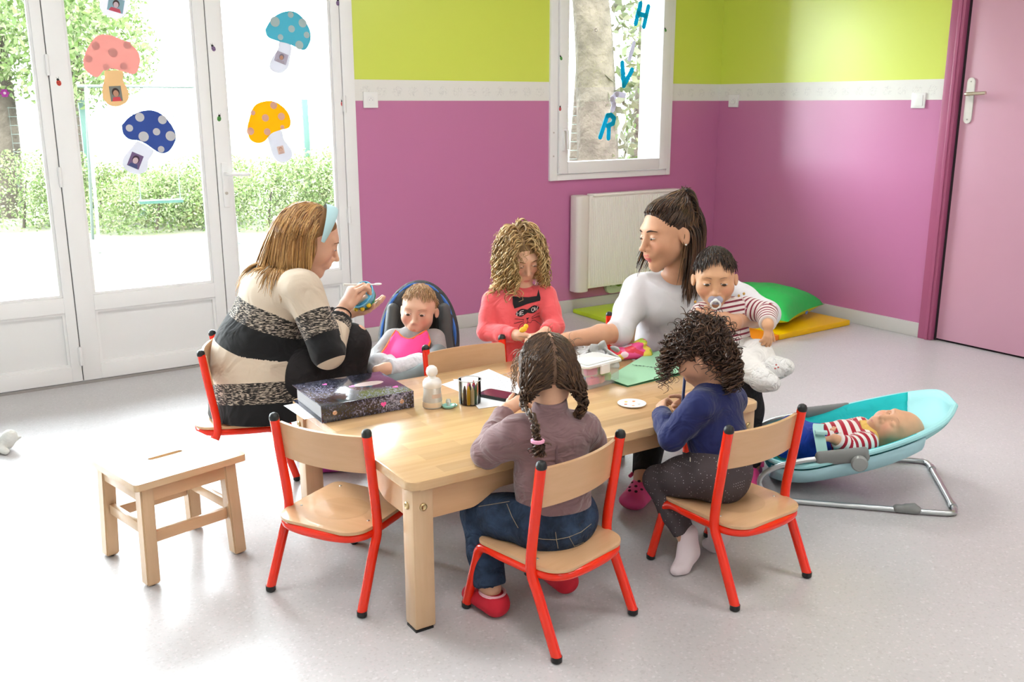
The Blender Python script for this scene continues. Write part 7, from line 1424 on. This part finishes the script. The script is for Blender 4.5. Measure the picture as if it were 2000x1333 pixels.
# green card folder
gp = [on_table(1184, 744), on_table(1226, 757), on_table(1352, 728), on_table(1290, 694), on_table(1262, 700)]; gcx = lerp(gp[0], gp[3], 0.5); gt = thing('green_folder', 'folded pale green card with pencil marks on the table', 'folder', tuple(gcx))
poly_thing('lower_leaf', gp, 0.0005, 0.0015, mat('card_green_dark', (0.10, 0.32, 0.16), 0.7), gt, gcx)
lf = MB(); V = [tuple(q - gcx + UP*(0.006 + h)) for q, h in zip(gp, (0.004, 0.0, 0.006, 0.012, 0.010))]; lf.add(V + [(x, y, z-0.0012) for x, y, z in V], [(0, 1, 2, 3, 4), (9, 8, 7, 6, 5), (0, 5, 6, 1), (1, 6, 7, 2), (2, 7, 8, 3), (3, 8, 9, 4), (4, 9, 5, 0)]).build('upper_leaf', mat('card_green', (0.34, 0.62, 0.40), 0.7), gt, smooth=False)
sc = [lerp(on_table(1235, 722), on_table(1300, 730), k/24) - gcx + V3(0, 0.010*math.sin(2.3*k), 0.0165) for k in range(25)]; MB().tube([tuple(q) for q in sc], 0.0006, 4).build('pencil_scribble', mat('scribble_dark', (0.10, 0.16, 0.12), 0.8), gt)
# paint palette
pl_ = on_table(1234, 791); pt = thing('paint_palette', 'round white palette with small dabs of paint', 'palette', tuple(pl_), 0.2); MB().lathe([(0.030, 0.001), (0.042, 0.003), (0.044, 0.006), (0.042, 0.0065), (0.036, 0.0045), (0.002, 0.004)], 30).build('disc', mat('palette_white', (0.80, 0.78, 0.76), 0.3), pt)
for k, col_ in enumerate(((0.8, 0.25, 0.05), (0.85, 0.55, 0.1), (0.6, 0.2, 0.1), (0.75, 0.45, 0.3), (0.5, 0.5, 0.45))): a = 1.2*k + 0.4; MB().ell((0.022*math.cos(a), 0.022*math.sin(a), 0.0045), (0.006, 0.005, 0.0014), 10, 5).build('paint_dab', mat('dab_%d' % k, col_, 0.3), pt)
pd = thing('felt_pen', 'dark felt pen in the hand of the girl in navy', 'pen', tuple(J(1335, 766, 2.82))); d_ = dirv(-0.1, -0.3, -0.9); MB().tube([tuple(-d_*0.05), tuple(d_*0.03)], 0.0045, 10).build('barrel', mat('pen_navy', (0.03, 0.04, 0.12), 0.35), pd); MB().tube([tuple(d_*0.03), tuple(d_*0.048)], [0.0042, 0.0012], 10).build('nib', M_WHITE, pd)
yt = thing('yellow_toy', 'small yellow toy in the hands of the girl in pink', 'toy', tuple(J(1022, 644, 3.36)), 0.4); MB().ell((0, 0, 0), (0.022, 0.010, 0.010), 12, 8).build('body', mat('toy_yellow2', (0.90, 0.55, 0.03), 0.4), yt); MB().ell((0.018, 0, 0.008), (0.009, 0.009, 0.009), 10, 8).build('head', mat('toy_yellow2'), yt)
# plush at the left edge
pz = on(8, 880, 0); f = Soft(); f.ecap((-0.07, 0, 0.03), (0.01, 0.0, 0.035), (0.035, 0.03), (0.035, 0.032), (0, 1, 0), 0.02); f.ell((0.035, -0.01, 0.062), (0.027, 0.027, 0.026), np.eye(3), 0.015); f.ecap((0.03, 0, 0.03), (0.062, 0.012, 0.05), (0.012, 0.007), (0.009, 0.005), (0, 1, 0), 0.01); f.cone((0.0, -0.03, 0.02), (0.035, -0.05, 0.014), 0.016, 0.013, 0.01); f.clip((0, 0, 0.001), (0, 0, -1))
pz_ = np_mesh('plush_toy', *f.mesh(0.0045), folds(mat('plush_white', (0.70, 0.70, 0.66), 0.95, bump=0.6, bscale=150, bdist=0.003), 30, 0.8, 0.01), None); pz_.location = tuple(pz); pz_.rotation_euler = (0, 0, math.radians(-34)); tag(pz_, 'white plush toy lying on the floor at the left edge', 'toy')

# ------------------------------------------------------------------ stickers on the glass
PY_ = WY + 0.0310
def gl(px, py, y=PY_):
    d = CF + CR*(px-1000)/FPX - CU*(py-666.5)/FPX; q = CAM_POS + d*((y-CAM_POS[1])/d[1]); return (q[0], q[2])
def sheet(pts, name, m, parent, o, dy, th=0.0006):
    """thin cut-out standing in the window plane, outline in room x and z"""
    k = len(pts); V = [(x-o[0], dy, z-o[1]) for x, z in pts] + [(x-o[0], dy-th, z-o[1]) for x, z in pts]
    return MB().add(V, [tuple(range(k)), tuple(range(2*k-1, k-1, -1))] + [(i, k+i, k+(i+1) % k, (i+1) % k) for i in range(k)]).build(name, m, parent, smooth=False)
def paper(name, col, thru=0.27):
    """thin paper or felt: part of the daylight comes through it"""
    if name in MATS: return MATS[name]
    m = mat(name, col, 0.75, 0.2); nt = m.node_tree; N = nt.nodes; L = nt.links; b = N['Principled BSDF']; o = N['Material Output']; tr = N.new('ShaderNodeBsdfTranslucent'); tr.inputs[0].default_value = (*col, 1)
    mx = N.new('ShaderNodeMixShader'); mx.inputs[0].default_value = thru; L.new(b.outputs[0], mx.inputs[1]); L.new(tr.outputs[0], mx.inputs[2]); L.new(mx.outputs[0], o.inputs[0]); return m
def disc(cx, cz, r, n=16, sx=1.0): return [(cx + r*sx*math.cos(a), cz + r*math.sin(a)) for a in np.linspace(0, 2*math.pi, n+1)[:-1]]
def photo_print(parent, o, c, w, h, ang, bgc, hairc, skinc, shirt):
    ca, sa = math.cos(ang), math.sin(ang); R = lambda q: [(c[0] + x*ca - z*sa, c[1] + x*sa + z*ca) for x, z in q]
    sheet(R([(-w, -h), (w, -h), (w, h), (-w, h)]), 'photo_print', mat('photo_bg_%d' % int(bgc[0]*999), bgc, 0.5), parent, o, -0.0036)
    sheet(R([(-w*0.8, -h), (w*0.8, -h), (w*0.55, -h*0.45), (-w*0.55, -h*0.45)]), 'print_shirt', mat('photo_shirt_%d' % int(shirt[0]*999), shirt, 0.5), parent, o, -0.0040)
    sheet(R(disc(0, h*0.18, h*0.58, 14, 0.85)), 'print_hair', mat('photo_hair_%d' % int(hairc[0]*999), hairc, 0.5), parent, o, -0.0043); sheet(R(disc(0, h*0.02, h*0.44, 14, 0.82)), 'print_head', mat('photo_skin_%d' % int(skinc[0]*999), skinc, 0.5), parent, o, -0.0046)
def mushroom(label, cap_px, stem_px, dots, capc, dotc, stemc, photo):
    P = [gl(*q) for q in cap_px]; P = [(q[0], q[1]) for q in smooth_path([(a, b_, 0) for a, b_ in P + [P[0]]], 4)][:-1]; o = (sum(q[0] for q in P)/len(P), sum(q[1] for q in P)/len(P))
    t = thing('paper_mushroom', label, 'decoration', (o[0], PY_, o[1]), group='paper mushrooms on the glazed doors')
    S = [gl(*q) for q in stem_px]; S = [(q[0], q[1]) for q in smooth_path([(a, b_, 0) for a, b_ in S + [S[0]]], 4)][:-1]
    if S[0] is not None: sheet(S if area(S) > 0 else S[::-1], 'stem', paper('stem_%d' % int(stemc[2]*999), stemc), t, o, -0.0016)
    sheet(P if area(P) > 0 else P[::-1], 'cap', paper('cap_%d_%d' % (int(capc[0]*999), int(capc[1]*999)), capc), t, o, -0.0026)
    for (x, y, r) in dots:
        a, b_ = gl(x, y); e, _ = gl(x+r, y); sheet(disc(a, b_, abs(e-a)), 'dot', paper('dot_%d_%d' % (int(dotc[0]*999), int(dotc[1]*999)), dotc), t, o, -0.0034)
    if photo: a, b_ = gl(*photo[0]); photo_print(t, o, (a, b_), *photo[1:])
def area(P): return sum(P[i][0]*P[(i+1) % len(P)][1] - P[(i+1) % len(P)][0]*P[i][1] for i in range(len(P)))/2
K = 1/2.777
def z_(L): return [(x*K, y*K) for x, y in L]
def zd(L): return [(x*K, y*K, r*K) for x, y, r in L]
SKC, HRC = (0.60, 0.36, 0.25), (0.04, 0.02, 0.015)
mushroom('paper mushroom with a pale pink cap and beige stem on the middle glass door', z_([(450, 330), (470, 270), (520, 200), (580, 188), (660, 215), (730, 260), (758, 320), (745, 385), (715, 403), (660, 385), (600, 372), (560, 385), (530, 418), (490, 405), (458, 370)]), z_([(565, 385), (660, 385), (668, 440), (697, 500), (690, 550), (640, 578), (590, 570), (558, 530), (555, 480), (565, 430)]),
         zd([(612, 285, 26), (520, 250, 22), (480, 320, 20), (690, 245, 22), (670, 360, 20), (575, 365, 18)]), (0.80, 0.42, 0.38), (0.78, 0.38, 0.345), (0.74, 0.54, 0.31), ((226, 183), 0.026, 0.034, 0.06, (0.20, 0.22, 0.20), HRC, (0.50, 0.26, 0.17), (0.62, 0.06, 0.08)))
mushroom('paper mushroom with a dark blue cap and white dots on the middle glass door', z_([(660, 680), (700, 635), (770, 602), (840, 602), (900, 640), (945, 710), (950, 760), (920, 815), (880, 832), (840, 815), (790, 780), (750, 762), (700, 755), (668, 725)]), z_([(745, 765), (830, 815), (805, 870), (795, 925), (745, 945), (690, 928), (662, 885), (680, 840), (715, 800)]),
         zd([(757, 636, 25), (880, 650, 24), (701, 695, 20), (778, 741, 28), (848, 715, 20), (924, 738, 27), (873, 810, 18)]), (0.062, 0.115, 0.36), (0.72, 0.72, 0.74), (0.70, 0.70, 0.75), ((264, 314), 0.028, 0.034, -0.45, (0.16, 0.10, 0.22), (0.05, 0.02, 0.05), (0.62, 0.48, 0.52), (0.05, 0.07, 0.20)))
mushroom('paper mushroom with a turquoise cap on the right glass door', z_([(1437, 160), (1470, 105), (1520, 70), (1580, 60), (1630, 85), (1675, 150), (1685, 210), (1665, 260), (1640, 272), (1600, 255), (1555, 235), (1500, 222), (1450, 200)]), z_([(1512, 225), (1578, 245), (1572, 320), (1560, 370), (1520, 398), (1475, 385), (1460, 355), (1478, 310), (1505, 270)]),
         zd([(1490, 118, 26), (1575, 80, 16), (1640, 125, 22), (1580, 157, 18), (1662, 190, 16), (1520, 202, 15), (1622, 245, 22)]), (0.12, 0.48, 0.58), (0.56, 0.68, 0.68), (0.70, 0.70, 0.75), ((549, 113), 0.032, 0.026, -0.35, (0.45, 0.42, 0.52), (0.20, 0.18, 0.24), (0.50, 0.40, 0.40), (0.4, 0.35, 0.42)))
mushroom('paper mushroom with a yellow cap and peach dots on the right glass door', z_([(1340, 700), (1352, 640), (1378, 575), (1430, 550), (1490, 552), (1545, 590), (1573, 640), (1568, 690), (1520, 705), (1470, 725), (1435, 765), (1395, 776), (1355, 755)]), z_([(1448, 735), (1520, 705), (1540, 760), (1580, 815), (1580, 855), (1540, 882), (1500, 870), (1475, 830)]),
         zd([(1438, 640, 19), (1525, 632, 19), (1483, 572, 19), (1357, 712, 20), (1370, 612, 13), (1448, 715, 18), (1530, 690, 11)]), (0.92, 0.52, 0.005), (0.85, 0.55, 0.42), (0.70, 0.70, 0.75), ((548, 293), 0.017, 0.02, 0.2, (0.70, 0.50, 0.42), (0.5, 0.3, 0.22), (0.66, 0.42, 0.33), (0.6, 0.4, 0.35)))
mushroom('paper mushroom cut off by the upper edge, on the middle glass door', [(190, -60), (205, -85), (235, -90), (262, -70), (268, -45), (240, -40), (205, -40)], z_([(560, -60), (660, -60), (690, 20), (690, 60), (660, 95), (620, 100), (570, 80), (540, 40), (545, 0)]), [(215, -65, 6), (245, -62, 6)], (0.30, 0.55, 0.12), (0.8, 0.8, 0.8), (0.80, 0.78, 0.86), ((226, 10), 0.034, 0.03, -0.25, (0.25, 0.42, 0.50), HRC, (0.62, 0.36, 0.27), (0.55, 0.08, 0.12)))
# letters on the window
LY = WY + 0.005
def stroke(p, q, w):
    d = nrm([q[0]-p[0], q[1]-p[1], 0]); a0 = math.atan2(d[1], d[0]); out = []
    for k in range(9): a = a0 + math.pi/2 + math.pi*k/8; out.append((p[0] + w*math.cos(a), p[1] + w*math.sin(a)))
    for k in range(9): a = a0 - math.pi/2 + math.pi*k/8; out.append((q[0] + w*math.cos(a), q[1] + w*math.sin(a)))
    return out
def letter(ch, strokes, w, m, label, ring=None):
    pts = [[gl(*p, LY) for p in s] for s in strokes]; o = pts[0][0]; t = MB(); th = 0.003; n_ = 0
    def slab_(out, dy):
        if area(out) < 0: out = out[::-1]
        k = len(out); V = [(x-o[0], -dy, z-o[1]) for x, z in out] + [(x-o[0], -dy-th, z-o[1]) for x, z in out]; t.add(V, [tuple(range(k)), tuple(range(2*k-1, k-1, -1))] + [(i, k+i, k+(i+1) % k, (i+1) % k) for i in range(k)])
    for s in pts:
        for i in range(len(s)-1): slab_(stroke(s[i], s[i+1], w), 0.0002*n_); n_ += 1
    ob = t.build('window_letter', m, None, smooth=False); ob.location = (o[0], LY, o[1]); tag(ob, label, 'letter', 'letters stuck on the window')
BLU = paper('felt_blue', (0.005, 0.44, 0.62), 0.35); WHL = paper('felt_white', (0.66, 0.64, 0.74), 0.3)
letter('h', [[(1251, 7), (1241, 46)], [(1266, 13), (1257, 52)], [(1247, 27), (1261, 31)]], 0.0155, BLU, 'blue letter H stuck high on the window')
letter('i', [[(1238, 84), (1229, 116)]], 0.014, WHL, 'white letter I stuck on the window above the V')
letter('v', [[(1215, 123), (1218, 166)], [(1234, 137), (1218, 167)]], 0.0165, BLU, 'blue letter V stuck on the window')
letter('e', [[(1218, 186), (1204, 184), (1195, 194), (1199, 205), (1196, 215)]], 0.017, WHL, 'white letter E stuck on the window between V and R')
letter('r', [[(1186, 226), (1172, 268)], [(1189, 248), (1188, 270)], [(1186, 226), (1193, 225), (1199, 231), (1197, 241), (1186, 246)]], 0.0150, BLU, 'blue letter R stuck low on the window')
# ladybird and flower stickers
def ladybird(px, py, col, label, y=WY-0.0025, s=1.0):
    x, z = gl(px, py, y); t = thing('bug_sticker', label, 'sticker', (x, y, z), group='small bug stickers'); t.rotation_euler = (0, random.uniform(-0.5, 0.5), 0)
    m = mat('bug_%d_%d' % (int(col[0]*999), int(col[1]*999)), col, 0.4); MB().ell((0, 0, 0), (0.010*s, 0.003, 0.013*s), 12, 8).build('body', m, t); MB().ell((0, 0, 0.014*s), (0.006*s, 0.003, 0.006*s), 10, 6).build('head', M_BLACK, t)
    for (a, b_) in ((-0.004, 0.003), (0.004, 0.003), (-0.003, -0.005), (0.004, -0.006)): MB().ell((a*s, -0.0026, b_*s), (0.002*s, 0.0008, 0.002*s), 6, 4).build('spot', M_BLACK, t)
    MB().tube([(0.002*s, 0, 0.018*s), (0.006*s, 0, 0.026*s)], 0.0006, 4).tube([(-0.002*s, 0, 0.018*s), (-0.005*s, 0, 0.025*s)], 0.0006, 4).build('antennae', M_BLACK, t)
RB, GB_, VB = (0.62, 0.06, 0.04), (0.08, 0.32, 0.06), (0.22, 0.14, 0.28)
ladybird(115, 162, RB, 'red ladybird sticker on the left stile of the middle glass door'); ladybird(417, 95, VB, 'mauve bug sticker on the stile between the glass doors'); ladybird(428, 232, GB_, 'green bug sticker on the stile above the door lever')
ladybird(443, 360, (0.35, 0.22, 0.12), 'brown bug sticker on the stile below the door lever', s=0.75); ladybird(660, 6, VB, 'mauve bug sticker high on the right-hand door frame'); ladybird(669, 203, (0.70, 0.12, 0.14), 'pinkish bug sticker on the right-hand door frame')
ladybird(1096, 114, GB_, 'green bug sticker on the left side of the window sash', WY-0.0310, 0.9); ladybird(1094, 213, (0.70, 0.10, 0.12), 'red bug sticker on the left side of the window sash', WY-0.0310, 0.9); ladybird(1300, 59, GB_, 'green bug sticker on the right side of the window sash', WY-0.0310, 0.8)
x, z = gl(9, 182); fl = thing('flower_sticker', 'small violet flower sticker on the left glass door', 'sticker', (x, PY_-0.001, z))
for k in range(6): a = k*math.pi/3; MB().ell((0.012*math.cos(a), 0, 0.012*math.sin(a)), (0.007, 0.001, 0.007), 8, 4).build('petal', mat('petal_violet', (0.38, 0.04, 0.32), 0.6), fl)
MB().ell((0, -0.001, 0), (0.006, 0.001, 0.006), 8, 4).build('heart', mat('petal_heart', (0.8, 0.7, 0.75), 0.6), fl)
for i, (px, py, y_) in enumerate(((313, 40, PY_), (498, 26, PY_), (618, 35, PY_), (1164, 59, LY), (140, 36, PY_))):
    x, z = gl(px, py, y_); fl = thing('ring_sticker', ['tiny pale ring sticker beside the pink mushroom', 'tiny pale ring sticker left of the turquoise mushroom', 'tiny pale ring sticker right of the turquoise mushroom', 'tiny pale ring sticker on the window pane', 'tiny pale ring sticker in the upper left of the middle pane'][i], 'sticker', (x, y_-0.001, z), group='tiny ring stickers')
    MB().tube([(0.009*math.cos(a), 0, 0.009*math.sin(a)) for a in np.linspace(0, 2*math.pi, 13)[:-1]], 0.002, 5, closed=True).build('ring', mat('ring_grey', (0.5, 0.45, 0.42), 0.6), fl)
# ------------------------------------------------------------------ the garden
def lawn_mat():
    m = mat('lawn', (0.24, 0.32, 0.08), 0.9, 0.1); nt = m.node_tree; N = nt.nodes; L = nt.links; tc = N.new('ShaderNodeTexCoord'); n = N.new('ShaderNodeTexNoise'); n.inputs['Scale'].default_value = 1.3; n.inputs['Detail'].default_value = 6; L.new(tc.outputs['Object'], n.inputs['Vector'])
    cr = N.new('ShaderNodeValToRGB'); cr.color_ramp.elements[0].position = 0.3; cr.color_ramp.elements[0].color = (0.075, 0.082, 0.048, 1); cr.color_ramp.elements[1].position = 0.7; cr.color_ramp.elements[1].color = (0.11, 0.11, 0.08, 1); L.new(n.outputs['Fac'], cr.inputs[0]); L.new(cr.outputs[0], N['Principled BSDF'].inputs['Base Color']); return m
GZ = -0.14
tag(MB().box(-40, 60, WY+0.30, 80, GZ-0.1, GZ).build('ground', lawn_mat(), smooth=False), kind='structure')
tag(MB().box(-6, 9, WY+0.281, WY+1.9, GZ, GZ+0.03).build('terrace', mat('terrace_concrete', (0.30, 0.29, 0.27), 0.9), smooth=False), kind='structure')
M_LEAF = mat('leaves', rough=0.6, spec=0.3, attr='Col')
_n = M_LEAF.node_tree.nodes; _t = _n.new('ShaderNodeBsdfTranslucent'); _m = _n.new('ShaderNodeMixShader'); _m.inputs[0].default_value = 0.4; _a = [q for q in _n if q.type == 'ATTRIBUTE'][0]
M_LEAF.node_tree.links.new(_a.outputs['Color'], _t.inputs[0]); M_LEAF.node_tree.links.new(_n['Principled BSDF'].outputs[0], _m.inputs[1]); M_LEAF.node_tree.links.new(_t.outputs[0], _m.inputs[2]); M_LEAF.node_tree.links.new(_m.outputs[0], _n['Material Output'].inputs[0]); M_BARK = mat('bark', (0.042, 0.034, 0.026), 0.95, 0.1, bump=1.0, bscale=9, bdist=0.05, var=0.4, vscale=5); M_POST = mat('fence_green', (0.012, 0.045, 0.032), 0.5)
def gpt(px, py, z): return on(px, py, z)
def foliage(name, cs, n, size, pal, parent, loc, seed):
    rg = np.random.default_rng(seed); P = []; C = []
    w = np.array([r[0]*r[1]*r[2] for _, r in cs])**0.66; w /= w.sum()
    for (c0, r), k in zip(cs, (n*w).astype(int)+1):
        u = rg.normal(0, 1, (k, 3)); u /= np.linalg.norm(u, axis=1, keepdims=True); u *= rg.uniform(0.35, 1.05, (k, 1))**0.5; P.append(np.array(c0) + u*np.array(r))
    P = np.concatenate(P); k = len(P); a = rg.normal(0, 1, (k, 3)); a /= np.linalg.norm(a, axis=1, keepdims=True); b_ = np.cross(a, rg.normal(0, 1, (k, 3))); b_ /= np.linalg.norm(b_, axis=1, keepdims=True); s = size*rg.uniform(0.6, 1.3, (k, 1))
    V = np.stack([P - a*s, P + b_*s*0.5, P + a*s, P - b_*s*0.5], 1).reshape(-1, 3); Q = np.arange(4*k).reshape(-1, 4); pal = np.array(pal); C = np.repeat(pal[rg.integers(len(pal), size=k)]*rg.uniform(0.7, 1.3, (k, 1)), 4, axis=0)
    o = np_mesh(name, V, Q, M_LEAF, parent, {'Col': C}, loc=loc); o['kind'] = 'stuff'; return o
GR = [(0.085, 0.125, 0.036), (0.120, 0.155, 0.060), (0.058, 0.094, 0.024), (0.16, 0.185, 0.09)]
def tree(label, base, h, r, lean, crowns, n, seed, pal=GR, lsize=0.10):
    t = thing('tree', label, 'tree', tuple(base), group='trees in the garden'); top = np.array(lean)*h
    MB().tube([tuple(q) for q in smooth_path([(0, 0, -0.1), (lean[0]*h*0.3+0.05, lean[1]*h*0.3, h*0.35), (lean[0]*h*0.75, lean[1]*h*0.75, h*0.7), (top[0], top[1], h)], 4)], [r*(1.25-0.75*i/12) for i in range(13)], 10).build('trunk', M_BARK, t)
    for k in range(3): a = 2.1*k + seed; MB().tube([(lean[0]*h*0.7, lean[1]*h*0.7, h*0.66), (lean[0]*h + math.cos(a)*0.6, lean[1]*h + math.sin(a)*0.6, h*0.9), (lean[0]*h + math.cos(a)*1.3, lean[1]*h + math.sin(a)*1.3, h*1.15)], [r*0.5, r*0.35, r*0.12], 7).build('branch', M_BARK, t)
    foliage('foliage', [((c0[0], c0[1], c0[2]), c1) for c0, c1 in crowns], n, lsize, pal, t, (0, 0, 0), seed)
# trees seen through the left pane and the window
def at_far(px, d): q = CAM_POS + d*(CF + CR*(px-1000)/FPX - CU*(400-666.5)/FPX); return V3(q[0], q[1], GZ)
tree('leafy garden tree behind the left glass door', at_far(20, 12.5), 4.2, 0.14, (0.02, 0.0), [((0, 0, 3.2), (1.6, 1.6, 1.6)), ((0.8, -0.5, 2.2), (1.0, 1.0, 0.9)), ((-0.9, 0.3, 2.4), (1.1, 1.1, 1.0))], 16000, 3, lsize=0.045)
tree('pale garden tree rising behind the pink mushroom', at_far(170, 15.5), 4.8, 0.12, (0.0, 0.02), [((0, 0, 3.6), (1.3, 1.3, 1.7)), ((0.5, 0.2, 2.3), (0.9, 0.9, 0.8))], 11000, 4, lsize=0.045)
tree('thick leaning tree trunk behind the window', at_far(1172, 10.5), 6.0, 0.20, (-0.10, 0.0), [((-0.6, 0, 6.2), (2.0, 2.0, 1.2)), ((0.15, 0, 1.6), (0.32, 0.3, 1.3))], 5000, 5, [(0.045, 0.055, 0.022), (0.055, 0.052, 0.030), (0.060, 0.065, 0.035)], 0.07)
tree('ivy-covered tree on the right behind the window', at_far(1252, 11.5), 6.0, 0.16, (0.02, 0.0), [((0.05, 0, 1.7), (0.30, 0.30, 1.5)), ((0.1, 0, 3.4), (0.34, 0.34, 1.4)), ((0.2, 0, 5.8), (1.6, 1.6, 1.2))], 9000, 6, lsize=0.035)
tree('slim tree with forked trunk high behind the window', at_far(1120, 15.0), 6.0, 0.10, (0.05, 0.0), [((0, 0, 5.9), (1.6, 1.6, 1.2))], 1500, 7)
# bushes along the fence
for k, (px, d, w, h, lb) in enumerate(((40, 11.4, 1.1, 0.62, 'wild bush at the fence behind the left glass door'), (190, 11.8, 0.9, 0.50, 'low wild bush behind the left part of the middle door'), (300, 11.2, 0.8, 0.46, 'low wild bush below the blue mushroom'), (395, 11.9, 0.8, 0.55, 'wild bush behind the stile of the right door'), (520, 11.4, 0.9, 0.56, 'wild bush behind the right glass door lever'), (630, 11.8, 0.8, 0.62, 'wild bush beside the green fence post'), (1160, 11.9, 0.8, 0.30, 'low growth at the foot of the trees behind the window'))):
    b0 = at_far(px, d); t = thing('garden_bush', lb, 'bush', tuple(b0), group='bushes along the garden fence'); foliage('foliage', [((0, 0, h*0.5), (w, 0.5, h)), ((w*0.5, 0.1, h*0.8), (w*0.5, 0.4, h*0.7))], 7500, 0.022, GR + [(0.13, 0.14, 0.07)], t, (0, 0, 0), 20+k)
    MB().tube([(0, 0, -0.05), (0.04, 0, h*0.4), (0.1, 0.05, h*0.9)], [0.02, 0.015, 0.006], 6).build('stem', M_BARK, t)
# mesh fence
f0, f1 = at_far(-300, 12.4), at_far(1420, 12.6); fe = thing('garden_fence', 'green wire mesh garden fence with slim posts', 'fence', tuple(f0)); fd = f1-f0; FL = np.linalg.norm(fd[:2]); fu = nrm([fd[0], fd[1], 0])
for px in (-60, 180, 605, 860, 1135, 1330):
    q = at_far(px, 12.4 + 0.2*(px+300)/1720); MB().box(-0.035, 0.035, -0.035, 0.035, 0, 1.5, Matrix.Translation(Vector(q-f0)), 0.006).build('post', M_POST, fe)
wm = mat('fence_wire', (0.05, 0.07, 0.06), 0.5)
wb_ = MB()
for k in range(13): z = 0.08 + 0.11*k; wb_.tube([(0, 0, z), tuple(fu*FL + UP*z)], 0.004, 3, cap=False)
n_ = int(FL/0.14)
for k in range(n_): p = fu*FL*k/n_; wb_.tube([tuple(p + UP*0.05), tuple(p + UP*1.42)], 0.003, 3, cap=False)
wo_ = wb_.build('wire_mesh', wm, fe, smooth=False); wo_['kind'] = 'stuff'
# swing frame
s0 = at_far(315, 10.2); sw = thing('swing_frame', 'pale metal swing frame standing on the lawn', 'swing', tuple(s0)); r_ = 0.016; pm = mat('swing_pale', (0.055, 0.068, 0.062), 0.6)
sx = V3(*IR); sa = nrm(IR*0.9 + IA*0.45)
for e, nm in ((-0.62, 'l'), (0.62, 'r')):
    for s_ in (-1, 1): MB().tube([tuple(sa*e + UP*1.62), tuple(sa*e*1.1 + np.cross(UP, sa)*0.55*s_)], r_, 8).build('leg', pm, sw)
MB().tube([tuple(-sa*0.7 + UP*1.62), tuple(sa*0.7 + UP*1.62)], r_, 8).build('crossbar', pm, sw)
for s_ in (-0.2, 0.2): MB().tube([tuple(sa*s_ + UP*1.6), tuple(sa*s_ + UP*0.45)], 0.006, 5).build('rope', pm, sw)
MB().box(-0.22, 0.22, -0.08, 0.08, 0.42, 0.45, Matrix.Rotation(math.atan2(sa[1], sa[0]), 4, 'Z')).build('swing_seat', M_POST, sw)
bpy.context.view_layer.update()
